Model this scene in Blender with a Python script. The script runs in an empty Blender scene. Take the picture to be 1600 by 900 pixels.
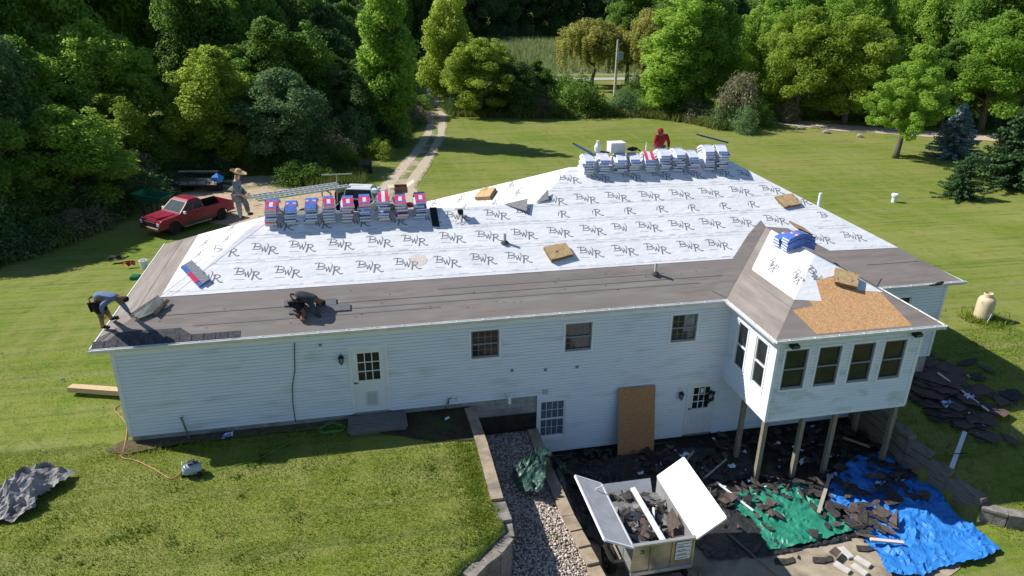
import bpy, bmesh, math, random
import numpy as np
from mathutils import Vector, Matrix, noise
random.seed(7)
S = bpy.context.scene
COL = S.collection
# ---------------------------------------------------------------- camera
_c = [7.09245, -17.96336, 11.39179, 0.97849, -0.20596, 0.01171, 0.0697, 0.38351, 0.9209, -0.19416, -0.90028, 0.38962, 25.06845]
cam = bpy.data.cameras.new('camera'); co = bpy.data.objects.new('camera', cam); COL.objects.link(co)
M = Matrix(((_c[3], _c[6], _c[9], _c[0]), (_c[4], _c[7], _c[10], _c[1]), (_c[5], _c[8], _c[11], _c[2]), (0, 0, 0, 1)))
co.matrix_world = M
cam.sensor_width = 36; cam.lens = _c[12]; cam.clip_end = 2000; cam.clip_start = .1
S.camera = co
# ---------------------------------------------------------------- world, sun, exposure
w = bpy.data.worlds.new('World'); S.world = w; w.use_nodes = True
nt = w.node_tree; nt.nodes.clear()
sk = nt.nodes.new('ShaderNodeTexSky'); sk.sky_type = 'NISHITA'; sk.sun_disc = False; sk.ozone_density = 4.0; sk.air_density = 1.0; sk.dust_density = .3
SUN_EL = math.radians(43.0); SUN_DIR = Vector((.893, -.45, 0)).normalized() * math.cos(SUN_EL) + Vector((0, 0, -math.sin(SUN_EL)))
sk.sun_elevation = SUN_EL; sk.sun_rotation = math.atan2(-SUN_DIR.x, -SUN_DIR.y)
bg = nt.nodes.new('ShaderNodeBackground'); bg.inputs[1].default_value = .085
wo = nt.nodes.new('ShaderNodeOutputWorld')
nt.links.new(sk.outputs[0], bg.inputs[0]); nt.links.new(bg.outputs[0], wo.inputs[0])
sl = bpy.data.lights.new('sun', 'SUN'); sl.energy = 4.8; sl.angle = math.radians(.55); sl.color = (1, .955, .88)
so = bpy.data.objects.new('sun', sl); COL.objects.link(so)
so.rotation_euler = SUN_DIR.to_track_quat('-Z', 'Y').to_euler(); so.location = (-40, 20, 60)
S.view_settings.view_transform = 'Standard'; S.view_settings.look = 'None'; S.view_settings.exposure = 0.34; S.view_settings.gamma = 1
# ---------------------------------------------------------------- materials
MATS = {}
def mat(name, c1, c2=None, scale=4., rough=.8, metal=0., bump=0., bscale=None, c3=None, scale3=.5, stretch=(1, 1, 1), detail=5, spec=.3, contrast=(.35, .65), coat=0., obj=True, thr3=(.5, .7)):
    if name in MATS: return MATS[name]
    m = bpy.data.materials.new(name); m.use_nodes = True; MATS[name] = m
    n = m.node_tree; b = n.nodes['Principled BSDF']; k = n.links
    b.inputs['Base Color'].default_value = (*c1, 1); b.inputs['Roughness'].default_value = rough
    b.inputs['Metallic'].default_value = metal; b.inputs['Specular IOR Level'].default_value = spec
    b.inputs['Coat Weight'].default_value = coat
    tc = n.nodes.new('ShaderNodeTexCoord'); mp = n.nodes.new('ShaderNodeMapping'); mp.inputs['Scale'].default_value = stretch
    k.new(tc.outputs['Object'], mp.inputs[0])
    if c2:
        t = n.nodes.new('ShaderNodeTexNoise'); t.inputs['Scale'].default_value = scale; t.inputs['Detail'].default_value = detail; t.inputs['Roughness'].default_value = .65
        k.new(mp.outputs[0], t.inputs[0])
        r = n.nodes.new('ShaderNodeValToRGB'); r.color_ramp.elements[0].position = contrast[0]; r.color_ramp.elements[1].position = contrast[1]
        r.color_ramp.elements[0].color = (*c1, 1); r.color_ramp.elements[1].color = (*c2, 1)
        k.new(t.outputs[0], r.inputs[0]); out = r.outputs[0]
        if c3:
            t3 = n.nodes.new('ShaderNodeTexNoise'); t3.inputs['Scale'].default_value = scale3; t3.inputs['Detail'].default_value = 6
            k.new(mp.outputs[0], t3.inputs[0])
            r3 = n.nodes.new('ShaderNodeValToRGB'); r3.color_ramp.elements[0].position = thr3[0]; r3.color_ramp.elements[1].position = thr3[1]
            r3.color_ramp.elements[0].color = (0, 0, 0, 1); r3.color_ramp.elements[1].color = (1, 1, 1, 1)
            k.new(t3.outputs[0], r3.inputs[0])
            mx = n.nodes.new('ShaderNodeMix'); mx.data_type = 'RGBA'; k.new(r3.outputs[0], mx.inputs[0]); k.new(out, mx.inputs[6]); mx.inputs[7].default_value = (*c3, 1)
            out = mx.outputs[2]
        k.new(out, b.inputs['Base Color'])
    if bump:
        t2 = n.nodes.new('ShaderNodeTexNoise'); t2.inputs['Scale'].default_value = bscale or scale * 3; t2.inputs['Detail'].default_value = 4
        k.new(mp.outputs[0], t2.inputs[0])
        bn = n.nodes.new('ShaderNodeBump'); bn.inputs['Strength'].default_value = bump; bn.inputs['Distance'].default_value = .02
        k.new(t2.outputs[0], bn.inputs['Height']); k.new(bn.outputs[0], b.inputs['Normal'])
    return m
def leafmat(name, ca, cb, cc, trans=.4):
    m = bpy.data.materials.new(name); m.use_nodes = True; n = m.node_tree; k = n.links; n.nodes.clear(); MATS[name] = m
    g = n.nodes.new('ShaderNodeNewGeometry'); oi = n.nodes.new('ShaderNodeObjectInfo')
    tc = n.nodes.new('ShaderNodeTexCoord'); t = n.nodes.new('ShaderNodeTexNoise'); t.inputs['Scale'].default_value = .45; t.inputs['Detail'].default_value = 3
    k.new(tc.outputs['Object'], t.inputs[0])
    a = n.nodes.new('ShaderNodeMath'); a.operation = 'MULTIPLY_ADD'; a.inputs[1].default_value = .38; k.new(g.outputs['Random Per Island'], a.inputs[0])
    b_ = n.nodes.new('ShaderNodeMath'); b_.operation = 'MULTIPLY_ADD'; b_.inputs[1].default_value = .9; b_.inputs[2].default_value = -.22; k.new(t.outputs[0], b_.inputs[0])
    c_ = n.nodes.new('ShaderNodeMath'); c_.operation = 'MULTIPLY_ADD'; c_.inputs[1].default_value = .3; k.new(oi.outputs['Random'], c_.inputs[0]); k.new(b_.outputs[0], c_.inputs[2])
    k.new(c_.outputs[0], a.inputs[2])
    r = n.nodes.new('ShaderNodeValToRGB'); r.color_ramp.elements[0].position = .2; r.color_ramp.elements[1].position = .85
    r.color_ramp.elements[0].color = (*ca, 1); r.color_ramp.elements[1].color = (*cc, 1); e = r.color_ramp.elements.new(.5); e.color = (*cb, 1)
    k.new(a.outputs[0], r.inputs[0])
    d = n.nodes.new('ShaderNodeBsdfPrincipled'); d.inputs['Roughness'].default_value = .55; d.inputs['Specular IOR Level'].default_value = .25
    tr = n.nodes.new('ShaderNodeBsdfTranslucent'); mx = n.nodes.new('ShaderNodeMixShader'); mx.inputs[0].default_value = trans
    k.new(r.outputs[0], d.inputs['Base Color'])
    hs = n.nodes.new('ShaderNodeHueSaturation'); hs.inputs['Hue'].default_value = .498; hs.inputs['Value'].default_value = 1.35; k.new(r.outputs[0], hs.inputs['Color'])
    k.new(hs.outputs[0], tr.inputs[0])
    k.new(d.outputs[0], mx.inputs[1]); k.new(tr.outputs[0], mx.inputs[2])
    o = n.nodes.new('ShaderNodeOutputMaterial'); k.new(mx.outputs[0], o.inputs[0])
    return m
# ---------------------------------------------------------------- mesh helpers
class MB:
    def __init__(s): s.v = []; s.f = []; s.m = []
    def add(s, vs, fs, mi=0):
        o = len(s.v); s.v += [tuple(x) for x in vs]; s.f += [tuple(i + o for i in f) for f in fs]; s.m += [mi] * len(fs)
    def poly(s, pts, mi=0): s.add(pts, [tuple(range(len(pts)))], mi)
    def box(s, lo, hi, mi=0, R=None, ch=0):
        x0, y0, z0 = lo; x1, y1, z1 = hi
        if ch:
            P = []
            for z, c in ((z0, ch), (z0 + ch, 0), (z1 - ch, 0), (z1, ch)):
                P += [(x0 + c, y0 + c, z), (x1 - c, y0 + c, z), (x1 - c, y1 - c, z), (x0 + c, y1 - c, z)]
            F = [(3, 2, 1, 0), (12, 13, 14, 15)]
            for a in (0, 4, 8):
                for i in range(4): F.append((a + i, a + (i + 1) % 4, a + 4 + (i + 1) % 4, a + 4 + i))
        else:
            P = [(x0, y0, z0), (x1, y0, z0), (x1, y1, z0), (x0, y1, z0), (x0, y0, z1), (x1, y0, z1), (x1, y1, z1), (x0, y1, z1)]
            F = [(3, 2, 1, 0), (4, 5, 6, 7), (0, 1, 5, 4), (1, 2, 6, 5), (2, 3, 7, 6), (3, 0, 4, 7)]
        if R is not None: P = [R @ Vector(p) for p in P]
        s.add(P, F, mi)
    def bar(s, a, b, w, h, mi=0, up=(0, 0, 1)):
        a = Vector(a); b = Vector(b); d = (b - a).normalized(); u = Vector(up)
        if abs(d.dot(u)) > .95: u = Vector((0, 1, 0))
        r = d.cross(u).normalized(); u = r.cross(d)
        P = []
        for q in (a, b):
            for i, j in ((-1, -1), (1, -1), (1, 1), (-1, 1)): P.append(q + r * (w / 2 * i) + u * (h / 2 * j))
        s.add(P, [(0, 1, 2, 3), (7, 6, 5, 4), (0, 4, 5, 1), (1, 5, 6, 2), (2, 6, 7, 3), (3, 7, 4, 0)], mi)
    def tube(s, pts, rad, n=8, mi=0, cap=True):
        pts = [Vector(p) for p in pts]; k = len(pts)
        if not hasattr(rad, '__len__'): rad = [rad] * k
        P = []; last = None
        for i, p in enumerate(pts):
            d = (pts[min(i + 1, k - 1)] - pts[max(i - 1, 0)])
            d = d.normalized() if d.length > 1e-9 else Vector((0, 0, 1))
            if last is None: u = d.orthogonal().normalized()
            else:
                u = last - d * last.dot(d); u = u.normalized() if u.length > 1e-6 else d.orthogonal().normalized()
            last = u; r = d.cross(u)
            for j in range(n):
                t = 2 * math.pi * j / n; P.append(p + (u * math.cos(t) + r * math.sin(t)) * rad[i])
        F = [(i * n + j, i * n + (j + 1) % n, (i + 1) * n + (j + 1) % n, (i + 1) * n + j) for i in range(k - 1) for j in range(n)]
        if cap: F += [tuple(range(n - 1, -1, -1)), tuple((k - 1) * n + j for j in range(n))]
        s.add(P, F, mi)
    def prism(s, pts, d, mi=0):   # pts polygon, d extrusion vector
        pts = [Vector(p) for p in pts]; d = Vector(d); n = len(pts)
        s.add(pts + [p + d for p in pts], [tuple(range(n - 1, -1, -1)), tuple(range(n, 2 * n))] + [(i, (i + 1) % n, n + (i + 1) % n, n + i) for i in range(n)], mi)
    def lathe(s, prof, c=(0, 0, 0), n=20, mi=0, axis=2):
        P = []
        for r, h in prof:
            for j in range(n):
                t = 2 * math.pi * j / n; q = [r * math.cos(t), r * math.sin(t), h]
                if axis == 1: q = [q[0], q[2], q[1]]
                if axis == 0: q = [q[2], q[0], q[1]]
                P.append((c[0] + q[0], c[1] + q[1], c[2] + q[2]))
        k = len(prof)
        F = [(i * n + j, i * n + (j + 1) % n, (i + 1) * n + (j + 1) % n, (i + 1) * n + j) for i in range(k - 1) for j in range(n)]
        F += [tuple(range(n - 1, -1, -1)), tuple((k - 1) * n + j for j in range(n))]
        s.add(P, F, mi)
    def build(s, name, mats, parent=None, smooth=False, fixn=False, **kw):
        me = bpy.data.meshes.new(name); me.from_pydata([tuple(x) for x in s.v], [], s.f)
        if not isinstance(mats, (list, tuple)): mats = [mats]
        for m in mats: me.materials.append(m)
        if len(mats) > 1: me.polygons.foreach_set('material_index', s.m)
        if fixn:
            bm = bmesh.new(); bm.from_mesh(me); bmesh.ops.recalc_face_normals(bm, faces=bm.faces); bm.to_mesh(me); bm.free()
        if smooth: me.polygons.foreach_set('use_smooth', [True] * len(me.polygons))
        me.update()
        o = bpy.data.objects.new(name, me); COL.objects.link(o)
        if parent: o.parent = parent
        for a, b in kw.items(): o[a] = b
        return o
def tag(o, label=None, cat=None, group=None, kind=None):
    if label: o['label'] = label
    if cat: o['category'] = cat
    if group: o['group'] = group
    if kind: o['kind'] = kind
    return o
def thing(name, loc, label, cat, group=None, rz=0):
    o = bpy.data.objects.new(name, None); COL.objects.link(o); o.location = loc; o.rotation_euler = (0, 0, rz); o.empty_display_size = .2
    return tag(o, label, cat, group)
def copy_tree(o, parent=None):
    c = o.copy(); COL.objects.link(c)
    if parent: c.parent = parent
    for ch in o.children: copy_tree(ch, c)
    return c
def npmesh(name, V, F, mats, smooth=False):   # V (n,3), F (m,k)
    me = bpy.data.meshes.new(name); k = F.shape[1]
    me.vertices.add(len(V)); me.vertices.foreach_set('co', V.astype(np.float32).ravel())
    me.loops.add(F.size); me.loops.foreach_set('vertex_index', F.astype(np.int32).ravel())
    me.polygons.add(len(F)); me.polygons.foreach_set('loop_start', np.arange(0, F.size, k, dtype=np.int32)); me.polygons.foreach_set('loop_total', np.full(len(F), k, dtype=np.int32))
    for m in (mats if isinstance(mats, (list, tuple)) else [mats]): me.materials.append(m)
    if smooth: me.polygons.foreach_set('use_smooth', [True] * len(F))
    me.update(calc_edges=True); me.validate()
    return me
def link(name, me, parent=None):
    o = bpy.data.objects.new(name, me); COL.objects.link(o)
    if parent: o.parent = parent
    return o
def sm(t, a, b):
    t = min(max((t - a) / (b - a), 0), 1); return t * t * (3 - 2 * t)
def gz(x, y):
    s = sm(y, 8, 22); xr = sm(x, 12, 24)
    b = -.2 * (1 - xr) - .85 * xr
    b = b * (1 - s) - 1.9 * s
    if y < -.5: b += sm(x, 21, 23) * max(-1.4, (y + .5) * .22)
    pb_ = 9.85 if y > -5.2 else 9.85 - (-5.2 - y) * 1.15
    if y < .9 and x > pb_:
        if x < 11.6: b = -1.25 - .12 * max(0, -4.5 - y)
        elif y > .3 and x > 22.6: pass
        elif x < (22.95 if y > -3 else 22.95 + (-3 - y) * .2): b = -2.3
        elif y < -5:
            edge = -5.0 - (x - 23.4) * .6 if x < 25 else -5.96 - (x - 25) * .25
            if y < edge: b = -2.28
    return b
def nz(x, y, z=0, s=1.): return noise.noise(Vector((x * s, y * s, z)))
HE = 2.75; PT = .5046; D1 = 8.1726; X1 = 8.5666; D2 = 11.2738; X2 = 25.9317; B0 = 17.61; B1 = 22.79; BD = 2.78
def rf(x, y, dz=0): return (x, y, HE + PT * y + dz)
def rl(x, y, dz=0): return (x, y, HE + PT * x + dz)
# ================================================================ GROUND
grass_m = mat('lawn_grass', (.095, .15, .015), (.205, .265, .038), scale=11, rough=.9, bump=1.0, bscale=30, detail=12, spec=.1, contrast=(.28, .72))
_n = grass_m.node_tree; _b = _n.nodes['Principled BSDF']; _src = _b.inputs['Base Color'].links[0].from_socket
_tc = _n.nodes.new('ShaderNodeTexCoord')
def _layer(src, rot, sc, scale, col, lo, hi, fac, detail=5):
    mp = _n.nodes.new('ShaderNodeMapping'); mp.inputs['Rotation'].default_value = (0, 0, rot); mp.inputs['Scale'].default_value = sc; _n.links.new(_tc.outputs['Object'], mp.inputs[0])
    t = _n.nodes.new('ShaderNodeTexNoise'); t.inputs['Scale'].default_value = scale; t.inputs['Detail'].default_value = detail; _n.links.new(mp.outputs[0], t.inputs[0])
    r = _n.nodes.new('ShaderNodeMapRange'); r.inputs[1].default_value = lo; r.inputs[2].default_value = hi; r.inputs[4].default_value = fac; _n.links.new(t.outputs[0], r.inputs[0])
    x = _n.nodes.new('ShaderNodeMix'); x.data_type = 'RGBA'; _n.links.new(r.outputs[0], x.inputs[0]); _n.links.new(src, x.inputs[6]); x.inputs[7].default_value = (*col, 1); return x.outputs[2]
_o = _layer(_src, 0, (1, 1, 1), .14, (.29, .275, .085), .40, .66, .6, 3)
_o = _layer(_o, .5, (.16, 1.6, 1), 1.1, (.25, .24, .11), .46, .7, .6)
_o = _layer(_o, .5, (.1, 2.6, 1), 1.5, (.06, .11, .015), .5, .68, .5)
_o = _layer(_o, 0, (1, 1, 1), 2.3, (.055, .10, .014), .55, .75, .55, 8)
_o = _layer(_o, .1, (1.8, .18, 1), .9, (.27, .25, .09), .5, .72, .4)
_n.links.new(_o, _b.inputs['Base Color'])
def axis_pts(lo, a, b, hi, fine, grow=1.22):
    P = list(np.arange(a, b + 1e-6, fine)); st = fine; x = a
    while x > lo: st *= grow; x -= st; P.insert(0, x)
    st = fine; x = b
    while x < hi: st *= grow; x += st; P.append(x)
    return P
gx = axis_pts(-260, -4, 28, 300, .16, 1.13); gy = axis_pts(-60, -7.4, 1.2, 420, .16, 1.13)
V = np.array([(x, y, gz(x, y) + (.02 * nz(x, y, 1, 1.3) if y > -8 else 0)) for y in gy for x in gx])
nx = len(gx); I = np.arange(len(gy) - 1)[:, None] * nx + np.arange(nx - 1)[None, :]; I = I.ravel()
me = npmesh('lawn', V, np.stack([I, I + 1, I + nx + 1, I + nx], 1), grass_m, True)
tag(link('lawn', me), kind='structure')
def fan(name, pts, m, dz=.012, rings=8, sub=6, jit=.12, kind='structure', lab=None, zf=None, amp=0, **kw):
    """star-shaped sheet draped on the ground with a ragged edge"""
    zf = zf or gz
    P = [Vector(p[:2]) for p in pts]; E = []
    for i in range(len(P)):
        for k in range(sub):
            q = P[i].lerp(P[(i + 1) % len(P)], k / sub); E.append(q + Vector((nz(q.x, q.y, 3, 1.7), nz(q.x, q.y, 9, 1.7))) * jit)
    c = sum(E, Vector((0, 0))) / len(E); mb = MB(); n = len(E); vs = [(c.x, c.y, zf(c.x, c.y) + dz)]
    for r in range(1, rings + 1):
        for e in E:
            q = c.lerp(e, r / rings); vs.append((q.x, q.y, zf(q.x, q.y) + dz + amp * abs(nz(q.x, q.y, 5, 2.2))))
    F = [(0, 1 + i, 1 + (i + 1) % n) for i in range(n)]
    for r in range(rings - 1):
        for i in range(n): a = 1 + r * n; F.append((a + i, a + n + i, a + n + (i + 1) % n, a + (i + 1) % n))
    mb.add(vs, F); o = mb.build(name, m, smooth=True); tag(o, kind=kind, label=lab); return o
def ribbon(name, L, R, m, dz=.015, sub=8, cross=6, jit=.15, kind='structure', crown=0):
    vs = []; n = 0
    for i in range(len(L) - 1):
        for k in range(sub + (i == len(L) - 2)):
            t = k / sub; a = Vector(L[i][:2]).lerp(Vector(L[i + 1][:2]), t); b = Vector(R[i][:2]).lerp(Vector(R[i + 1][:2]), t)
            a += Vector((nz(a.x, a.y, 2, .9), 0)) * jit; b += Vector((nz(b.x, b.y, 6, .9), 0)) * jit
            for j in range(cross + 1):
                q = a.lerp(b, j / cross); vs.append((q.x, q.y, gz(q.x, q.y) + dz))
            n += 1
    F = [(r * (cross + 1) + j, r * (cross + 1) + j + 1, (r + 1) * (cross + 1) + j + 1, (r + 1) * (cross + 1) + j) for r in range(n - 1) for j in range(cross)]
    mb = MB(); mb.add(vs, F); o = mb.build(name, m, smooth=True); tag(o, kind=kind); return o
drive_m = mat('drive_gravel', (.33, .265, .18), (.45, .38, .28), scale=5, rough=.95, bump=.5, bscale=18, c3=(.15, .2, .06), scale3=.7, thr3=(.44, .56))
track_m = mat('wheel_track', (.40, .325, .235), (.54, .46, .355), scale=6, rough=.95, bump=.5, bscale=18)
DL = [(7.11,28.46,-1.90), (8.07,32.07,-1.90), (9.18,36.23,-1.90), (11.34,43.97,-1.90), (13.28,52.24,-1.90), (14.49,62.65,-1.90), (15.09,72.11,-1.90), (16.72,83.76,-1.90), (18.61,98.72,-1.90), (19.75,109.91,-1.90)]
DR = [(11.17,27.79,-1.90), (10.78,32.15,-1.90), (11.77,35.81,-1.90), (13.54,42.85,-1.90), (15.30,51.29,-1.90), (16.80,62.33,-1.90), (17.12,71.84,-1.90), (17.63,82.33,-1.90), (19.22,96.94,-1.90), (20.63,109.82,-1.90)]
ribbon('driveway', DL, DR, drive_m, .02)
def mixp(a, b, t): return tuple(a[i] * (1 - t) + b[i] * t for i in range(3))
for nme, a, b in (('driveway_wheel_track', .06, .36), ('driveway_wheel_track', .62, .93)):
    ribbon(nme, [mixp(p, q, a) for p, q in zip(DL, DR)], [mixp(p, q, b) for p, q in zip(DL, DR)], track_m, .032, jit=.1, cross=2)
pad_m = mat('gravel_pad', (.36, .275, .18), (.54, .43, .30), scale=3.5, rough=.95, bump=.6, bscale=14, detail=9, c3=(.1, .13, .04), scale3=.4, thr3=(.58, .75))
fan('gravel_yard', [(-4.51,26.66,-1.90), (-5.36,32.61,-1.90), (-3.47,36.13,-1.90), (-0.68,37.02,-1.90), (1.61,37.05,-1.90), (3.14,32.71,-1.90), (5.86,31.57,-1.90), (8.39,29.19,-1.90), (10.01,27.98,-1.90), (6.66,24.73,-1.90), (2.19,24.24,-1.90), (-1.96,25.58,-1.90)], pad_m, .03, rings=14, jit=.5)
dirt_m = mat('bare_dirt', (.035, .024, .015), (.075, .05, .03), scale=7, rough=.95, bump=.8, bscale=20, c3=(.05, .07, .02), scale3=1.2)
def ring_dirt(a, b, lab='dirt_bed'):
    fan(lab, a, dirt_m, b, rings=8, jit=.12, sub=5)
fan('dirt_bed', [(6.2, .1), (7.9, .1), (9.8, .1), (9.7, -1.65), (8.9, -1.5), (8.0, -1.25), (6.6, -.5)], dirt_m, .03, jit=.15)
fan('dirt_bed', [(.1, .2), (3, .12), (6.3, .12), (6.1, -.3), (3.2, -.25), (1.4, -.35), (.5, -.5), (-.1, -.25)], mat('dry_soil', (.16, .12, .07), (.07, .06, .03), scale=6, rough=.95, bump=.6, bscale=20), .03, jit=.12)
patio_m = mat('patio_concrete', (.30, .25, .18), (.44, .37, .27), scale=2.2, rough=.9, bump=.25, bscale=30, c3=(.13, .11, .08), scale3=1.4, detail=9, thr3=(.52, .75))
fan('patio', [(11.63, .05), (14, .05), (18, .05), (22.9, .05), (22.95, -3), (22.9, -5.0), (22.2, -6.0), (21.4, -6.6), (20.2, -7.0), (17, -7.4), (14, -7.4), (11.63, -7.4)], patio_m, .02, rings=20, jit=.0, zf=lambda x, y: -2.3)
under_m = mat('dark_ground', (.012, .011, .01), (.05, .042, .034), scale=2.6, rough=.85, bump=1., bscale=9, detail=9, c3=(.10, .08, .055), scale3=1.1, thr3=(.6, .72))
fan('dark_soil', [(11.7, .03), (17.5, .03), (22.85, .03), (22.85, -2.6), (20.5, -2.9), (18.2, -2.75), (16.2, -2.6), (15.8, -3.6), (13.5, -3.9), (11.7, -3.6)], under_m, .032, rings=18, jit=.1, amp=.03, zf=lambda x, y: -2.3)  # near-black ground sheet along the house, tone mottled at random
bed_m = mat('gravel_bed', (.14, .11, .09), (.3, .25, .2), scale=20, rough=.9, bump=1, bscale=30)
fan('gravel_bed', [(9.95, .05), (11.55, .05), (11.6, -3), (11.8, -7.6), (7.6, -7.6), (9.0, -5.95), (9.9, -5)], bed_m, .01, jit=0, rings=12, zf=lambda x, y: -1.25 - .12 * max(0, -4.5 - y))
# river stones as one uncountable mass
ico = [(0, 0, 1), (.894, 0, .447), (.276, .851, .447), (-.724, .526, .447), (-.724, -.526, .447), (.276, -.851, .447), (.724, .526, -.447), (-.276, .851, -.447), (-.894, 0, -.447), (-.276, -.851, -.447), (.724, -.526, -.447), (0, 0, -1)]
icf = [(0, 1, 2), (0, 2, 3), (0, 3, 4), (0, 4, 5), (0, 5, 1), (1, 6, 2), (2, 7, 3), (3, 8, 4), (4, 9, 5), (5, 10, 1), (2, 6, 7), (3, 7, 8), (4, 8, 9), (5, 9, 10), (1, 10, 6), (6, 11, 7), (7, 11, 8), (8, 11, 9), (9, 11, 10), (10, 11, 6)]
rng = np.random.default_rng(3)
def stones(name, pts, size, m, lab):
    n = len(pts); ic = np.array(ico); s = rng.uniform(.6, 1.35, (n, 1, 1)) * size * rng.uniform(.65, 1.2, (n, 1, 3)) * np.array([1, 1, .7])
    th = rng.uniform(0, 6.28, n); V = ic[None] * s; c, d = np.cos(th)[:, None], np.sin(th)[:, None]
    x = V[..., 0] * c - V[..., 1] * d; y = V[..., 0] * d + V[..., 1] * c; V = np.stack([x, y, V[..., 2]], -1) + np.array(pts)[:, None, :]
    F = (np.array(icf)[None] + np.arange(n)[:, None, None] * 12).reshape(-1, 3)
    tag(link(name, npmesh(name, V.reshape(-1, 3), F, m, True)), lab, 'stones', kind='stuff')
stone_m = bpy.data.materials.new('river_stone'); stone_m.use_nodes = True; _n = stone_m.node_tree
_g = _n.nodes.new('ShaderNodeNewGeometry'); _r = _n.nodes.new('ShaderNodeValToRGB'); _r.color_ramp.interpolation = 'LINEAR'
_r.color_ramp.elements[0].color = (.24, .2, .17, 1); _r.color_ramp.elements[1].color = (.74, .70, .64, 1)
for q, c in ((.25, (.46, .37, .3)), (.5, (.56, .48, .4)), (.7, (.38, .37, .37)), (.85, (.62, .5, .42))): e = _r.color_ramp.elements.new(q); e.color = (*c, 1)
_n.links.new(_g.outputs['Random Per Island'], _r.inputs[0]); _n.links.new(_r.outputs[0], _n.nodes['Principled BSDF'].inputs['Base Color']); _n.nodes['Principled BSDF'].inputs['Roughness'].default_value = .75
pp = []
while len(pp) < 7500:
    y = random.uniform(-7.4, 0); x = random.uniform(9.9 if y > -5.2 else 9.9 - (-5.2 - y) * 1.1, 11.6 + max(0, -y - 3) * .05)
    pp.append((x, y, -1.25 - .12 * max(0, -4.5 - y) + .02 + random.random() * .02))
stones('river_gravel', pp, .03, stone_m, 'loose tan and grey river gravel between the two low walls')
# short grass blades on the near lawns
blade_m = leafmat('grass_blade', (.085, .15, .014), (.17, .25, .028), (.31, .34, .07), .4)
def blades(name, spots, h, wd, lab, m=blade_m, zf=gz, cat='grass'):
    n = len(spots); P = np.array([(x, y, zf(x, y)) for x, y in spots]); th = rng.uniform(0, 6.28, n)
    hh = h * rng.uniform(.5, 1.3, n); le = rng.uniform(-.6, .6, (n, 2)) * hh[:, None]
    dx = np.stack([np.cos(th), np.sin(th), 0 * th], 1) * wd * rng.uniform(.6, 1.3, (n, 1))
    V = np.stack([P - dx, P + dx, P + np.stack([le[:, 0], le[:, 1], hh], 1)], 1).reshape(-1, 3)
    tag(link(name, npmesh(name, V, np.arange(3 * n).reshape(-1, 3), m)), lab, cat, kind='stuff')
sp = []
while len(sp) < 150000:
    x = random.uniform(-6, 9.75); y = random.uniform(-7, 6.5) if random.random() < .25 else random.uniform(-7, .2)
    if x > .2 and y > .05: continue
    if x > 6.3 and y > -1.55 and random.random() < .93: continue
    if x > -.1 and y > -.3 and random.random() < .8: continue
    sp.append((x, y))
blades('grass', sp, .045, .009, 'short mown lawn grass left of the retaining wall')
sp = []
while len(sp) < 30000:
    x = random.uniform(23.0, 32); y = random.uniform(-9, 3)
    if gz(x, y) < -2.29: continue
    sp.append((x, y))
blades('grass', sp, .07, .015, 'mown lawn grass right of the house')

cl_ = []
for _ in range(120):
    x, y = random.uniform(-5, 9.4), random.uniform(-6.8, -1.2)
    if gz(x, y) < -.5: continue
    k = random.randint(10, 45); rr = random.uniform(.05, .2)
    cl_ += [(x + random.gauss(0, rr), y + random.gauss(0, rr)) for _ in range(k)]
blades("lawn_weeds", [q for q in cl_ if gz(*q) > -.5], .06, .02, 'darker weed tufts scattered through the near lawn', leafmat('weed_tuft', (.05, .10, .012), (.10, .18, .025), (.2, .26, .05), .35), cat='weeds')
cl_ = [(9.3 + random.gauss(0, .25), random.uniform(-5.6, -1.7)) for _ in range(2600)] + [(random.uniform(-.6, 6), random.gauss(-.45, .12)) for _ in range(900)]
blades('lawn_weeds', [q for q in cl_ if gz(*q) > -.5 and q[0] < 9.62], .11, .014, 'longer grass along the top of the tan wall and the house foot', blade_m, cat='weeds')
# ================================================================ HOUSE
side_m = mat('vinyl_siding', (.70, .765, .82), (.77, .825, .87), scale=1.3, rough=.5, stretch=(.6, 1, 2.2), c3=(.46, .51, .48), scale3=1.3, thr3=(.52, .82))  # white vinyl, with the blue of the shade put into its base colour
lap_m = mat('lap_shadow_line', (.26, .30, .33), (.42, .48, .52), scale=1.2, rough=.8, stretch=(1, 1, 4))  # dark colour painted on the lips as the shadow line under each lap
trim_m = mat('white_trim', (.82, .84, .85), (.76, .78, .79), scale=3, rough=.5)
gut_m = mat('white_gutter', (.78, .79, .8), (.62, .64, .63), scale=5, rough=.4)
memb_m = mat('grey_membrane', (.215, .186, .168), (.30, .264, .242), scale=2.2, rough=.9, stretch=(.35, 2.2, 1), bump=.15, bscale=60, c3=(.25, .222, .205), scale3=.9, detail=8)
memb2_m = mat('grey_membrane_side', (.215, .186, .168), (.30, .264, .242), scale=2.2, rough=.9, stretch=(2.2, .35, 1), bump=.15, bscale=60, c3=(.18, .16, .148), scale3=.9, detail=8)
under_w = mat('white_underlayment', (.76, .775, .80), (.86, .865, .88), scale=1.6, rough=.5, bump=.8, bscale=3.5, stretch=(1, 2.5, 1), detail=7, c3=(.66, .675, .71), scale3=.9, thr3=(.52, .85))
ink_m = mat('printed_ink', (.20, .20, .225), rough=.7)
ink2_m = mat('fine_print', (.5, .51, .53), (.3, .31, .33), scale=14, rough=.7)
seam_m = mat('lap_seam', (.56, .58, .61), rough=.7)
osb_m = mat('osb_sheathing', (.47, .24, .10), (.72, .44, .22), scale=16, rough=.85, stretch=(1, 2.2, 1), detail=3, contrast=(.38, .62), c3=(.78, .62, .42), scale3=24, thr3=(.62, .68))
ply_m = mat('plywood_sheet', (.38, .19, .08), (.48, .27, .13), scale=9, rough=.8, detail=6, stretch=(1, 1, 2))
shing_m = mat('new_shingle', (.05, .05, .058), (.11, .11, .12), scale=12, rough=.95, bump=.4, bscale=60)
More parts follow.
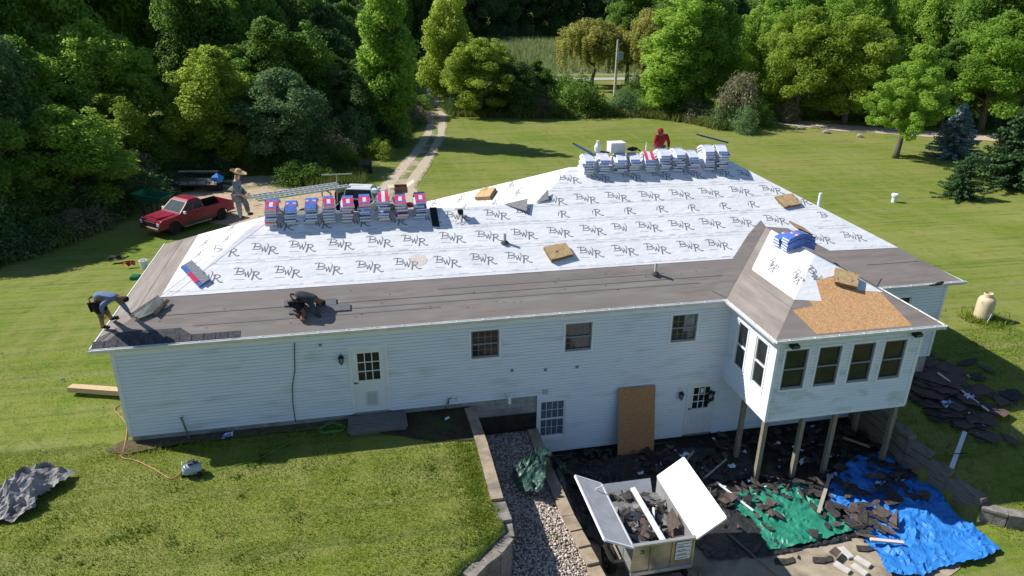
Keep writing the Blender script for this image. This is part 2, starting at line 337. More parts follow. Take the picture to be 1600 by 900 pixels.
block_m = mat('concrete_block', (.30, .29, .27), (.40, .39, .37), scale=6, rough=.9, bump=.4, bscale=40, c3=(.2, .2, .18), scale3=2)
tar_m = mat('tar_coating', (.02, .02, .02), (.04, .038, .035), scale=5, rough=.6)
glass_m = mat('window_glass', (.012, .015, .016), (.03, .035, .033), scale=2.5, rough=.08, spec=.35)
glass_b = mat('curtained_glass', (.07, .10, .13), (.16, .21, .25), scale=4, rough=.15, spec=.6, stretch=(8, 8, 1))
frame_g = mat('grey_window_frame', (.22, .25, .27), rough=.5)
house = thing('house', (0, 0, 0), 'long white sided house with a hip roof half stripped to white underlayment', 'house')
def part(mb, name, m, par=None, **kw):
    return mb.build(name, m, parent=par or house, **kw)
CH = .102
def siding(mb, o, dx, n, x0, x1, z0, z1, openings, zref=0.):
    """lap siding; o origin, dx unit run direction, n outward normal"""
    o = Vector(o); dx = Vector(dx); n = Vector(n)
    zs = {round(z0, 4), round(z1, 4)}
    k = math.ceil((z0 - zref) / CH)
    while zref + k * CH < z1: zs.add(round(zref + k * CH, 4)); k += 1
    for a, b, c, d in openings:
        for q in (c, d):
            if z0 < q < z1: zs.add(round(q, 4))
    zs = sorted(zs)
    for za, zb in zip(zs[:-1], zs[1:]):
        if zb - za < 1e-3: continue
        iv = [(x0, x1)]; zm = (za + zb) / 2
        for a, b, c, d in openings:
            if c <= zm <= d:
                nv = []
                for p, q in iv:
                    if b <= p or a >= q: nv.append((p, q)); continue
                    if a > p: nv.append((p, a))
                    if b < q: nv.append((b, q))
                iv = nv
        f = ((za - zref) / CH) % 1.0; g = f + (zb - za) / CH
        if f > .999: f = 0; g = (zb - za) / CH
        oa = .03 * (1 - f); ob = .03 * (1 - g)
        for p, q in iv:
            P = lambda x, z, t: o + dx * x + n * t + Vector((0, 0, z))
            mb.poly([P(p, za, oa), P(q, za, oa), P(q, zb, ob), P(p, zb, ob)])
            if f < .02: mb.poly([P(p, za - .03, -.004), P(q, za - .03, -.004), P(q, za, oa), P(p, za, oa)], 1)
WY = .08; WX0 = .43; WX1 = 25.48; XS = 11.95
def R2(*pts): xs = [p[0] for p in pts]; zs = [p[1] for p in pts]; return (min(xs), max(xs), min(zs), max(zs))
door1 = R2((6.51,2.05), (7.28,-0.01)); door1 = (6.42, 7.36, .03, 2.10)
win = [(9.80, 10.62, 1.45, 2.34), (12.60, 13.42, 1.41, 2.33), (15.95, 16.78, 1.40, 2.32)]
w4 = (11.90 + .0, 12.70, -1.56, -.24); door2 = (16.80, 17.70, -2.06, -.16)
w_r = (23.55, 24.25, 1.35, 2.3)
front = MB(); T_ = .05
def grow(r, t): return (r[0] - t, r[1] + t, r[2] - t, r[3] + t)
op = [grow(door1, .06)] + [grow(q, .06) for q in win] + [grow(w4, .06), grow(door2, .06), grow(w_r, .06)]
siding(front, (0, WY, 0), (1, 0, 0), (0, -1, 0), WX0, XS - .1, 0, 2.62, op)
siding(front, (0, WY, 0), (1, 0, 0), (0, -1, 0), XS - .1, 22.9, -2.12, 2.62, op)
siding(front, (0, WY, 0), (1, 0, 0), (0, -1, 0), 22.9, WX1, -.02, 2.62, op)
part(front, 'front_wall', [side_m, lap_m])
lw = MB(); siding(lw, (WX0, D1 - .43, 0), (0, -1, 0), (-1, 0, 0), 0, D1 - .43 - WY, 0, 2.62, []); part(lw, 'side_wall', [side_m, lap_m])
rw = MB(); siding(rw, (WX1, WY, 0), (0, 1, 0), (1, 0, 0), 0, D2 - .5 - WY, 0, 2.62, []); part(rw, 'side_wall', [side_m, lap_m])
bw = MB(); siding(bw, (X1 + .4, D1 - .43, 0), (-1, 0, 0), (0, 1, 0), 0, X1 + .4 - WX0, 0, 2.62, []); siding(bw, (X1 + .4, D2 - .43, 0), (0, -1, 0), (-1, 0, 0), 0, D2 - D1, 0, 2.62, [])
siding(bw, (WX1, D2 - .43, 0), (-1, 0, 0), (0, 1, 0), 0, WX1 - X1 - .4, 0, 2.62, []); part(bw, 'rear_wall', [side_m, lap_m])
# foundation
fd = MB()
fd.box((WX0 + .02, WY + .03, -.5), (9.75, WY + .23, -.005), 0)
fd.box((9.75, WY + .03, -.62), (XS - .1, WY + .23, -.005), 0)
fd.box((9.75, WY + .031, -1.4), (XS - .1, WY + .229, -.62), 1)
for i, z in enumerate((-.2, -.4, -.6)):
    fd.box((9.76, WY + .024, z - .006), (XS - .11, WY + .03, z + .006), 2)
    for k in range(6):
        x = 9.9 + k * .4 + (.2 if i % 2 else 0)
        if x < XS - .15: fd.box((x - .005, WY + .024, z), (x + .005, WY + .03, z + .19), 2)
fd.box((XS - .1, WY + .02, -2.4), (22.9, WY + .25, -2.12), 1)
fd.box((22.9, WY + .03, -1.6), (WX1 - .02, WY + .25, -.02), 0)
fd.box((WX1 - .22, WY + .25, -1.6), (WX1 - .02, D2 - .45, -.02), 0); fd.box((WX0 + .02, WY + .23, -1.2), (WX0 + .2, D1 - .45, -.01), 0)
fd.box((WX0 + .2, D1 - .65, -2.1), (X1 + .4, D1 - .45, -.01), 0); fd.box((X1 + .42, D2 - .65, -2.1), (WX1 - .25, D2 - .45, -.01), 0); fd.box((X1 + .42, D1 - .44, -2.1), (X1 + .6, D2 - .66, -.01), 0)
part(fd, 'foundation', [block_m, tar_m, mat('mortar', (.24, .23, .22))])
# corner boards
for x in (WX0, WX1, XS - .1):
    c = MB(); z0 = -.0 if x != XS - .1 else -1.25
    if x == XS - .1: c.box((x - .045, WY - .03, -2.1), (x + .03, WY + .02, -.0))
    else: c.box((x - .035 if x < 5 else x - .06, WY - .035, -.01), (x + .06 if x < 5 else x + .035, WY + .05, 2.6))
    part(c, 'corner_board', trim_m)
def window(r, y0=WY, nrm='y', fm=trim_m, gm=glass_m, muntin=(4, 4), par=None, case=trim_m, sash=True):
    """r=(a,b,z0,z1) on plane; local build with x along a, y outward -> map"""
    a, b, z0, z1 = r
    if nrm == 'y': Mx = lambda x, y, z: (x, y0 - y, z)
    else: Mx = lambda x, y, z: (y0 - y, x, z)
    def bx(mb, lo, hi, mi=0):
        P = [Mx(*q) for q in ((lo[0], lo[1], lo[2]), (hi[0], lo[1], lo[2]), (hi[0], hi[1], lo[2]), (lo[0], hi[1], lo[2]), (lo[0], lo[1], hi[2]), (hi[0], lo[1], hi[2]), (hi[0], hi[1], hi[2]), (lo[0], hi[1], hi[2]))]
        mb.add(P, [(3, 2, 1, 0), (4, 5, 6, 7), (0, 1, 5, 4), (1, 2, 6, 5), (2, 3, 7, 6), (3, 0, 4, 7)], mi)
    f = MB(); t = .06
    bx(f, (a - t, -.06, z0 - t), (a, .035, z1 + t)); bx(f, (b, -.06, z0 - t), (b + t, .035, z1 + t)); bx(f, (a, -.06, z1), (b, .033, z1 + t)); bx(f, (a, -.06, z0 - t), (b, .042, z0))
    o = f.build('window', case, parent=house, fixn=True)
    s = MB(); t = .04
    bx(s, (a, -.055, z0), (a + t, .012, z1)); bx(s, (b - t, -.055, z0), (b, .012, z1)); bx(s, (a + t, -.055, z1 - t), (b - t, .010, z1)); bx(s, (a + t, -.055, z0), (b - t, .010, z0 + t + .02))
    zm = (z0 + z1) / 2
    if sash: bx(s, (a + t, -.055, zm - .022), (b - t, .006, zm + .022))
    s.build('sash', fm, parent=o, fixn=True)
    g = MB(); bx(g, (a + t, -.05, z0 + t), (b - t, -.035, z1 - t)); g.build('pane', gm, parent=o, fixn=True)
    if muntin:
        m = MB(); nx_, nz_ = muntin
        for i in range(1, nx_): x = a + t + (b - a - 2 * t) * i / nx_; bx(m, (x - .007, -.034, z0 + t + .02), (x + .007, -.026, z1 - t))
        for i in range(1, nz_):
            if i * 2 == nz_: continue
            z = z0 + t + (z1 - z0 - 2 * t) * i / nz_; bx(m, (a + t, -.034, z - .006), (b - t, -.027, z + .006))
        m.build('muntins', fm if fm is trim_m else mat('muntin_grey', (.25, .25, .24)), parent=o, fixn=True)
    return o
window(win[0], fm=frame_g); window(win[1], fm=frame_g); o = window(win[2], fm=frame_g)
cpn = MB(); cpn.box((16.38, WY + .026, 1.72), (16.72, WY + .034, 2.26)); cpn.build('curtain', mat('pale_curtain', (.3, .33, .33), (.16, .18, .18), scale=7), parent=o)
window(w4, gm=glass_b, muntin=(4, 4)); window(w_r, muntin=None)
mb = MB(); mb.box((w4[0] - .12, WY - .055, w4[2] - .12), (w4[1] + .1, WY - .015, w4[2] - .065)); part(mb, 'window_sill', trim_m)
def door(r, pet=False, wreath=False):
    a, b, z0, z1 = r; fm = MB(); t = .07
    fm.box((a - t, WY - .04, z0), (a, WY + .06, z1 + t)); fm.box((b, WY - .04, z0), (b + t, WY + .06, z1 + t)); fm.box((a, WY - .038, z1), (b, WY + .06, z1 + t)); fm.box((a, WY - .05, z0 - .05), (b, WY + .06, z0), 1)
    part(fm, 'door_frame', [trim_m, frame_g])
    d = MB(); y = WY - .005; la, lb = a + .17, b - .17; zt = z1 - .17; zb = z0 + (z1 - z0) * .5
    d.box((a, y, z0), (b, y + .04, zb)); d.box((a, y, zt), (b, y + .04, z1)); d.box((a, y, zb), (la, y + .04, zt)); d.box((lb, y, zb), (b, y + .04, zt))
    for i in range(1, 3):
        x = la + (lb - la) * i / 3; d.box((x - .012, y - .004, zb), (x + .012, y + .02, zt)); z = zb + (zt - zb) * i / 3; d.box((la, y - .003, z - .012), (lb, y + .02, z + .012))
    if not pet:
        for x in (la + .02, la + .26): d.box((x, y - .012, z0 + .15), (x + .2, y, zb - .12), ch=.005)
    o = part(d, 'door', mat('door_white', (.80, .82, .83), (.72, .75, .76), scale=3, rough=.4))
    g = MB(); g.box((la, y + .022, zb), (lb, y + .03, zt)); g.build('pane', glass_m, parent=o)
    h = MB(); h.tube([(a + .06, y - .0, z0 + .98), (a + .06, y - .05, z0 + .98)], .022, 8); h.tube([(a + .06, y - .045, z0 + .98), (a + .15, y - .05, z0 + .98)], .012, 6); h.build('handle', mat('dark_brass', (.05, .045, .035), rough=.35, metal=.8), parent=o)
    if pet:
        c = MB(); x0, x1, c0, c1 = a + .34, a + .66, z0 + .2, z0 + .66
        c.box((x0, y - .02, c0), (x0 + .04, y, c1)); c.box((x1 - .04, y - .02, c0), (x1, y, c1)); c.box((x0 + .04, y - .02, c0), (x1 - .04, y, c0 + .04)); c.box((x0 + .04, y - .02, c1 - .04), (x1 - .04, y, c1)); c.box((x0 + .04, y - .008, c0 + .04), (x1 - .04, y, c1 - .04), 1)
        c.build('pet_flap', [mat('cream_plastic', (.6, .6, .52)), mat('flap_plastic', (.5, .53, .53))], parent=o)
    if wreath:
        c = MB()
        for i in range(70):
            t = random.uniform(0, 6.28); r0 = random.gauss(.13, .04); p = Vector((b - .16 + r0 * math.cos(t), y - .03, zb + .42 + r0 * 1.3 * math.sin(t))); q = p + Vector((random.uniform(-.08, .08), random.uniform(-.05, .01), random.uniform(-.09, .07))); c.tube([p, q], [.022, .004], 4)
        c.build('wreath', mat('dark_twigs', (.02, .017, .014)), parent=o)
        c = MB(); c.box((la + .23, y - .006, zt - .2), (la + .33, y - .004, zt - .04)); c.build('paper_notice', trim_m, parent=o)
door(door1, pet=True); door(door2, wreath=True)
def lantern(x, z, y=WY, s=1.):
    m = MB(); c = (x, y - .12 * s, z)
    m.lathe([(.0, -.17 * s), (.02 * s, -.16 * s), (.02 * s, -.12 * s), (.055 * s, -.1 * s), (.06 * s, -.09 * s)], c, 8); m.lathe([(.085 * s, .07 * s), (.08 * s, .085 * s), (.04 * s, .13 * s), (.012 * s, .15 * s), (.012 * s, .19 * s)], c, 8)
    for i in range(6):
        t = i * math.pi / 3; m.bar((c[0] + .055 * s * math.cos(t), c[1] + .055 * s * math.sin(t), z - .1 * s), (c[0] + .078 * s * math.cos(t), c[1] + .078 * s * math.sin(t), z + .08 * s), .01 * s, .01 * s)
    m.bar((x, y, z + .02), (x, c[1], z + .17 * s), .02, .02); m.box((x - .04, y - .03, z - .08), (x + .04, y - .02, z + .1))
    o = part(m, 'wall_lamp', mat('black_metal', (.015, .015, .016), rough=.5))
    g = MB(); g.lathe([(.05 * s, -.09 * s), (.07 * s, .07 * s)], c, 8); g.build('lamp_glass', mat('lamp_glass', (.25, .27, .28), rough=.1), parent=o)
lantern(6.16, 1.84); lantern(16.5, -.5)
def box_part(lo, hi, name, m): b = MB(); b.box(lo, hi, ch=.006); return part(b, name, m)
box_part((9.37, WY - .09, .1), (9.5, WY - .02, .24), 'outlet_box', trim_m)
box_part((11.98, WY - .06, -.02 + .05), (12.13, WY - .02, .2), 'outlet_box', mat('aged_plastic', (.45, .5, .48)))
m = MB(); m.tube([(10.92, WY - .02, .1), (10.92, WY - .14, .12), (10.92, WY - .16, -.1)], .05, 10); m.box((10.86, WY - .05, .03), (11.04, WY - .015, .18)); part(m, 'dryer_vent', trim_m)
m = MB(); m.tube([(9.1, WY - .03, .02), (9.12, WY - .05, .22), (9.18, WY - .18, .3)], .022, 7); m.tube([(9.12, WY - .05, .22), (9.02, WY - .1, .0)], .018, 6); part(m, 'hose_bib', mat('dull_metal', (.25, .26, .27), metal=.6, rough=.4))
m = MB(); m.tube([(4.98, WY - .04, 2.45), (4.95, WY - .05, 2.2), (4.9, WY - .04, 1.6), (4.78, WY - .04, 1.1), (4.74, WY - .05, .55), (4.75, WY - .04, -.05)], .012, 6); part(m, 'loose_cable', mat('black_cable', (.02, .02, .02)))
for x, z in ((5.63, 2.3), (11.0, .94), (12.02, .85), (13.0, .85)): box_part((x - .03, WY - .05, z - .03), (x + .05, WY - .015, z + .05), 'wall_hook', frame_g)
# ------------------------------ roof solids
roofm = MB()
F_ = [(0, 0), (X2, 0), (X2 - D2 / 2, D2 / 2), (X1 + D2 / 2, D2 / 2), (X1 + D1 / 2, D1 / 2), (D1 / 2, D1 / 2)]
hz = lambda t: HE + PT * t
def slab(pts, mi=0): roofm.poly(pts, mi)
slab([rf(x, y) for x, y in F_], 0)
slab([(0, 0, HE), (D1 / 2, D1 / 2, hz(D1 / 2)), (0, D1, HE)], 1)
slab([(0, D1, HE), (D1 / 2, D1 / 2, hz(D1 / 2)), (X1 + D1 / 2, D1 / 2, hz(D1 / 2)), (X1, D1, HE)], 0)
slab([(X1 + D2 / 2, D2 / 2, hz(D2 / 2)), (X1, D2, HE), (X1, D1, HE), (X1 + D1 / 2, D1 / 2, hz(D1 / 2))], 1)
slab([(X1, D2, HE), (X1 + D2 / 2, D2 / 2, hz(D2 / 2)), (X2 - D2 / 2, D2 / 2, hz(D2 / 2)), (X2, D2, HE)], 0)
slab([(X2, 0, HE), (X2, D2, HE), (X2 - D2 / 2, D2 / 2, hz(D2 / 2))], 1)
# soffit, one sheet 10 cm lower
slab([(0.02, 0.02, HE - .13), (0.02, D1, HE - .13), (X1 + .02, D1, HE - .13), (X1 + .02, D2, HE - .13), (X2, D2, HE - .13), (X2, 0.02, HE - .13)], 2)
part(roofm, 'roof', [memb_m, memb2_m, trim_m])
# bay roof
BX = (B0 + B1) / 2; RB = (B1 - B0) / 2; BZ = hz(RB)
br = MB(); e = .006
br.poly([(B0, -BD, HE), (BX, -BD + RB, BZ), (BX, RB, BZ), (B0, 0, HE)], 1)
br.poly([(B1, -BD, HE), (B1, 0, HE), (BX, RB, BZ), (BX, -BD + RB, BZ)], 1)
br.poly([(B0, -BD, HE), (B1, -BD, HE), (BX, -BD + RB, BZ)], 0)
br.poly([(B0, -BD, HE - .13), (B0, .02, HE - .13), (B1, .02, HE - .13), (B1, -BD, HE - .13)], 2)
for m_ in br.v: pass
br.v = [(x, y, z + .012) for x, y, z in br.v]
part(br, 'bay_roof', [memb_m, memb2_m, trim_m])
# valley strips, first shingle courses, seams
vs = MB(); d = .02
vs.poly([rf(BX - 2.62, -.0 + .02, d), rf(B0 + .02, .0 + .02, d), rf(BX, RB, d), rf(BX - .05, RB + .28, d), rf(BX - .75, RB - .12, d)][1:4] + [rf(BX - .78, RB - .28, d), rf(B0 - .35, .3, d)])
vs.poly([rf(B1, .02, d), rf(B1 + .35, .3, d), rf(BX + .75, RB - .12, d), rf(BX, RB, d)])
part(vs, 'valley_lining', memb_m)
sh = MB(); sh.box((0.0, 0, 0), (3.6, .19, .01), R=Matrix(((1, 0, 0, .02), (0, 1, 0, .005), (0, PT, 1, HE + .005), (0, 0, 0, 1))))
sh.poly([(0.03, .25, HE + .03), (.25, .25 + .02, HE + .14), (.55, .6, HE + .29), (.03, .62, HE + .03)], 0)
for k in range(11): x = .3 + k * .3; sh.poly([rf(x, .01, .02), rf(x + .012, .01, .02), rf(x + .012, .19, .02), rf(x, .19, .02)], 1)
sh.poly([rf(.35, .19, .014), rf(2.4, .19, .014), rf(2.1, .42, .014), rf(.6, .42, .014)])
part(sh, 'starter_shingles', [shing_m, mat('shingle_gap', (.02, .02, .02))])
se = MB(); sc = (.09, .075, .065)
for y in (.83,):
    for x0, x1 in ((.9, 17.9), (22.95, 24.9)): se.poly([rf(x0, y, .006), rf(x1, y, .006), rf(x1, y + .012, .006), rf(x0, y + .012, .006)])
for k in range(34):
    x = random.uniform(1.5, 17.5); y = random.uniform(.25, 1.3); se.poly([rf(x, y, .007), rf(x + .05, y, .007), rf(x + .05, y + .014, .007), rf(x, y + .014, .007)])
se.poly([rl(.83, 1.0, .006), rl(.845, 1.0, .006), rl(.845, D1 - .9, .006), rl(.83, D1 - .9, .006)])
zz = .024; xx = .9
se.poly([(B0 + xx, -BD + xx, hz(xx) + zz), (B0 + xx + .012, -BD + xx, hz(xx) + zz), (B0 + xx + .012, .8, hz(xx) + zz), (B0 + xx, .8, hz(xx) + zz)])
part(se, 'membrane_seam', mat('seam_dark', (.10, .085, .075)))  # plain dark colour of the seam lines
# blue chalk lines
cl = MB()
for y, a, b in ((.45, 2.4, 9.0), (.62, 5.5, 17.0), (1.05, 9, 16)):
    cl.poly([rf(a, y, .0075), rf(b, y, .0075), rf(b, y + .03, .0075), rf(a, y + .03, .0075)])
part(cl, 'chalk_line', mat('blue_chalk', (.20, .175, .21), (.22, .195, .20), scale=3))
# ------------------------------ white underlayment with printed logos
ul = MB(); Y0 = 1.42; u = .008
def ux(x, y, dz=u): return rf(x, y, dz)
ul.poly([ux(Y0 + .02, Y0), ux(B0 + Y0 - .36, Y0), ux(BX - .78, RB - .28), ux(BX - .05, RB + .28), ux(BX, RB), ux(BX + 1.1, RB - 1.1), ux(X2 - Y0, Y0), ux(X2 - D2 / 2, D2 / 2), ux(X1 + D2 / 2, D2 / 2), ux(X1 + D1 / 2, D1 / 2), ux(D1 / 2, D1 / 2)])
XL = 1.5
def lx(x, y, dz=u): return rl(x, y, dz)
ul.poly([lx(XL, XL + .02), lx(D1 / 2, D1 / 2), lx(XL, D1 - XL)])
bl = lambda x, y, dz=u: (x, y, HE + PT * (x - X1) + dz)
ul.poly([bl(X1 + D2 / 2, D2 / 2), bl(X1 + .6, D2 - .6), bl(X1 + .6, D1 - .6), bl(X1 + D1 / 2, D1 / 2)])
ul.poly([(.8, D1 - .8, HE + .8 * PT + u), (D1 / 2, D1 / 2, hz(D1 / 2) + u), (X1 + D1 / 2, D1 / 2, hz(D1 / 2) + u), (X1 + .8, D1 - .8, HE + .8 * PT + u)])
ul.poly([(X1 + .8, D2 - .8, HE + .8 * PT + u), (X1 + D2 / 2, D2 / 2, hz(D2 / 2) + u), (X2 - D2 / 2, D2 / 2, hz(D2 / 2) + u), (X2 - .8, D2 - .8, HE + .8 * PT + u)])
ul.poly([(X2 - 1.4, 1.42, HE + 1.4 * PT + u), (X2 - 1.4, D2 - 1.4, HE + 1.4 * PT + u), (X2 - D2 / 2, D2 / 2, hz(D2 / 2) + u)])
# hip caps folded over
ul.poly([rf(1.72, 1.44, .014), rf(2.05, 1.75, .014), rf(D1 / 2 + .3, D1 / 2 - .02, .014), rf(D1 / 2, D1 / 2, .03), rl(XL, XL + .08, .02)])
STR = [([(-.02, .335), (.06, .36), (.20, .345), (.27, .30), (.235, .262), (.11, .245)], .026), ([(.11, .36), (.095, .30), (.07, .205)], .036), ([(.11, .25), (.22, .24), (.265, .205), (.22, .17), (.02, .165)], .028),
       ([(.27, .25), (.30, .215), (.305, .11)], .03), ([(.305, .10), (.37, .20)], .024), ([(.37, .24), (.395, .08)], .034), ([(.395, .08), (.455, .20), (.475, .30), (.44, .335)], .026),
       ([(.545, .22), (.525, .12), (.49, .0)], .05), ([(.50, .225), (.60, .235), (.68, .205), (.67, .16), (.60, .13), (.54, .125)], .034), ([(.58, .13), (.635, .06), (.70, .01), (.76, .02)], .042)]
def logo(o, ex, ey, n, sc=1., clip=(-9, 9), cx=(-9, 9)):
    o = Vector(o); ex = Vector(ex); ey = Vector(ey); n = Vector(n)
    for pts, wd in STR:
        pts = [Vector((a * 1.0, b * 1.32 - .04 * a)) * sc for a, b in pts]
        for k in range(len(pts) - 1):
            a, b = pts[k], pts[k + 1]; m_ = (a + b) / 2
            if not (clip[0] < min(a.y, b.y) and max(a.y, b.y) < clip[1] and cx[0] < m_.x < cx[1]): continue
            t = (b - a); L = t.length; t = t / L; p = Vector((-t.y, t.x)) * wd * sc * .40; a2 = a - t * wd * .3 * sc; b2 = b + t * wd * .3 * sc
            ul.poly([o + ex * q.x + ey * q.y + n * (.004 + .0004 * (k % 2)) for q in (a2 - p, b2 - p, b2 + p, a2 + p)], 1)
    if clip[0] < -1: ul.poly([o + ex * a + ey * b + n * .003 for a, b in ((.0, .03), (.3, .01), (.3, .022), (.0, .042))], 2)
eyf = Vector((0, 1, PT)).normalized(); nf = Vector((0, -PT, 1)).normalized()
def rowlogos(y, xs, **k):
    for x in xs:
        logo(rf(x - .36 + random.uniform(-.03, .03), y - .2 + random.uniform(-.015, .015), .009), (1, 0, 0), eyf, nf, **k)
rowlogos(2.0, [2.64, 3.7, 4.77, 5.93, 7.09, 8.19, 9.35, 10.47, 11.56, 13.86, 15.02, 16.08, 17.21, 18.2])
rowlogos(2.87, [3.03, 4.13, 5.19, 6.3, 7.44, 8.52, 9.66, 10.79, 11.94, 13.09, 14.23, 16.13, 17.24, 18.37, 19.47, 20.7])
rowlogos(2.87, [22.75], cx=(-1, .3))
rowlogos(2.87, [15.24], cx=(-1, .47))
rowlogos(1.98, [21.9, 23.15])
rowlogos(3.7, [4.55, 5.64, 6.81, 7.95, 9.05, 9.95, 11.19]); rowlogos(3.74, [12.23], cx=(-1, .5))
rowlogos(3.65, [13.19, 14.35, 15.46, 16.6, 17.73, 18.89, 20.0, 21.1, 22.0], clip=(-.06, .3), cx=(.34, 9))
rowlogos(4.19, [13.25, 14.36, 15.48, 16.63, 17.75, 18.88, 20.02, 21.2])
rowlogos(5.08, [13.98, 15.14, 16.25, 17.39, 18.53, 19.66], cx=(-9, 9)); rowlogos(4.95, [20.6], cx=(.1, .5))
eyl = Vector((1, 0, PT)).normalized(); nl = Vector((-PT, 0, 1)).normalized()
for x in (1.9, 2.75): 
    for k in range(6):
        y = x + .9 + k * 1.1 + (0.3 if x > 2 else 0)
        if y < D1 - x - .3: logo(rl(x, y + .3, .009), (0, -1, 0), eyl, nl, sc=.9)
for x in (9.6, 10.5, 11.4, 12.2):
    for k in range(8):
        y = 5.0 + k * 1.1 + (x % 1)
        if 5.2 < y and (x - X1) < y - .6 < D2 - (x - X1) - .5 and y > D1 - (x - X1) + .4: logo(bl(x, y, .009), (0, -1, 0), eyl, nl, sc=1.)
def dashline(P, Q, nrm, col=2, wd=.010, seam=True):
    P = Vector(P); Q = Vector(Q); L = (Q - P).length; t = (Q - P) / L; n = Vector(nrm); s = n.cross(t); x = .05
    if seam: ul.poly([P + n * .002 - s * .006, Q + n * .002 - s * .006, Q + n * .002 + s * .006, P + n * .002 + s * .006], 3)
    while x < L - .3:
        l = random.choice([.06, .1, .22, .3]); z = random.uniform(.02, .04)
        ul.poly([P + t * a + s * b + n * .003 for a, b in ((x, z), (x + l, z), (x + l, z + wd), (x, z + wd))], random.choice([2, 2, 1]) if l > .2 else 2)
        x += l + random.choice([.15, .3, .5, .7])
for y in (1.52, 2.38, 2.48, 3.25, 3.34, 3.95, 4.55, 4.66, 5.4):
    xr = X2 - y if y > RB + .3 else B0 + y - .4; xl = y if y < D1 / 2 else X1 + y
    dashline(rf(xl + .1, y + .02, u), rf(xr - .1, y - .03, u), nf)
    if y < RB + .3: dashline(rf(B1 - y + 1.6, y, u), rf(X2 - y - .1, y - .03, u), nf)
for x in (1.62, 2.5, 2.6, 3.4): dashline(rl(x, D1 - x - .1, u), rl(x, x + .2, u), nl)
for x in (9.4, 10.3, 11.2, 12.1, 13.0): dashline(bl(x, D2 - (x - X1) - .1, u), bl(x, max(D1 - (x - X1), x - X1) + .1, u), nl)
part(ul, 'underlayment', [under_w, ink_m, ink2_m, seam_m])
# bay underlayment and bare sheathing
ul = MB(); lb = lambda x, y, dz=.02: (x, y, HE + PT * (x - B0) + dz); fb = lambda x, y, dz=.02: (x, y, HE + PT * (y + BD) + dz)
xs_ = B0 + 1.15; ul.poly([lb(xs_, -BD + 1.15), lb(BX, -BD + RB), lb(BX, RB - .35), lb(BX - .25, RB - .6), lb(xs_ + .15, xs_ - B0 - .25), lb(xs_, .72)])
ul.poly([(BX, -BD + RB, BZ + .02), (B1 - 1.1, -BD + 1.1, HE + 1.1 * PT + .02), (B1 - 1.1, .8, HE + 1.1 * PT + .02), (BX, RB - .35, BZ + .02)])
hx = lambda y: B0 + (y + BD)
ul.poly([fb(hx(-1.63), -1.63), fb(B0 + 1.95, -1.75), fb(B0 + 2.15, -1.05), fb(B0 + 2.9, -.95), fb(B0 + 3.3, -1.5), fb(B1 - (-1.62 + BD), -1.62), fb(BX, -BD + RB)])
for x, y in ((B0 + 1.45, .55), (B0 + 1.55, -.6)): logo(lb(x, y + .2, .026), (0, -1, 0), eyl, nl, sc=.95)
logo(fb(B0 + 1.85, -.75, .026), Vector((.45, -.9, -.45)).normalized(), Vector((.85, .45, .25)).normalized(), nf, cx=(-1, .5))
for x in (B0 + 1.25, B0 + 2.05): dashline(lb(x, .6, .022), lb(x, -BD + (x - B0) + .1, .022), nl)
part(ul, 'bay_underlayment', [under_w, ink_m, ink2_m, seam_m])
ob = MB()
ob.poly([fb(B0 + .95, -1.99, .017), fb(B0 + 1.45, -1.97, .017), fb(B0 + 1.5, -1.83, .017), fb(B0 + 1.95, -1.78, .017), fb(B0 + 2.15, -.95, .017), fb(B0 + 3.4, -.98, .017), fb(B0 + 3.4, -1.55, .017), fb(B1 - 1.12, -1.66, .017), fb(B1 - .9, -BD + .06, .017), fb(B0 + .95, -BD + .06, .017)][0:0] +
        [fb(B0 + .92, -1.95, .017), fb(B0 + 1.62, -1.86, .017), fb(B0 + 1.55, -1.72, .017), fb(B0 + 2.0, -1.62, .017), fb(B0 + 2.0, -1.0, .017), fb(B0 + 3.2, -1.0, .017), fb(B0 + 3.35, -1.5, .017), fb(B1 - 1.25, -1.6, .017), fb(B1 - .95, -BD + .05, .017), fb(B0 + 1.25, -BD + .05, .017)])
part(ob, 'bare_sheathing', osb_m)
# ------------------------------ gutters and fascia
def gutter(a, b, n, zt=HE, ends=True):
    a = Vector(a); b = Vector(b); n = Vector(n); m = MB(); prof = [(0, -.12), (.05, -.125), (.085, -.07), (.10, -.01), (.085, -.005), (.082, -.03), (.045, -.10), (.012, -.10), (.012, .0), (0, .0)]
    P = [a + n * u_ + Vector((0, 0, z)) for u_, z in prof]; Q = [b + n * u_ + Vector((0, 0, z)) for u_, z in prof]; k = len(prof)
    m.add(P + Q, [(i, (i + 1) % k, k + (i + 1) % k, k + i) for i in range(k)] + [tuple(range(k)), tuple(range(2 * k - 1, k - 1, -1))])
    L = (b - a).length; t = (b - a) / L; x = .4
    while x < L: q = a + t * x; m.bar(q + n * .005 + Vector((0, 0, -.004)), q + n * .095 + Vector((0, 0, -.004)), .025, .008); x += .75
    o = part(m, 'gutter', gut_m, fixn=True); return o
gutter((-.02, .0, HE), (B0 - .02, 0, HE), (0, -1, 0)); gutter((B1 + .05, 0, HE), (X2 + .15, 0, HE), (0, -1, 0))
gutter((B0 - .02, -BD, HE + .01), (B1 + .08, -BD, HE + .01), (0, -1, 0)); gutter((B0, -BD - .08, HE + .008), (B0, .1, HE + .008), (-1, 0, 0)); gutter((B1, -BD - .08, HE + .008), (B1, 0, HE + .008), (1, 0, 0))
fa = MB()
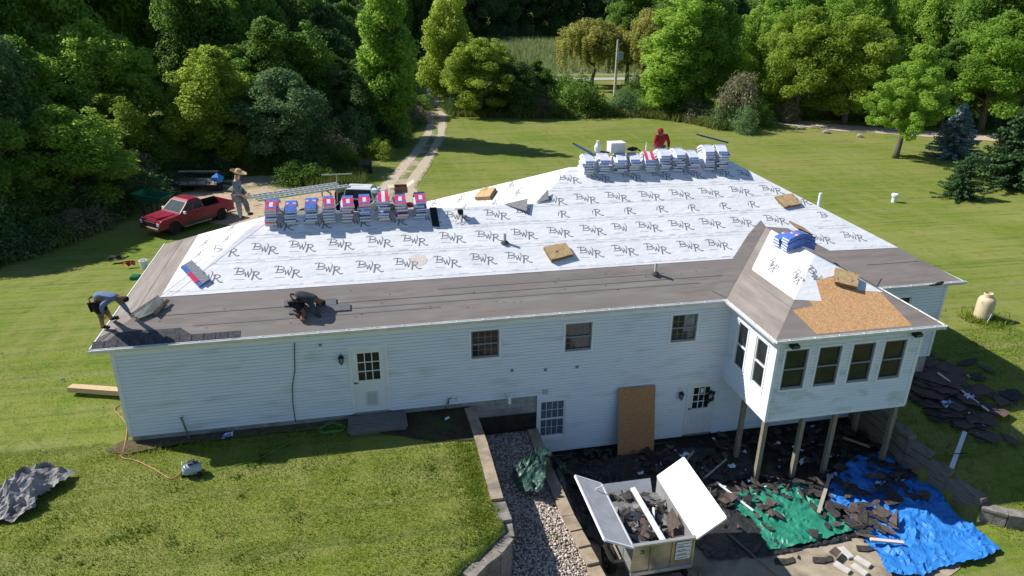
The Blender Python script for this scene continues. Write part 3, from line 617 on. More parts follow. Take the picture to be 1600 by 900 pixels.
fa.box((.0, .0, HE - .13), (B0, .02, HE - .004)); fa.box((B1, .0, HE - .13), (X2, .02, HE - .004)); fa.box((-.03, -.02, HE - .15), (-.001, D1 + .02, HE + .015)); fa.box((-.03, D1, HE - .13), (X1, D1 + .02, HE - .004)); fa.box((X1 - .02, D1 + .02, HE - .13), (X1, D2, HE - .004)); fa.box((X1, D2, HE - .13), (X2, D2 + .02, HE - .004)); fa.box((X2 + .001, -.02, HE - .15), (X2 + .025, D2 + .02, HE + .01))
fa.box((B0 + .001, -BD + .001, HE - .13), (B0 + .02, 0, HE + .005)); fa.box((B1 - .02, -BD + .001, HE - .13), (B1 - .001, 0, HE + .005)); fa.box((B0 + .02, -BD + .001, HE - .13), (B1 - .02, -BD + .02, HE + .005))
fa.box((.03, .02, HE - .14), (B0, WY - .02, HE - .131)); fa.box((WX0 + .05, WY - .03, 2.5), (B0 + .3, WY - .015, HE - .14))
part(fa, 'fascia', trim_m)
for (x, y, h, r, nme) in ((11.27, 2.56, .32, .05, 'vent_pipe'), (15.7, 1.06, .36, .045, 'vent_pipe')):
    m = MB(); m.tube([(x, y, HE + PT * y - .02), (x, y, HE + PT * y + h)], r, 10); o = part(m, nme, mat('pale_pipe', (.5, .52, .53), rough=.5)); m = MB(); m.lathe([(r + .09, -.01), (r + .03, .05), (r + .005, .07)], (x, y, HE + PT * y + .02), 12); m.build('pipe_boot', mat('dark_boot', (.06, .06, .06)), parent=o)
m = MB(); q = (22.9, 3.05, HE + PT * 2.96); m.tube([(X2 - 3.15, 3.6, HE + PT * 3.15), (X2 - 3.15, 3.6, HE + PT * 3.15 + .5)], .055, 10); part(m, 'vent_pipe', trim_m)
# flap of folded underlayment at the valley
m = MB(); m.prism([(11.55, D1 / 2 + .02, hz(D1 / 2) + .02), (12.35, D1 / 2 + .05, hz(D1 / 2) + .16), (12.2, D1 / 2 - .45, hz(D1 / 2 - .45) + .12)], (0, 0, .012)); m.prism([(12.6, D1 / 2 - .02, hz(D1 / 2) + .02), (13.15, D1 / 2 + .45, hz(D1 / 2 + .45) + .12), (13.05, D1 / 2 + .05, hz(D1 / 2) + .1)], (0, 0, .01))
part(m, 'loose_flap', mat('felt_back', (.23, .23, .23), (.3, .3, .3), scale=6))
m = MB(); m.poly([rf(8.55 + 0.28 * math.cos(t * .7854), 2.12 + .22 * math.sin(t * .7854), .013) for t in range(8)]); part(m, 'stain_patch', mat('tan_stain', (.68, .58, .5), (.76, .72, .68), scale=5))
# ------------------------------ bay (sunroom) body on posts
BXa, BXb, BYf = 17.91, 22.49, -2.48
bf = MB(); fw = [R2((18.15,2.19), (19.10,0.94)), R2((19.19,2.21), (20.18,0.95)), R2((20.26,2.21), (21.29,0.98)), R2((21.28,2.21), (22.36,0.97))]
z0_, z1_ = 1.0, 2.28
xs4 = [18.12, 19.20, 20.30, 21.40]
fw = [(f_[0] + .03, f_[0] + .03 + .72, .98, 2.24) for f_ in fw]
siding(bf, (0, BYf, 0), (1, 0, 0), (0, -1, 0), BXa, BXb, .03, 2.63, [grow(q, .05) for q in fw])
part(bf, 'bay_front_wall', [mat('stained_siding', (.70, .765, .82), (.77, .825, .87), scale=1.3, rough=.5, c3=(.42, .47, .37), scale3=1.8, thr3=(.55, .78), stretch=(.8, 1, 1.6)), lap_m])  # same blue shade tint in the base, plus greenish stains
for q in fw: window(q, y0=BYf, fm=frame_g, muntin=None)
bs = MB(); sw = [(-1.0, -.40, .72, 2.22), (-2.08, -1.48, .72, 2.22)]
siding(bs, (BXa, 0, 0), (0, -1, 0), (-1, 0, 0), -WY, 2.48, .03, 2.63, [(-b, -a, c, d) for a, b, c, d in [grow(q, .05) for q in sw]]); part(bs, 'bay_side_wall', [side_m, lap_m])
for q in sw: window(q, y0=BXa, nrm='x', fm=trim_m, muntin=None)
bs = MB(); siding(bs, (BXb, BYf, 0), (0, 1, 0), (1, 0, 0), 0, 2.48 + WY, .03, 2.63, []); part(bs, 'bay_side_wall', [side_m, lap_m])
for a_, b_ in (((BXa - .03, BYf - .035, .0), (BXa + .06, BYf + .05, 2.62)), ((BXb - .06, BYf - .035, .0), (BXb + .035, BYf + .05, 2.62)), ((BXa - .035, WY - .05, .0), (BXa + .03, WY - .0, 2.62))):
    c = MB(); c.box(a_, b_); part(c, 'bay_corner_board', trim_m)
c = MB(); c.box((BXa - .02, BYf - .022, -.06), (BXb + .02, WY - .03, .03)); part(c, 'bay_floor', trim_m)
wood_p = mat('treated_post', (.20, .17, .12), (.31, .27, .2), scale=4, rough=.85, stretch=(4, 4, .6), bump=.2, bscale=20)
for x, y in ((18.02, -2.36), (19.22, -2.38), (20.28, -2.38), (22.38, -2.3), (18.0, -1.2), (22.5, -.75)):
    c = MB(); c.box((x - .065, y - .065, -2.35), (x + .065, y + .065, -.06), ch=.006); part(c, 'support_post', wood_p)
def flood(x, y, z):
    m = MB(); m.box((x - .12, y - .22, z - .07), (x + .12, y - .05, z + .07), ch=.03); m.box((x - .04, y - .05, z - .04), (x + .04, y, z + .04)); o = part(m, 'flood_lamp', mat('black_metal', (.015, .015, .016), rough=.5))
    m = MB(); m.box((x - .09, y - .226, z - .045), (x + .09, y - .221, z + .045)); m.build('lamp_lens', mat('lens_grey', (.08, .09, .1), rough=.1), parent=o)
flood(18.33, BYf, 2.42); flood(22.2, BYf, 2.42)
c = MB(); c.tube([(24.8, -.16, HE + .03), (24.98, -.2, HE + .1), (25.08, -.16, HE + .07), (25.03, -.12, HE - .02), (24.9, -.14, HE - .01), (24.6, -.16, HE)], .03, 6); part(c, 'cable_coil', mat('black_cable', (.02, .02, .02)))
# ================================================================ RETAINING WALLS
cap_m = mat('tan_wall_block', (.30, .235, .165), (.42, .34, .25), scale=5, rough=.95, bump=.5, bscale=30, c3=(.22, .19, .15), scale3=2)
gcap_m = mat('grey_wall_block', (.20, .18, .155), (.31, .28, .25), scale=5, rough=.95, bump=.6, bscale=30, c3=(.13, .12, .1), scale3=2)
tim_m = mat('weathered_timber', (.17, .15, .12), (.27, .235, .19), scale=5, rough=.95, stretch=(4, .5, 4), bump=.4, bscale=25, c3=(.1, .09, .075), scale3=2)
def wall_path(name, pts, ztop, zbot, thick, m, lab, course=.15, blk=.42, cap=.07, overhang=.03, cat='retaining wall'):
    """blocks laid along a path; ztop/zbot functions of (x,y,s)"""
    mb = MB(); P = [Vector(p) for p in pts]; s = 0
    seg = []
    for a, b in zip(P[:-1], P[1:]):
        L = (b - a).length; n = max(1, round(L / blk))
        for i in range(n): seg.append((a.lerp(b, i / n), a.lerp(b, (i + 1) / n), s + L * (i + .5) / n))
        s += L
    for i, (a, b, sc_) in enumerate(seg):
        t = (b - a).normalized(); nrm = Vector((-t.y, t.x)); c = (a + b) / 2; zt = ztop(c.x, c.y, sc_); zb = zbot(c.x, c.y, sc_)
        L = (b - a).length
        def blkbox(z0, z1, th, off=0, sh=0):
            A = a + t * (.001 + sh); B = b - t * .001; q = [A - nrm * (th / 2 + off), B - nrm * (th / 2 + off), B + nrm * (th / 2), A + nrm * (th / 2)]
            v = [(p.x, p.y, z0) for p in q] + [(p.x, p.y, z1) for p in q]
            mb.add(v, [(3, 2, 1, 0), (4, 5, 6, 7), (0, 1, 5, 4), (1, 2, 6, 5), (2, 3, 7, 6), (3, 0, 4, 7)])
        blkbox(zt - cap, zt + random.uniform(-.006, .006), thick + overhang * 2)
        z = zt - cap - .006; k = 0
        while z > zb: 
            blkbox(max(z - course + .008, zb - .05), z, thick, random.uniform(0, .012)); z -= course; k += 1
    o = mb.build(name, m); tag(o, lab, cat); return o
wall_path('retaining_wall', [(9.72, -.02), (9.78, -1.8), (9.76, -4.2)], lambda x, y, s: -.12, lambda x, y, s: -1.3, .24, cap_m, 'tan block wall holding the left lawn above the gravel strip', cat='retaining wall')
wall_path('curved_wall_end', [(9.79, -4.22), (9.82, -4.9), (9.78, -5.35), (9.45, -5.72), (9.05, -6.0), (8.7, -6.35)], lambda x, y, s: -.2 if y > -4.9 else -.28 , lambda x, y, s: -1.35, .26, gcap_m, 'stepped curved end of the block wall beside the loose hollow blocks', blk=.3)
wall_path('low_wall', [(11.66, -.02), (11.62, -2.0), (11.66, -4.0), (11.82, -5.6), (12.0, -7.6)], lambda x, y, s: -1.12 - .12 * max(0, -4.5 - y), lambda x, y, s: -2.35, .26, cap_m, 'straight tan capped wall between river gravel and patio', blk=.6)
def stepz(x, y, s): return max(-1.72, -.92 - .16 * int(s / 1.0))
wall_path('timber_wall', [(22.98, -.05), (23.0, -2.6), (23.25, -4.0), (23.5, -5.0)], lambda x, y, s: -.95 - .17 * int(max(0, s - .8) / .9), lambda x, y, s: -2.35, .3, tim_m, 'weathered stepped timber retaining wall right of the deck posts', course=.14, blk=.9, cap=.13, overhang=.0)
wall_path('curved_block_wall', [(23.42, -5.02), (23.9, -5.42), (24.6, -5.75), (25.6, -6.0), (27, -6.25), (29, -6.5)], lambda x, y, s: -1.82, lambda x, y, s: -2.3, .26, gcap_m, 'low curved grey block wall at the right lawn edge', blk=.35)
def cinder(loc, rz, lab, tilt=0):
    m = MB(); L, W, H = .4, .2, .2
    m.box((0, 0, 0), (L, .035, H)); m.box((0, W - .035, 0), (L, W, H))
    for x in (0, L / 2 - .018, L - .036): m.box((x, .035, .001), (x + .036, W - .035, H - .001))
    o = m.build('cinder_block', block_m); o.location = loc; o.rotation_euler = (math.pi / 2 + tilt, 0, rz); tag(o, lab, 'block', 'loose hollow blocks')
    return o
cinder((*(9.33,-5.29,-0.90)[:2], -1.0), 1.9, 'hollow grey block lying against the curved wall end'); cinder((*(9.38,-5.51,-1.10)[:2], -1.2), .5, 'hollow grey block lying nearest the picture bottom, below its twin')
# step by the door
m = MB()
for i in range(5): m.box((6.2, -.78 + i * .165, -.08), (7.85, -.78 + i * .165 + .155, -.03))
m.box((6.25, -.74, -.24), (7.8, -.68, -.08)); m.box((6.25, 0, -.24), (7.8, .04, -.08))
tag(m.build('wooden_step', mat('old_boards', (.13, .125, .115), (.22, .21, .19), scale=6, stretch=(.6, 5, 5), rough=.95, bump=.3)), 'weathered grey board step below the door with pet flap', 'step')
m = MB(); m.bar((9.0, -.02, -.2), (9.02, -.02, .0), .03, .03); m.bar((9.0, -.05, -.19), (8.9, -1.25, -.19), .02, .03)
tag(m.build('edging_strip', mat('rust_dark', (.06, .045, .035))), 'thin dark edging strip on bare dirt beside the wall', 'strip')
# plywood sheet leaning
m = MB(); a = [(14.36, -.02, -.02), (15.58, -.02, -.02), (15.58, -.42, -2.3), (14.36, -.42, -2.3)]; m.prism(a, (0, .018, .005))
tag(m.build('plywood_sheet', ply_m), 'brown plywood sheet leaning upright on the siding', 'plywood')
m = MB(); m.prism([(15.0, -.5, -2.25), (15.35, -.52, -2.22), (15.45, -.7, -2.24), (15.1, -.85, -2.27), (14.9, -.7, -2.26)], (0, 0, .04)); tag(m.build('wood_scrap', ply_m), 'small broken plywood scrap at the foot of the sheet', 'wood scrap')
# timber beam by left corner
m = MB(); A = Vector((-2.04,3.14,0.00)); B = Vector((-0.47,2.62,0.00)); B = A + (B - A) * 1.3
m.bar(A, B, .24, .16); tag(m.build('timber_beam', mat('fresh_lumber', (.52, .36, .2), (.64, .47, .29), scale=4, stretch=(1, 6, 6), rough=.8)), 'pale squared timber beam on grass by the left house corner', 'beam')
m = MB()
for x in (-1.9, -.8): m.box((x, 3.0, -.21), (x + .3, 3.4, -.09))
tag(m.build('timber_beam', block_m), None); bpy.data.objects.remove(bpy.data.objects[-1]) if False else None
for o_ in [o for o in COL.objects if o.name.startswith('timber_beam.')]: bpy.data.objects.remove(o_)
def cord(name, pts, rad, m, lab, cat='hose', group=None, n=6):
    P = [Vector(p) for p in pts]; Q = []
    for i in range(len(P) - 1):
        p0, p1, p2, p3 = P[max(i - 1, 0)], P[i], P[i + 1], P[min(i + 2, len(P) - 1)]
        for k in range(8):
            t = k / 8; Q.append(.5 * ((2 * p1) + (p2 - p0) * t + (2 * p0 - 5 * p1 + 4 * p2 - p3) * t * t + (3 * p1 - p0 - 3 * p2 + p3) * t ** 3))
    Q.append(P[-1]); mb = MB(); mb.tube(Q, rad, n); return tag(mb.build(name, m, smooth=True), lab, cat, group)
or_m = mat('orange_rubber', (.5, .17, .08), (.6, .32, .2), scale=3, rough=.5); gr_m = mat('green_rubber', (.1, .34, .06), rough=.5)
gp = lambda x, y, d=.03: (x, y, gz(x, y) + d)
cord('air_hose', [gp(-.35, 2.2), gp(-.5, 1.9), gp(0.05, 1.0), gp(.3, -.15), gp(.35, -.6), gp(.78, -.86), gp(1.3, -1.3), gp(1.78, -1.78), gp(1.95, -1.72), gp(2.05, -1.45), gp(2.25, -1.5)], .012, or_m, 'orange hose running from the left corner to the compressor')
cord('green_hose', [gp(2.5, -1.7), gp(3.0, -1.62), gp(3.9, -1.35), gp(4.6, -.8), gp(5.2, -.5), gp(5.9, -.45), gp(6.1, -.3)], .009, gr_m, 'thin green hose from the compressor towards the board step')
pts = [];
for k in range(60):
    t = k * .55; pts.append(gp(5.75 + (.32 + .05 * math.sin(k)) * math.cos(t), -.35 + (.22 + .06 * math.cos(k * 1.7)) * math.sin(t) + .03 * math.sin(k * .3), .03 + .015 * (k % 5)))
cord('hose_coil', pts, .009, gr_m, 'tangled green hose coil in the shade by the wall', 'hose coil')
# compressor
comp = thing('air_compressor', (2.33, -1.72, -.2), 'pale grey portable air compressor with handle on the lawn', 'compressor', rz=.25); comp.scale = (.68, .68, .68)
pb = mat('grey_blue_paint', (.42, .52, .56), (.34, .43, .47), scale=5, rough=.35); dk = mat('dark_rubber', (.02, .02, .02), (.035, .033, .03), scale=8, rough=.85)
m = MB(); m.lathe([(.02, -.34), (.12, -.33), (.19, -.28), (.21, -.2), (.21, .2), (.19, .28), (.12, .33), (.02, .34)], (0, 0, .3), 18, axis=0); m.build('tank', pb, parent=comp, smooth=True)
for y in (-.19, .19):
    m = MB(); m.lathe([(.02, -.03), (.1, -.03), (.12, -.015), (.12, .015), (.1, .03), (.02, .03)], (.22, y * 1.25, .12), 14, axis=1); m.build('wheel', dk, parent=comp, smooth=True)
m = MB(); m.tube([(-.26, -.12, .38), (-.3, -.12, .62), (-.3, .12, .62), (-.26, .12, .38)], .016, 7); m.tube([(-.28, -.12, .6), (.05, -.1, .62), (.1, -.1, .48)], .014, 6); m.tube([(-.28, .12, .6), (.05, .1, .62), (.1, .1, .48)], .014, 6); m.build('handle', mat('pale_steel', (.55, .56, .56), metal=.3, rough=.4), parent=comp)
m = MB(); m.box((-.12, -.1, .49), (.12, .1, .66), ch=.03); m.box((.1, -.06, .5), (.24, .06, .6), ch=.02); m.build('motor', mat('dark_grey_plastic', (.06, .065, .07), rough=.5), parent=comp)
m = MB(); m.bar((-.26, 0, .12), (-.26, 0, .0), .3, .05); m.build('foot', dk, parent=comp)
# propane tank
tank = thing('propane_tank', (31.35, 3.75, gz(31.35, 3.75)), 'cream upright propane tank with collar standing on the right lawn', 'gas tank'); tank.scale = (.7, .7, .76)
m = MB(); m.lathe([(.3, 0), (.42, .03), (.46, .12), (.47, .25), (.47, .98), (.45, 1.12), (.38, 1.24), (.24, 1.3), (.05, 1.32)], n=28); m.build('tank_body', mat('cream_paint', (.62, .5, .33), (.70, .60, .43), scale=2, rough=.5, c3=(.45, .33, .2), scale3=3, thr3=(.58, .75)), parent=tank, smooth=True)
m = MB(); m.lathe([(.24, 1.27), (.25, 1.30), (.25, 1.48), (.23, 1.5), (.23, 1.32)], n=24); m.build('collar', mat('cream_cap', (.66, .55, .38), rough=.5), parent=tank, smooth=False)
m = MB(); m.tube([(.1, -.46, .7), (-.05, -.55, .4), (-.28, -.62, .02)], .015, 6); m.build('pipe', trim_m, parent=tank)
ws = [(31.4 + random.gauss(0, .38), 3.65 + random.gauss(0, .35)) for _ in range(900)]
blades('weeds', ws, .2, .03, 'taller weeds around the foot of the propane tank', cat='weeds')
m = MB(); q = (42.5, 22.8, gz(42.5, 22.8)); m.lathe([(.17, 0), (.17, .42), (.24, .43), (.24, .55), (.2, .6), (.05, .62)], q, 14); tag(m.build('well_cap', trim_m), 'small white well cap standing alone on the back lawn', 'well cap')
# box, bin, stones by the drives
bb = thing('storage_box', (7.38,37.14,-1.90), 'small black box on grass left of the driveway', 'box')
m = MB(); m.box((-.45, -.4, 0), (.45, .4, .65), ch=.02); m.build('body', mat('black_plastic', (.02, .02, .022), rough=.5), parent=bb); m = MB(); m.box((-.48, -.43, .66), (.48, .43, .73), ch=.02); m.build('lid', mat('dark_lid', (.06, .062, .065), rough=.5), parent=bb)
bb = thing('dark_bin', (17.58,66.76,-1.90), 'dark bin at the far lawn corner beside the driveway bend', 'bin')
m = MB(); m.box((-.4, -.35, 0), (.4, .35, 1.0), ch=.03); m.build('body', mat('black_plastic', (.02, .02, .022)), parent=bb); m = MB(); m.box((-.43, -.38, 1.01), (.43, .38, 1.08), ch=.02); m.build('lid', mat('dark_lid', (.06, .062, .065)), parent=bb)
for i, (q, lab) in enumerate((((51.85,48.71,-1.90), 'flat grey boulder by the back track, leftmost of the three'), ((53.25,46.38,-1.90), 'small grey boulder by the back track, middle of the three'), ((55.37,44.06,-1.90), 'small grey boulder by the back track nearest the lone maple'))):
    m = MB(); m.add([Vector(p) * Vector((1, 1, 1)) for p in [(a * (.55 - .12 * i) , b * .4, .12 + c * .22) for a, b, c in ico]], icf); o = m.build('boulder', mat('boulder_grey', (.25, .24, .22), (.36, .34, .31), scale=3, rough=.9)); o.location = q; tag(o, lab, 'boulder', 'boulders along the back track')
# ================================================================ TARPS AND DEBRIS
def cloth(name, outline, zf, m, lab, cat, amp=.06, fs=2.2, res=.085, lift=.04, kind=None, group=None, seed=0, hole=None, warp=.12, dirn=(1, .3), mi=None, thick=False):
    """crumpled sheet filling an outline polygon, folded by ridged noise"""
    P = [Vector(p[:2]) for p in outline]; x0 = min(p.x for p in P); x1 = max(p.x for p in P); y0 = min(p.y for p in P); y1 = max(p.y for p in P)
    def inside(x, y):
        c = False; j = len(P) - 1
        for i in range(len(P)):
            if (P[i].y > y) != (P[j].y > y) and x < (P[j].x - P[i].x) * (y - P[i].y) / (P[j].y - P[i].y) + P[i].x: c = not c
            j = i
        return c
    NX = int((x1 - x0) / res) + 2; NY = int((y1 - y0) / res) + 2; idx = {}; vs = []
    def h(x, y):
        u_ = x + warp * nz(x, y, seed + 1, 1.5) * 3; v_ = y + warp * nz(x, y, seed + 5, 1.5) * 3
        a = u_ * dirn[0] + v_ * dirn[1]; b = -u_ * dirn[1] + v_ * dirn[0]
        r = 1 - abs(noise.noise(Vector((a * fs, b * fs * .35, seed)))) * 2.2
        r2 = 1 - abs(noise.noise(Vector((b * fs * 1.4, a * fs * 1.1, seed + 9)))) * 2.2
        def cr(p, q, k): return max(0, 1 - abs(noise.noise(Vector((p, q, seed + k)))) * 5.5) ** 1.2
        m1 = .5 + .8 * noise.noise(Vector((x * 1.3, y * 1.3, seed + 60)))
        m2 = .5 - .8 * noise.noise(Vector((x * 1.1, y * 1.1, seed + 60)))
        return amp * (.45 * max(0, r) ** 2 + .2 * max(0, r2) ** 2 + .75 * max(0, m1) * cr(a * fs * 2, b * fs * .5, 30) + .7 * max(0, m2) * cr(a * fs * .7 + b * .5, b * fs * 2.2, 40) + .4 * max(0, m1) * cr(a * fs * 3.5 + b * 2, b * fs * 1.2, 50))
    def snap(x, y):
        best = None
        for k in range(len(P)):
            A, B = P[k - 1], P[k]; d = B - A; t = min(1, max(0, (Vector((x, y)) - A).dot(d) / d.length_squared)); q = A + d * t; dd = (q - Vector((x, y))).length
            if best is None or dd < best[0]: best = (dd, q)
        return best
    F = []
    def vid(i, j):
        if (i, j) not in idx:
            x = x0 + i * res + .8 * res * nz(i, j, seed, .73); y = y0 + j * res + .8 * res * nz(i, j, seed + 3, .73)
            
            if not inside(x, y):
                dd, q = snap(x, y)
                if dd < res * 2.5: x, y = q.x + .02 * nz(i, j, 3, .9), q.y + .02 * nz(i, j, 7, .9)
            idx[(i, j)] = len(vs); vs.append((x, y, zf(x, y) + lift + h(x, y)))
        return idx[(i, j)]
    for i in range(NX):
        for j in range(NY):
            cx = x0 + (i + .5) * res; cy = y0 + (j + .5) * res
            q = 0
            if inside(cx + q, cy + q) and not (hole and hole(cx, cy)): 
                q4 = (vid(i, j), vid(i + 1, j), vid(i + 1, j + 1), vid(i, j + 1))
                F += [(q4[0], q4[1], q4[2]), (q4[0], q4[2], q4[3])] if (i * 7 + j * 13 + i * j) % 3 else [(q4[0], q4[1], q4[3]), (q4[1], q4[2], q4[3])]
    mb = MB(); mb.add(vs, F); o = mb.build(name, m, smooth=False); return tag(o, lab, cat, group, kind)
blue_m = mat('blue_tarp', (.02, .17, .56), (.05, .27, .70), scale=3, rough=.5, bump=.15, bscale=12, spec=.3)
green_m = mat('green_tarp', (.02, .19, .125), (.035, .27, .18), scale=3, rough=.4, bump=.3, bscale=12, spec=.5)
blk_t = mat('black_tarp', (.022, .023, .025), (.04, .042, .045), scale=4, rough=.4, bump=.3, bscale=10, spec=.5)
dgr_m = mat('dark_green_tarp', (.02, .06, .048), (.04, .10, .08), scale=5, rough=.4, bump=.3, bscale=10, spec=.6)
felt_m = mat('torn_shingle', (.03, .028, .027), (.07, .063, .06), scale=9, rough=.95, bump=.4, bscale=50)
felt_b = mat('brown_shingle', (.085, .062, .055), (.135, .10, .09), scale=9, rough=.95, bump=.4, bscale=50)
flat = lambda x, y: -2.28
cloth('black_sheet', [(15.2, -2.4), (17.0, -2.3), (18.3, -2.75), (19.9, -2.9), (20.2, -3.9), (19.7, -5.1), (18.0, -5.2), (16.7, -5.25), (15.2, -5.1), (14.9, -3.6)], flat, blk_t, 'black plastic sheet spread under the green tarp on the patio', 'plastic sheet', amp=.05, lift=.02, seed=3)
cloth('green_tarp', [(17.03,-2.78,-2.25), (17.87,-2.64,-2.25), (18.89,-2.69,-2.25), (19.41,-2.95,-2.25), (19.47,-4.04,-2.25), (19.52,-4.89,-2.25), (18.03,-5.09,-2.25), (16.86,-5.10,-2.25), (17.05,-4.10,-2.25), (16.78,-3.52,-2.25)], flat, green_m, 'bright green tarp on the patio littered with torn shingles', 'tarp', amp=.10, lift=.05, seed=11, fs=1.6)
cloth('blue_tarp', [(19.63,-3.51,-2.25), (20.44,-2.63,-2.25), (21.74,-1.90,-2.25), (22.66,-1.91,-2.25), (22.99,-2.80,-2.25), (23.13,-3.76,-2.25), (22.83,-5.03,-2.25), (23.00,-6.27,-2.25), (22.05,-6.54,-2.25), (20.93,-6.50,-2.25), (20.17,-6.72,-2.25), (19.37,-6.46,-2.25), (19.66,-5.65,-2.25), (19.52,-4.97,-2.25), (19.84,-4.25,-2.25)], flat, blue_m, 'large crumpled blue tarp at the lower right, half in shade', 'tarp', amp=.15, lift=.05, seed=23, fs=1.3, res=.075, dirn=(.8, -.6))
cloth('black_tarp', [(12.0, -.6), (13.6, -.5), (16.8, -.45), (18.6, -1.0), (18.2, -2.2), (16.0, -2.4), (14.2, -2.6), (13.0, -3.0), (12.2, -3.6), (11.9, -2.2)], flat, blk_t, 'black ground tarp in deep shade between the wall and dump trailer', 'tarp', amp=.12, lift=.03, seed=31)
cloth('dark_green_tarp', [(10.75, -1.9), (11.5, -1.6), (12.2, -1.75), (12.15, -2.1), (11.5, -2.2), (11.35, -2.9), (11.1, -3.4), (10.6, -2.9), (10.5, -2.2)], lambda x, y: (-1.2 + .32 * sm(x, 10.4, 11.4)) if x < 11.8 else -1.1 - (x - 11.8) * .9, dgr_m, 'dark green tarp heaped over the low wall beside the gravel', 'tarp', amp=.28, lift=.06, seed=41, fs=1.9, res=.07)
cloth('hanging_tarp', [(11.85, -1.9), (12.5, -1.9), (13.0, -2.9), (13.1, -3.8), (12.6, -4.1), (12.0, -3.3), (11.85, -2.6)], lambda x, y: -2.25 + 1.0 * sm(12.6 - x, 0, .8) * sm(y, -3.8, -2.2), blk_t, 'dark tarp sliding down the low wall towards the dump trailer', 'tarp', amp=.12, lift=.04, seed=47)
grey_m = mat('grey_canvas', (.20, .195, .2), (.36, .35, .35), scale=3, rough=.75, bump=.3, bscale=20, c3=(.10, .10, .105), scale3=2.2)  # dark blotches stand in for shade in the canvas folds
cloth('canvas_heap', [(-2.3, -2.7), (-1.35, -2.85), (-.98, -2.55), (-1.05, -2.1), (-.62, -1.6), (-.55, -1.15), (-.95, -1.1), (-1.25, -.95), (-1.75, -1.1), (-1.95, -1.6), (-2.5, -1.85)], lambda x, y: -.2 + .38 * max(0, 1 - math.hypot(x + 1.45, y + 1.6) / .95), grey_m, 'crumpled grey canvas heap on the lawn at the left edge', 'canvas', amp=.24, lift=.02, seed=53, fs=1.7, res=.065)
# shingle scraps
def scraps(name, spots, size, m, lab, zf, n=6, tilt=.25, kind='stuff', thick=.006):
    mb = MB()
    for i, (x, y) in enumerate(spots):
        k = random.choice([4, 4, 5, 6]); s = size * random.uniform(.4, 1.3); th = random.uniform(0, 6.28); asp = random.uniform(.25, .9); tx, ty = random.gauss(0, tilt), random.gauss(0, tilt); z = zf(x, y)
        c, d = math.cos(th), math.sin(th); P = []
        for j in range(k):
            a = 2 * math.pi * (j + random.uniform(-.25, .25)) / k; r = s * random.uniform(.6, 1.1); u_, v_ = r * math.cos(a), r * asp * math.sin(a)
            X = u_ * c - v_ * d; Y = u_ * d + v_ * c; P.append((x + X, y + Y, z + abs(X * tx + Y * ty) * .8 + .02 + random.random() * .015))
        mb.prism(P, (0, 0, thick), random.randrange(len(m)))
    return tag(mb.build(name, m), lab, 'debris', kind=kind)
sps = []
while len(sps) < 480:
    x = random.uniform(11.9, 22.8); y = random.uniform(-3.4, -.1)
    if 12.3 < x < 14.6 and y < -3: continue
    if math.hypot(x - 19.3, y + 1.7) < 1.0 and random.random() < .85: continue
    if gz(x, y) > -2.2 or (x > 13.5 and nz(x, y, 8, .8) < -.25): continue
    sps.append((x, y))
scraps('shingle_debris', sps, .22, [felt_m, felt_m, felt_m, felt_b, tar_m], 'torn black shingles and felt strewn in the shade under the deck', lambda x, y: -2.22 + random.random() * .08, tilt=.4)
sps = [(random.gauss(18.0, 1.1), random.gauss(-3.9, .65)) for _ in range(34)]
scraps('shingle_debris', sps, .22, [felt_m, felt_b], 'torn shingle pieces lying on the green tarp', lambda x, y: -2.14, tilt=.12)
sps = [(20.1 + random.gauss(0, .45), -4.45 + random.gauss(0, .35)) for _ in range(36)] + [(random.uniform(20.4, 22.6), random.uniform(-4.2, -2.7)) for _ in range(40)]
scraps('shingle_debris', sps, .3, [felt_m, felt_b, felt_m], 'torn dark shingles lying across the blue tarp', lambda x, y: -2.1, tilt=.15)
sps = []
while len(sps) < 170:
    t = random.random(); x = random.gauss(25.7, .75); y = random.gauss(-.6 - (x - 25.7) * .0, 1.0)
    if x < 23.3 or y > 1.6 or (x < 25.6 and y > 0): continue
    sps.append((x, y))
scraps('shingle_debris', sps, .55, [felt_b, felt_b, felt_b, felt_m], 'heap of brown and black torn shingles right of the house corner', lambda x, y: gz(x, y) + .03 + .16 * max(0, 1 - math.hypot(x - 25.7, y + .5) / 1.6) * random.random(), tilt=.08)
def paper(x, y, z, s, m, name, lab, cat='paper', h=.08, group=None):
    random.seed(int(x * 100 + y * 10)); mb = MB(); n = 5; vs = []
    for i in range(n):
        for j in range(n):
            X = (i / 4 - .5) * s * 2; Y = (j / 4 - .5) * s * 1.1; vs.append((x + X + random.uniform(-1, 1) * s * .12, y + Y + X * .3 + random.uniform(-1, 1) * s * .12, z + random.random() * h))
    mb.add(vs, [(i * n + j, i * n + j + 1, (i + 1) * n + j + 1, (i + 1) * n + j) for i in range(n - 1) for j in range(n - 1)]); tag(mb.build(name, m), lab, cat, group)
sps = [(random.uniform(14.5, 22.6), random.uniform(-3.2, -.2)) for _ in range(46)] + [(random.gauss(25.6, .8), random.gauss(-1.0, .8)) for _ in range(14)]
scraps('paper_litter', [q for q in sps if gz(*q) < -2.2 or q[0] > 23.3], .075, [mat('white_paper', (.66, .70, .78)), mat('blue_paper', (.15, .25, .6)), mat('white_paper', (0, 0, 0))], 'small white and blue paper bits strewn through the shaded debris', lambda x, y: gz(x, y) + .12, tilt=.8)
wb = mat('white_blue_wrapper', (.55, .6, .75), (.08, .16, .5), scale=7, rough=.4, contrast=(.5, .56)); wp = mat('white_paper', (.66, .70, .78), (.5, .55, .65), scale=5, rough=.6)
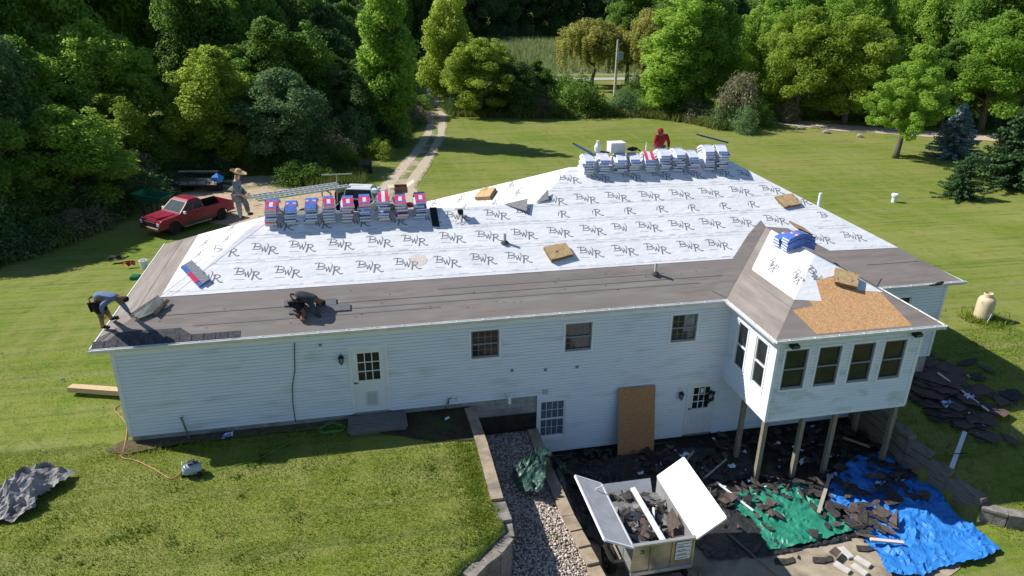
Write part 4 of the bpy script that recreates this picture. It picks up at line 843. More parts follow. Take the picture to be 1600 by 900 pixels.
for (px, py, s, lab) in ((1083,697,.16,'crumpled white paper in the shade below the lower door'), (1039,715,.1,'white paper corner standing in the shade near the plywood'), (1003,735,.1,'white paper scrap behind the open trailer'), (1086,745,.2,'pale wrapper crumpled in the shade right of the trailer lid'), (1157,728,.14,'white paper between the two left deck posts'), (1213,655,.12,'flat white scrap under the middle of the bay'), (1275,722,.16,'light board scrap between the middle deck posts')):
    q = {1083: (16.4, -.9), 1039: (15.4, -1.2), 1003: (14.7, -1.5), 1086: (16.0, -2.0), 1157: (17.6, -1.7), 1213: (19.6, -.9), 1275: (19.9, -1.9)}[px]
    paper(q[0], q[1], -2.16, s, wp, 'paper_scrap', lab)
for q, s, lab in (((20.3, -2.75), .17, 'blue and white wrapper at the foot of the third deck post'), ((22.3, -3.3), .2, 'white and blue wrapper scrap on the dark part of the blue tarp'), ((21.5, -3.35), .16, 'crumpled white wrapper low on the blue tarp near the rear post'), ((25.1, -1.5), .22, 'silver wrapper heap above the timber wall'), ((26.1, -1.3), .18, 'silver wrapper at the right end of the shingle heap')):
    paper(q[0], q[1], gz(*q) + (.14 if q[0] < 23 else .1), s, wb, 'wrapper', lab, 'wrapper', .16)
paper(2.95, -.2, -.17, .14, wb, 'rag', 'blue and white rag in the shade at the wall foot', 'rag', .14)
paper(9.0, -.45, -.17, .07, wp, 'paper_scrap', 'small pale scrap on the bare dirt by the wall'); paper(-2.55, 3.98, -.18, .05, mat('blue_bit', (.05, .15, .6)), 'blue_scrap', 'tiny blue scrap alone on the left lawn', 'scrap')
def plank(name, a, b, w, h, m, lab, cat='plank', group=None): mb = MB(); mb.bar(a, b, w, h); return tag(mb.build(name, m), lab, cat, group)
wtm = mat('white_metal', (.72, .74, .75), rough=.4); lum = mat('grey_lumber', (.35, .31, .26), (.45, .40, .33), scale=5, rough=.9); 
plank('metal_trim', (16.75, -2.35, -2.1), (17.2, -3.7, -2.12), .06, .03, wtm, 'thin white trim strip lying on the left of the green tarp', 'trim')
plank('long_strip', (20.25, -2.75, -2.05), (18.9, -4.2, -2.05), .1, .03, lum, 'grey board crossing the green tarp diagonally', 'board')
plank('white_plank', (19.64,-5.41,-2.05), (20.43,-5.69,-2.05), .1, .05, mat('pink_white', (.66, .58, .52)), 'short pale plank lying on the blue tarp', 'plank')
plank('wood_stick', (16.3, -1.2, -2.1), (16.75, -.8, -2.1), .07, .04, lum, 'short pale board end in the shade below the lower door', 'board')
plank('trim_pole', (25.79,-0.19,-0.55), (26.30,-1.97,-1.02), .045, .045, wtm, 'long thin white pole lying over the brown shingle heap', 'pole')
plank('bent_strip', (16.4, -2.2, -2.05), (17.5, -1.5, -2.0), .05, .02, lum, 'thin strip in the shade right of the raised trailer lid', 'strip')
plank('timber_offcut', (22.5, -1.6, -2.15), (21.9, -.9, -2.15), .09, .05, lum, 'board offcut behind the last front deck post', 'board')
plank('broom_stick', (16.1, -4.3, -2.2), (16.7, -6.3, -2.2), .03, .03, mat('rust_rod', (.3, .2, .14)), 'thin rusty rod on the patio right of the trailer', 'rod')
dsp = thing('downspout', (0, 0, 0), 'white downspout leaning over the timber wall', 'downspout'); m = MB(); m.bar((23.37,-3.84,-1.42), (24.68,-2.78,-1.10), .12, .1); m.build('pipe', wtm, parent=dsp); m = MB(); m.bar((23.64,-3.53,-1.20), (24.08,-3.59,-1.20), .02, .02); m.build('strap', dk, parent=dsp)
for i, (q, r) in enumerate((((18.42, -6.0), .5), ((18.82, -6.15), .4), ((19.08, -5.92), .45), ((18.85, -5.55), .1))):
    m = MB(); m.box((-.09, -.2, 0), (.09, .2, .07), ch=.008); o = m.build('paver', mat('pale_paver', (.5, .48, .44), (.6, .58, .54), scale=5, rough=.9)); o.location = (q[0], q[1], -2.27); o.rotation_euler[2] = r
    tag(o, ['pale paver nearest the trailer, leftmost of four', 'pale paver nearest the picture bottom, second from left', 'pale paver nearest the blue tarp, rightmost of four', 'pale paver lying apart above the other three'][i], 'paver', 'loose pavers on the patio')
for q, lab in (((15.9 + 1.2, -5.45), 'torn dark shingle alone on the sunny patio left of the pavers'), ((18.1, -5.6), 'curved dark shingle strip above the pavers'), ((19.5, -5.45), 'dark shingle scrap between pavers and blue tarp'), ((28.1, -2.3), 'dark shingle lying on the shaded right lawn'), ((27.3, -.4), 'small flat grey shingle on grass beyond the heap'), ((25.15, -5.25), 'dark lump beside the curved block wall')):
    m = MB(); P = [(q[0] + a, q[1] + b, gz(*q) + .05) for a, b in ((-.3, -.08), (-.05, -.16), (.25, -.12), (.32, .05), (.1, .02), (-.2, .1))]; m.prism(P, (0, 0, .012)); tag(m.build('loose_shingle', felt_m), lab, 'shingle', 'loose shingle scraps')
# clutter behind the left eave
for (px, py), mm, nme, lab in (((185,410), mat('black_cloth', (.015, .014, .018)), 'dark_clothes', 'black clothes pile on shaded grass left of the house'), ((203,418), mat('red_cloth', (.32, .03, .04)), 'red_cloth', 'dark red cloth beside the black clothes left of the roof')):
    q = {185: (-5.27,19.01,-1.70), 203: (-4.34,17.61,-1.50)}[px]; paper(q[0], q[1], q[2] + .1, .42 if px == 185 else .25, mm, nme, lab, 'clothes', .25)
bk = thing('white_bucket', (-3.57,17.23,-1.44), 'white bucket standing behind the left eave', 'bucket'); m = MB(); m.lathe([(.15, 0), (.19, .4), (.2, .4), (.2, .44), (.17, .44), (.14, .04)], n=18); m.build('bucket_body', trim_m, parent=bk); m = MB(); m.tube([(.19, 0, .4), (.14, .1, .46), (0, .18, .48), (-.14, .1, .46), (-.19, 0, .4)], .007, 5); m.build('handle', wtm, parent=bk)
gb = thing('green_container', (-3.23,14.59,-0.98), 'small green container on grass just left of the eave', 'container'); m = MB(); m.box((-.2, -.15, 0), (.2, .15, .22), ch=.04); m.build('body', mat('green_plastic', (.02, .22, .09), rough=.4), parent=gb); m = MB(); m.tube([(-.1, 0, .22), (-.08, 0, .28), (.08, 0, .28), (.1, 0, .22)], .015, 6); m.build('handle', mat('green_plastic', (0, 0, 0)), parent=gb)
m = MB(); a = (1.98,0.26,-0.20); m.tube([(1.93, -.05, -.25), (1.83, -.02, .42), (1.80, -.02, .5)], .025, 7); m.tube([(1.8, -.02, .48), (1.88, -.06, .53)], .018, 6); tag(m.build('yard_hydrant', mat('hydrant_grey', (.14, .16, .17), rough=.6)), 'slim grey standpipe against the shaded wall', 'standpipe')
# ================================================================ SHINGLE BUNDLES
wr_w = mat('bundle_wrapper_white', (.60, .63, .70), (.74, .76, .80), scale=9, rough=.35); wr_b = mat('bundle_wrapper_blue', (.05, .12, .42), (.12, .22, .55), scale=14, rough=.35)
wr_r = mat('bundle_wrapper_red', (.55, .03, .10), (.66, .08, .16), scale=10, rough=.35); wr_p = mat('wrapper_print', (.75, .76, .82), (.1, .15, .5), scale=30, rough=.4, contrast=(.48, .52)); sg_m = mat('shingle_edge', (.16, .17, .19), (.34, .36, .40), scale=20, rough=.9, stretch=(1, 1, 4))
BM = [wr_w, wr_b, wr_r, wr_p, sg_m]
def ridge_path(half, z0, n=12, rnd=.13, slope=PT):
    return [(half * (2 * i / n - 1), z0 - slope * (math.sqrt((half * (2 * i / n - 1)) ** 2 + rnd ** 2) - rnd)) for i in range(n + 1)]
def bundle_mesh(name, style, wd=.33, half=.5, th=.082, slope=PT, rnd=.16):
    """draped over the ridge: path in local y-z, width in x"""
    mb = MB(); pth = ridge_path(half, 0, 16, rnd, slope); n = len(pth); xs = [-wd / 2, -wd / 6, wd / 6, wd / 2]
    top = lambda i: (pth[i][0], pth[i][1] + th)
    def ti(i, j):
        t = abs(i - (n - 2) / 2) / (n / 2)
        if style == 'white': return 1 if t > .86 else (3 if t < .25 else 0)
        if style == 'red': return 1 if t < .2 or (i in (1, 14)) else (2 if j != 1 or i % 5 == 0 else 0)
        if style == 'blue': return 1 if (i % 6) < 4 or j == 1 else (3 if i % 2 else 2)
        if style == 'stripe': return 2 if j != 1 else 0
        return 4
    for i in range(n - 1):
        y0, z0 = pth[i]; y1, z1 = pth[i + 1]
        for j in range(3): mb.poly([(xs[j], y0, z0 + th), (xs[j + 1], y0, z0 + th), (xs[j + 1], y1, z1 + th), (xs[j], y1, z1 + th)], ti(i, j))
        mb.poly([(xs[0], y0, z0), (xs[0], y1, z1), (xs[3], y1, z1), (xs[3], y0, z0)], 0)
        for x, f in ((xs[0], 0), (xs[3], 1)):
            sm_ = {'white': 0, 'red': 2 if i < 5 or i > 11 else 0, 'blue': 1, 'stripe': 0}.get(style, 4)
            a, b, c, d = (x, y0, z0), (x, y1, z1), (x, y1, z1 + th), (x, y0, z0 + th); mb.poly([a, d, c, b] if not f else [a, b, c, d], sm_)
    for (y, z), s in ((pth[0], 0), (pth[-1], 1)):
        # end face: wrapper bands around visible shingle edges
        zs = [0, .014, .03, th - .012, th]; cols = {'white': [4, 0, 0, 1], 'red': [2, 0, 0, 0], 'blue': [1, 4, 0, 1], 'stripe': [4, 0, 0, 0]}.get(style, [4] * 4)
        for k in range(4):
            q = [(xs[0], y, z + zs[k]), (xs[3], y, z + zs[k]), (xs[3], y, z + zs[k + 1]), (xs[0], y, z + zs[k + 1])]; mb.poly(q if not s else q[::-1], cols[k])
    me_o = mb.build(name, BM); me = me_o.data; bpy.data.objects.remove(me_o); return me
BME = {s: bundle_mesh('shingle_bundle', s) for s in ('white', 'red', 'blue', 'stripe')}
def ordn(k): return ['first', 'second', 'third', 'fourth', 'fifth', 'sixth', 'seventh', 'eighth', 'ninth', 'tenth'][k]
CN = {'white': 'white-wrapped', 'red': 'red-printed', 'blue': 'blue-wrapped', 'stripe': 'red and white striped'}
def stack(x, yr, zr, n, styles, which, group, ridge, jx=.02, rz0=0):
    for k in range(n):
        st = styles[k] if k < len(styles) else styles[-1]
        o = bpy.data.objects.new('shingle_bundle', BME[st]); COL.objects.link(o)
        o.location = (x + random.gauss(0, jx), yr + random.gauss(0, .035), zr + .02 + k * .0885); o.rotation_euler = (random.gauss(0, .006), random.gauss(0, .008), rz0 + random.gauss(0, .05))
        lay = 'topmost' if k == n - 1 else ('bottom one' if k == 0 else ordn(k) + ' from the bottom')
        tag(o, f'{CN[st]} shingle bundle, {lay} in {which} on the {ridge}', 'shingle bundle', group)
    return zr + .02 + n * .0885
h1 = HE + PT * D1 / 2; h2 = HE + PT * D2 / 2; ya = D1 / 2; yb = D2 / 2
st1 = [(4.33, ['red', 'red', 'white', 'white', 'red', 'red']), (4.86, ['white', 'white', 'white', 'blue', 'blue']), (5.49, ['white', 'white', 'white', 'white', 'blue', 'blue']), (6.02, ['white', 'white', 'white', 'white', 'white', 'red']), (6.56, ['white', 'white', 'red', 'white', 'white', 'red']), (7.08, ['white', 'blue', 'white', 'white', 'red', 'red']), (7.66, ['red', 'white', 'white', 'white', 'white', 'blue', 'stripe']), (8.2, ['red', 'red', 'white', 'white', 'red', 'red']), (8.8, ['white', 'white', 'white', 'blue', 'white', 'red'])]
tops = []
for i, (x, ss) in enumerate(st1): tops.append(stack(x, ya, h1, len(ss), ss, ordn(i) + ' stack from left', 'bundles stacked on the lower left ridge', 'lower ridge'))
st2 = [(14.78, 5), (15.36, 5), (15.94, 5), (16.48, 5), (17.05, 5), (17.58, 6), (18.14, 6), (18.68, 5), (19.28, 7), (19.82, 7)]
tops2 = []
for i, (x, n) in enumerate(st2):
    ss = ['white'] * (n - 1) + ['stripe' if i == 4 else 'white']; tops2.append(stack(x, yb, h2, n, ss, ordn(i) + ' stack from left', 'bundles stacked on the upper right ridge', 'upper ridge', rz0=-.12))
# bay stack: bent across the bay ridge (ridge runs in y)
BME['bayblue'] = bundle_mesh('shingle_bundle', 'blue', half=.48, rnd=.2); CN['bayblue'] = 'blue'
for c in range(2):
    for k in range((5, 3)[c]):
        o = bpy.data.objects.new('shingle_bundle', BME['bayblue']); COL.objects.link(o); o.rotation_euler = (0, 0, math.pi / 2 + random.gauss(0, .04)); o.location = (BX + random.gauss(0, .02), (.68, 1.12)[c] + random.gauss(0, .015), BZ + .03 + k * .0885)
        lay = 'topmost' if k == (4, 2)[c] else ('bottom one' if k == 0 else ordn(k) + ' from the bottom')
        tag(o, f'blue shingle bundle, {lay} in the {("front", "rear")[c]} stack on the bay ridge', 'shingle bundle', 'blue bundles on the bay ridge')
# flat bundle lying on lower left of the underlayment
ob_ = thing('open_bundle', rf(2.3, 2.08, .02), 'red and blue wrapped opened bundle lying alone on the white slope', 'shingle bundle')
Rm = Matrix(((1, 0, 0), (0, 1, 0), (0, PT, 1)))
m = MB(); a = .5
Rz = Matrix.Rotation(-.9, 3, 'Z')
m.box((-.45, -.17, .0), (.45, .17, .05), 0, R=Rm @ Rz); m.box((-.1, -.172, .01), (.3, .172, .062), 1, R=Rm @ Rz); m.build('wrapper', [wr_b, wr_r], parent=ob_)
m = MB(); m.box((-.40, -.06, .061), (.47, .16, .085), R=Rm @ Rz); m.build('shingles', sg_m, parent=ob_)
# clutter on ridges
def small(name, parts, loc, lab, cat, rz=0, group=None):
    t = thing(name, loc, lab, cat, group, rz)
    for nm, mb, mm in parts: mb.build(nm, mm, parent=t)
    return t
wbx = MB(); wbx.box((-.27, -.2, 0), (.27, .2, .3), ch=.006); wl = MB(); wl.box((-.28, -.21, .301), (.28, .21, .35), ch=.006)
small('white_box', [('body', wbx, mat('white_carton', (.72, .72, .75), (.62, .63, .68), scale=4, rough=.6)), ('lid', wl, trim_m)], (15.9, yb + .15, tops2[2]), 'white box standing on the third bundle stack of the upper ridge', 'box', .05)
def gunbar(x, y, z, rz, lab, l=.9):
    a = MB(); a.bar((-l / 2, 0, .26), (l / 2, 0, .02), .09, .05); b = MB(); b.bar((-l / 2 - .1, 0, .29), (-l / 2, 0, .26), .04, .04)
    small('level', [('bar_body', a, mat('dark_blue_paint', (.03, .08, .16), rough=.4)), ('end_grip', b, dk)], (x, y, z), lab, 'tool', rz)
gunbar(14.75, yb + .1, tops2[0] - .03, -.95, 'dark blue bar leaning on the leftmost upper stack'); gunbar(19.6, yb + .15, tops2[9] + .03, -.3, 'dark bar lying over the rightmost upper stack', 1.05)
a = MB(); a.lathe([(.05, 0), (.11, .05), (.12, .2), (.08, .28), (.05, .33), (.05, .42)], n=10); b = MB(); b.bar((.1, 0, .02), (.42, -.1, .0), .05, .05)
small('white_jug', [('jug_body', a, trim_m), ('strap', b, dk)], (15.25, yb + .25, tops2[1] - .02), 'white jug standing on the second stack of the upper ridge', 'jug')
a = MB(); a.lathe([(.03, 0), (.035, .16), (.02, .19), (.015, .26)], n=8); b = MB(); b.lathe([(.018, .26), (.018, .3)], n=8)
small('caulk_bottle', [('bottle_body', a, trim_m), ('cap', b, trim_m)], (17.05, yb + .2, tops2[4]), 'small white bottle on the red and white striped stack', 'bottle')
a = MB(); a.add([(x * .2, y * .13, .09 + z * .09) for x, y, z in ico], icf); b = MB(); b.tube([(-.2, 0, .08), (-.1, -.1, .16), (.1, -.12, .15), (.22, .02, .06), (.32, .06, .0)], .025, 6)
small('tool_belt', [('pouch', a, mat('black_leather', (.02, .018, .018), rough=.6)), ('belt', b, mat('black_leather', (0, 0, 0)))], (16.5, yb + .1, tops2[3]), 'black tool belt dropped on the fourth stack of the upper ridge', 'tool belt')
crt = thing('open_carton', (8.25, ya + .2, tops[7]), 'open brown carton on the eighth bundle stack of the lower ridge', 'carton')
m = MB(); 
for lo, hi in (((-.2, -.2, 0), (.2, -.19, .18)), ((-.2, .19, 0), (.2, .2, .18)), ((-.2, -.19, 0), (-.19, .19, .18)), ((.19, -.19, 0), (.2, .19, .18)), ((-.19, -.19, 0), (.19, .19, .01))): m.box(lo, hi)
m.build('carton_body', mat('brown_card', (.22, .11, .07), (.3, .17, .1), scale=5), parent=crt)
for a_, b_ in ((((.2, -.19, .18), (.2, .19, .18), (.42, .22, .32), (.42, -.1, .3)), 'f'), (((-.2, -.19, .18), (-.2, .19, .18), (-.4, .15, .2), (-.4, -.19, .17)), 'f')):
    m = MB(); m.prism(a_, (0, 0, .006)); m.build('flap', mat('pale_card', (.62, .55, .42)), parent=crt)
tv = MB(); tv.add([(x * .14, y * .12, .1 + z * .1) for x, y, z in ico], icf); small('torn_wrapper', [('wrap', tv, wp)], (7.45, ya + .1, tops[6] - .1), 'torn white wrapper hanging off the seventh stack of the lower ridge', 'wrapper')
tv = MB(); tv.add([(x * .22, y * .15, .1 + z * .1) for x, y, z in ico], icf); small('red_bag', [('bag_body', tv, wr_r)], (8.52, ya + .35, h1 - .05), 'red and white bag stuffed between the eighth and ninth stacks', 'bag')
m = MB(); m.prism([rf(9.12, 3.35, .02), rf(9.34, 3.3, .02), rf(9.34, D1 / 2, .03), rf(9.12, D1 / 2, .03)], (0, 0, .012)); tag(m.build('felt_strip', mat('black_felt', (.02, .02, .022))), 'black felt strip hanging over the lower ridge right of the stacks', 'felt strip')
# foam pads
fo_t = mat('foam_pad', (.40, .27, .13), (.56, .41, .22), scale=7, rough=.95, bump=.6, bscale=30, c3=(.1, .07, .04), scale3=5, thr3=(.62, .68))
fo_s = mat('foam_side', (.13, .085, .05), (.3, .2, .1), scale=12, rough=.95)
def pad(pts, th, nrm, lab, lift=.02):
    P = [Vector(p) + Vector(nrm) * lift for p in pts]; m = MB(); n = Vector(nrm) * th; k = len(P)
    m.add(P + [p + n for p in P], [(3, 2, 1, 0), (4, 5, 6, 7)] + [(i, (i + 1) % 4, 4 + (i + 1) % 4, 4 + i) for i in range(4)])
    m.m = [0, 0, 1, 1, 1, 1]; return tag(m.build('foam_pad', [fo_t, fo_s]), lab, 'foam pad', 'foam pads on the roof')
pad([rf(12.55, 1.72), rf(13.28, 1.88), rf(13.15, 2.33), rf(12.42, 2.22)], .12, nf, 'large tan foam pad on the middle of the main slope, left of the bay')
pad([rf(21.25, 3.32), rf(21.95, 3.42), rf(21.85, 3.9), rf(21.12, 3.8)], .08, nf, 'tan foam pad near the right hip of the main slope')
pad([(20.0, 1.62, 0), (20.55, 1.45, -.1), (20.75, 1.95, -.1), (20.2, 2.1, 0)] and [(BX + .12, .98, BZ + .40), (BX + .62, .93, BZ + .18), (BX + .68, 1.5, BZ + .22), (BX + .15, 1.58, BZ + .46)], .06, (0, 0, 1), 'tan foam pad on top of the blue bay bundles')
pad([fb(B0 + 2.62, -1.25, .03), fb(B0 + 3.18, -1.5, .05), fb(B0 + 3.5, -1.08, .05), fb(B0 + 2.9, -.78, .03)], .1, nf, 'tan foam pad on the bare sheathing of the bay roof')
pad([(11.15,7.33,4.05), (11.58,6.56,4.27), (11.91,7.14,4.44), (11.55,7.86,4.26)], .14, Vector((-PT, 0, 1)).normalized(), 'tan foam pad lying on the sunlit slope behind the lower ridge', lift=.03)
# nail tool stand on the roof (white cap on black body)
t = thing('roof_fan', rf(10.03, 3.65, .02), 'white capped black tool with wire legs on the upper main slope', 'tool')
m = MB(); m.box((-.06, -.1, .1), (.1, .12, .26), ch=.03); m.build('motor', dk, parent=t); m = MB(); m.box((-.2, -.08, .27), (.16, .14, .33), ch=.03); m.build('cap', trim_m, parent=t)
m = MB()
for x, y in ((-.18, -.25), (.0, -.3), (.1, .1)): m.tube([(0, 0, .2), (x, y, -.0 + y * PT)], .008, 5)
m.build('wire_leg', mat('wire_grey', (.3, .32, .33)), parent=t) if False else None
for x, y in ((-.18, -.25), (.0, -.3), (.1, .1)):
    m = MB(); m.tube([(0, 0, .2), (x, y, y * PT)], .008, 5); m.build('wire_leg', mat('wire_grey', (.3, .32, .33)), parent=t)
# sheet of new shingle mats near left corner
m = MB(); P = [Vector((x, y, HE + PT * min(x, y) + .05)) for x, y in ((.72, 1.02), (1.05, .72), (1.72, 1.02), (1.42, 1.42))]
m.prism(P, (0, 0, .03)); tag(m.build('shingle_mat', mat('green_grey_sheet', (.07, .085, .085), (.13, .15, .145), scale=4, rough=.8, bump=.2)), 'stack of loose grey-green shingles fanned on the left hip', 'shingles')
m = MB(); P = [Vector(p) + Vector((0, 0, .08)) for p in ((1.37,0.86,3.19), (1.67,1.25,3.38), (1.75,1.21,3.36), (1.47,0.78,3.14))]; m.prism(P, (0, 0, .015)); tag(m.build('shingle_mat', felt_m), 'dark shingle sticking out from under the grey-green sheet', 'shingles')
def shs(cx, cy, n, l, w_, lab, dz=.015):
    t = thing('loose_shingle', rf(cx, cy, dz), lab, 'shingle', 'new shingles laid out by the crouched roofer'); m = MB(); m.box((-l / 2, -w_ / 2, 0), (l / 2, w_ / 2, .012 * n), R=Rm); o = m.build('strip', mat('new_grey_shingle', (.13, .135, .145), (.22, .22, .235), scale=25, rough=.95), parent=t)
shs(4.98, .93, 2, .5, .2, 'light grey new shingle behind the crouched roofer, upper one'); shs(5.05, .68, 2, .4, .2, 'light grey new shingle behind the crouched roofer, lower one'); shs(5.85, .86, 2, .55, .22, 'grey new shingle under the crouched roofer, partly hidden'); shs(6.05, .66, 2, .9, .2, 'long grey shingle being placed by the crouched roofer')
# ================================================================ DUMP TRAILER (foreground)
alu = mat('aluminium_sheet', (.50, .50, .50), (.62, .62, .61), scale=2, rough=.35, metal=.55, bump=.06, bscale=6); wht = mat('white_lid_paint', (.80, .80, .80), (.68, .68, .69), scale=3, rough=.35, c3=(.55, .55, .54), scale3=5, thr3=(.62, .72))
gal = mat('galvanised_front', (.30, .28, .19), (.46, .47, .46), scale=1.6, rough=.3, metal=.7, stretch=(1, 1, 2), bump=.05, bscale=5)
tl = thing('dump_trailer', (12.7, -5.8, -2.28), 'silver dump trailer with both white roof lids open, full of torn shingles', 'trailer')
W_, L_, ZB, ZT = 1.58, 2.28, .78, 1.58
m = MB(); m.box((0, 0, ZB), (W_, .03, ZT)); 
for x in (.0, .45, 1.0, 1.54): m.box((x, -.022, ZB), (x + .04, 0, ZT - .01))
m.box((-.02, -.04, ZT), (W_ + .02, .05, ZT + .04), 1); m.box((0, -.03, ZB - .1), (W_, .04, ZB), 1)
m.build('front_panel', [gal, alu], parent=tl)
m = MB(); m.box((1.1, -.028, 1.0), (1.48, -.023, ZT - .05), 0)
for z in (1.12, 1.24, 1.36, 1.46): m.box((1.11, -.032, z), (1.47, -.0285, z + .014), 1)
for k in range(4): m.box((1.14, -.032, 1.04 + k * .12), (1.14 + .28 - .04 * k, -.0285, 1.055 + k * .12), 1)
m.build('warning_decal', [trim_m, mat('decal_ink', (.04, .04, .05))], parent=tl)
m = MB(); m.box((.2, -.003, 1.32), (.33, -.001, 1.34)); m.box((.27, -.003, 1.34), (.30, -.001, 1.43)); m.box((.2, -.003, 1.42), (.29, -.001, 1.44)); m.box((.2, -.003, 1.38), (.29, -.001, 1.395)); m.build('stencil_mark', mat('decal_ink', (0, 0, 0)), parent=tl)
for x, nme in ((0, 'side_panel'), (W_ - .03, 'side_panel')):
    m = MB(); m.box((x, .03, ZB), (x + .03, L_, ZT)); 
    for y in (.5, 1.1, 1.7): m.box((x - .02 if x == 0 else x + .03, y, ZB), (x if x == 0 else x + .05, y + .04, ZT - .02))
    m.build(nme, alu, parent=tl)
m = MB(); m.prism([(0.05, L_, ZB), (W_ - .05, L_, ZB), (W_ - .05, L_ + .35, ZB + .5), (.05, L_ + .35, ZB + .5)], (0, .02, .03)); m.build('rear_gate', wht, parent=tl)
m = MB(); m.box((.03, .03, ZB - .02), (W_ - .03, L_, ZB + .02)); m.build('bed_floor', alu, parent=tl)
def lid(hx, sgn, wd, ang, label=None):
    m = MB(); d = Vector((sgn * math.cos(ang), 0, math.sin(ang))); n = Vector((-sgn * math.sin(ang), 0, math.cos(ang)))
    A = Vector((hx, -.05, ZT + .02)); B = Vector((hx, L_ + .05, ZT + .02)); P = [A, B, B + d * wd, A + d * wd]
    m.prism(P, -n * .03, 0 if True else 0)
    for a, b in ((P[0], P[1]), (P[1], P[2]), (P[2], P[3]), (P[3], P[0])): m.bar(a - n * .015, b - n * .015, .05, .05, 1, up=n)
    m.build('roof_lid', [wht if sgn > 0 else mat('lid_grey', (.38, .39, .42), (.5, .51, .54), scale=3, rough=.5), trim_m], parent=tl)  # left lid gets a greyer colour than the right one
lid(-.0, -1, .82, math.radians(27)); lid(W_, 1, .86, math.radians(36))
m = MB(); m.tube([(-.3, L_ - .35, ZT + .2), (-.1, L_ - .3, ZT + .22)], .02, 6); m.build('lid_handle', wht, parent=tl)
m = MB(); m.box((.1, -.06, .42), (.2, L_ + .1, .6)); m.box((W_ - .2, -.06, .42), (W_ - .1, L_ + .1, .6))
for y in (.1, 1.1, 2.1): m.box((.2, y, .44), (W_ - .2, y + .08, .56))
m.box((.1, .3, .6), (W_ - .1, .4, ZB - .02)); m.bar((W_ / 2, -.05, .5), (W_ / 2, -1.3, .5), .1, .1); m.build('chassis', mat('black_frame', (.02, .02, .02), rough=.5), parent=tl)
for x, s_ in ((-.28, -1), (W_ + .06, 1)):
    for y in (.95,):
        wt = MB(); wt.lathe([(.2, 0), (.33, .0), (.36, .03), (.36, .17), (.33, .2), (.2, .2)], (x, y, .36), 24, axis=0)
        wo_ = wt.build('wheel', dk, parent=tl, smooth=False)
        r_ = MB(); e = x - .004 if s_ < 0 else x + .204; r_.lathe([(.205, e - x + .012 * -s_), (.18, e - x + .0), (.1, e - x + .03 * -s_), (.05, e - x + .0)], (x, y, .36), 18, axis=0); r_.build('rim', mat('pale_rim', (.55, .53, .48), metal=.6, rough=.35), parent=wo_)
        f_ = MB(); 
        for k in range(8):
            a0, a1 = math.pi * k / 8, math.pi * (k + 1) / 8; xx_ = (x - .03, x + .23)
            f_.poly([(xx_[0], y - .46 * math.cos(a0), .38 + .44 * math.sin(a0)), (xx_[0], y - .46 * math.cos(a1), .38 + .44 * math.sin(a1)), (xx_[1], y - .46 * math.cos(a1), .38 + .44 * math.sin(a1)), (xx_[1], y - .46 * math.cos(a0), .38 + .44 * math.sin(a0))])
        if s_ > 0: f_.build('fender', alu, parent=tl)
        else:
            f_ = MB(); f_.box((-.3, .35, .78), (-.0, .45, .8)); f_.bar((-.3, .4, .79), (-.3, 1.5, .84), .03, .05); f_.build('fender', mat('black_frame', (0, 0, 0)), parent=tl)
sps = [(12.76 + random.uniform(.12, W_ - .1), -5.75 + random.uniform(.1, L_ - .05)) for _ in range(150)]
lz = lambda x, y: -2.28 + .95 + .42 * max(0, 1 - math.hypot(x - 13.3, y + 4.3) / 1.3) + random.random() * .08
scraps('trailer_load', sps, .24, [felt_m, felt_b, felt_m, mat('grey_felt', (.14, .14, .145), (.2, .2, .2), scale=9)], 'torn grey and black shingles heaped inside the dump trailer', lz, tilt=.45)
m = MB(); m.bar((13.62, -5.72, -.95), (13.38, -3.95, -.55), .13, .05); m.bar((13.55, -5.1, -.98), (13.75, -4.5, -.8), .05, .05); tag(m.build('white_board', trim_m), 'white board lying on the shingles inside the dump trailer', 'board')
m = MB(); P = [(13.9, -5.2, -1.0), (14.15, -5.25, -.75), (14.1, -4.8, -.6), (13.95, -4.85, -.9)]; m.prism(P, (.02, 0, 0)); tag(m.build('bent_shingle', felt_b), 'bent dark shingle upright at the trailer right side', 'shingle')
# cord and pole near trailer
m = MB(); m.bar((14.65, -6.2, -2.22), (14.5, -5.9, -1.75), .22, .25)
st = thing('brush_heap', (14.3, -6.15, -2.28), 'dark rusty scrap heap at the front right foot of the trailer', 'scrap heap'); mb_ = MB()
for k in range(60): p = Vector((random.gauss(0, .14), random.gauss(0, .12), random.uniform(0, .5))); mb_.tube([p, p + Vector((random.gauss(0, .12), random.gauss(0, .12), random.uniform(.05, .3)))], [.022, .01], 4)
mb_.build('twisted_scrap', mat('rusty_scrap', (.03, .025, .022), (.2, .11, .06), scale=8), parent=st, kind='stuff')
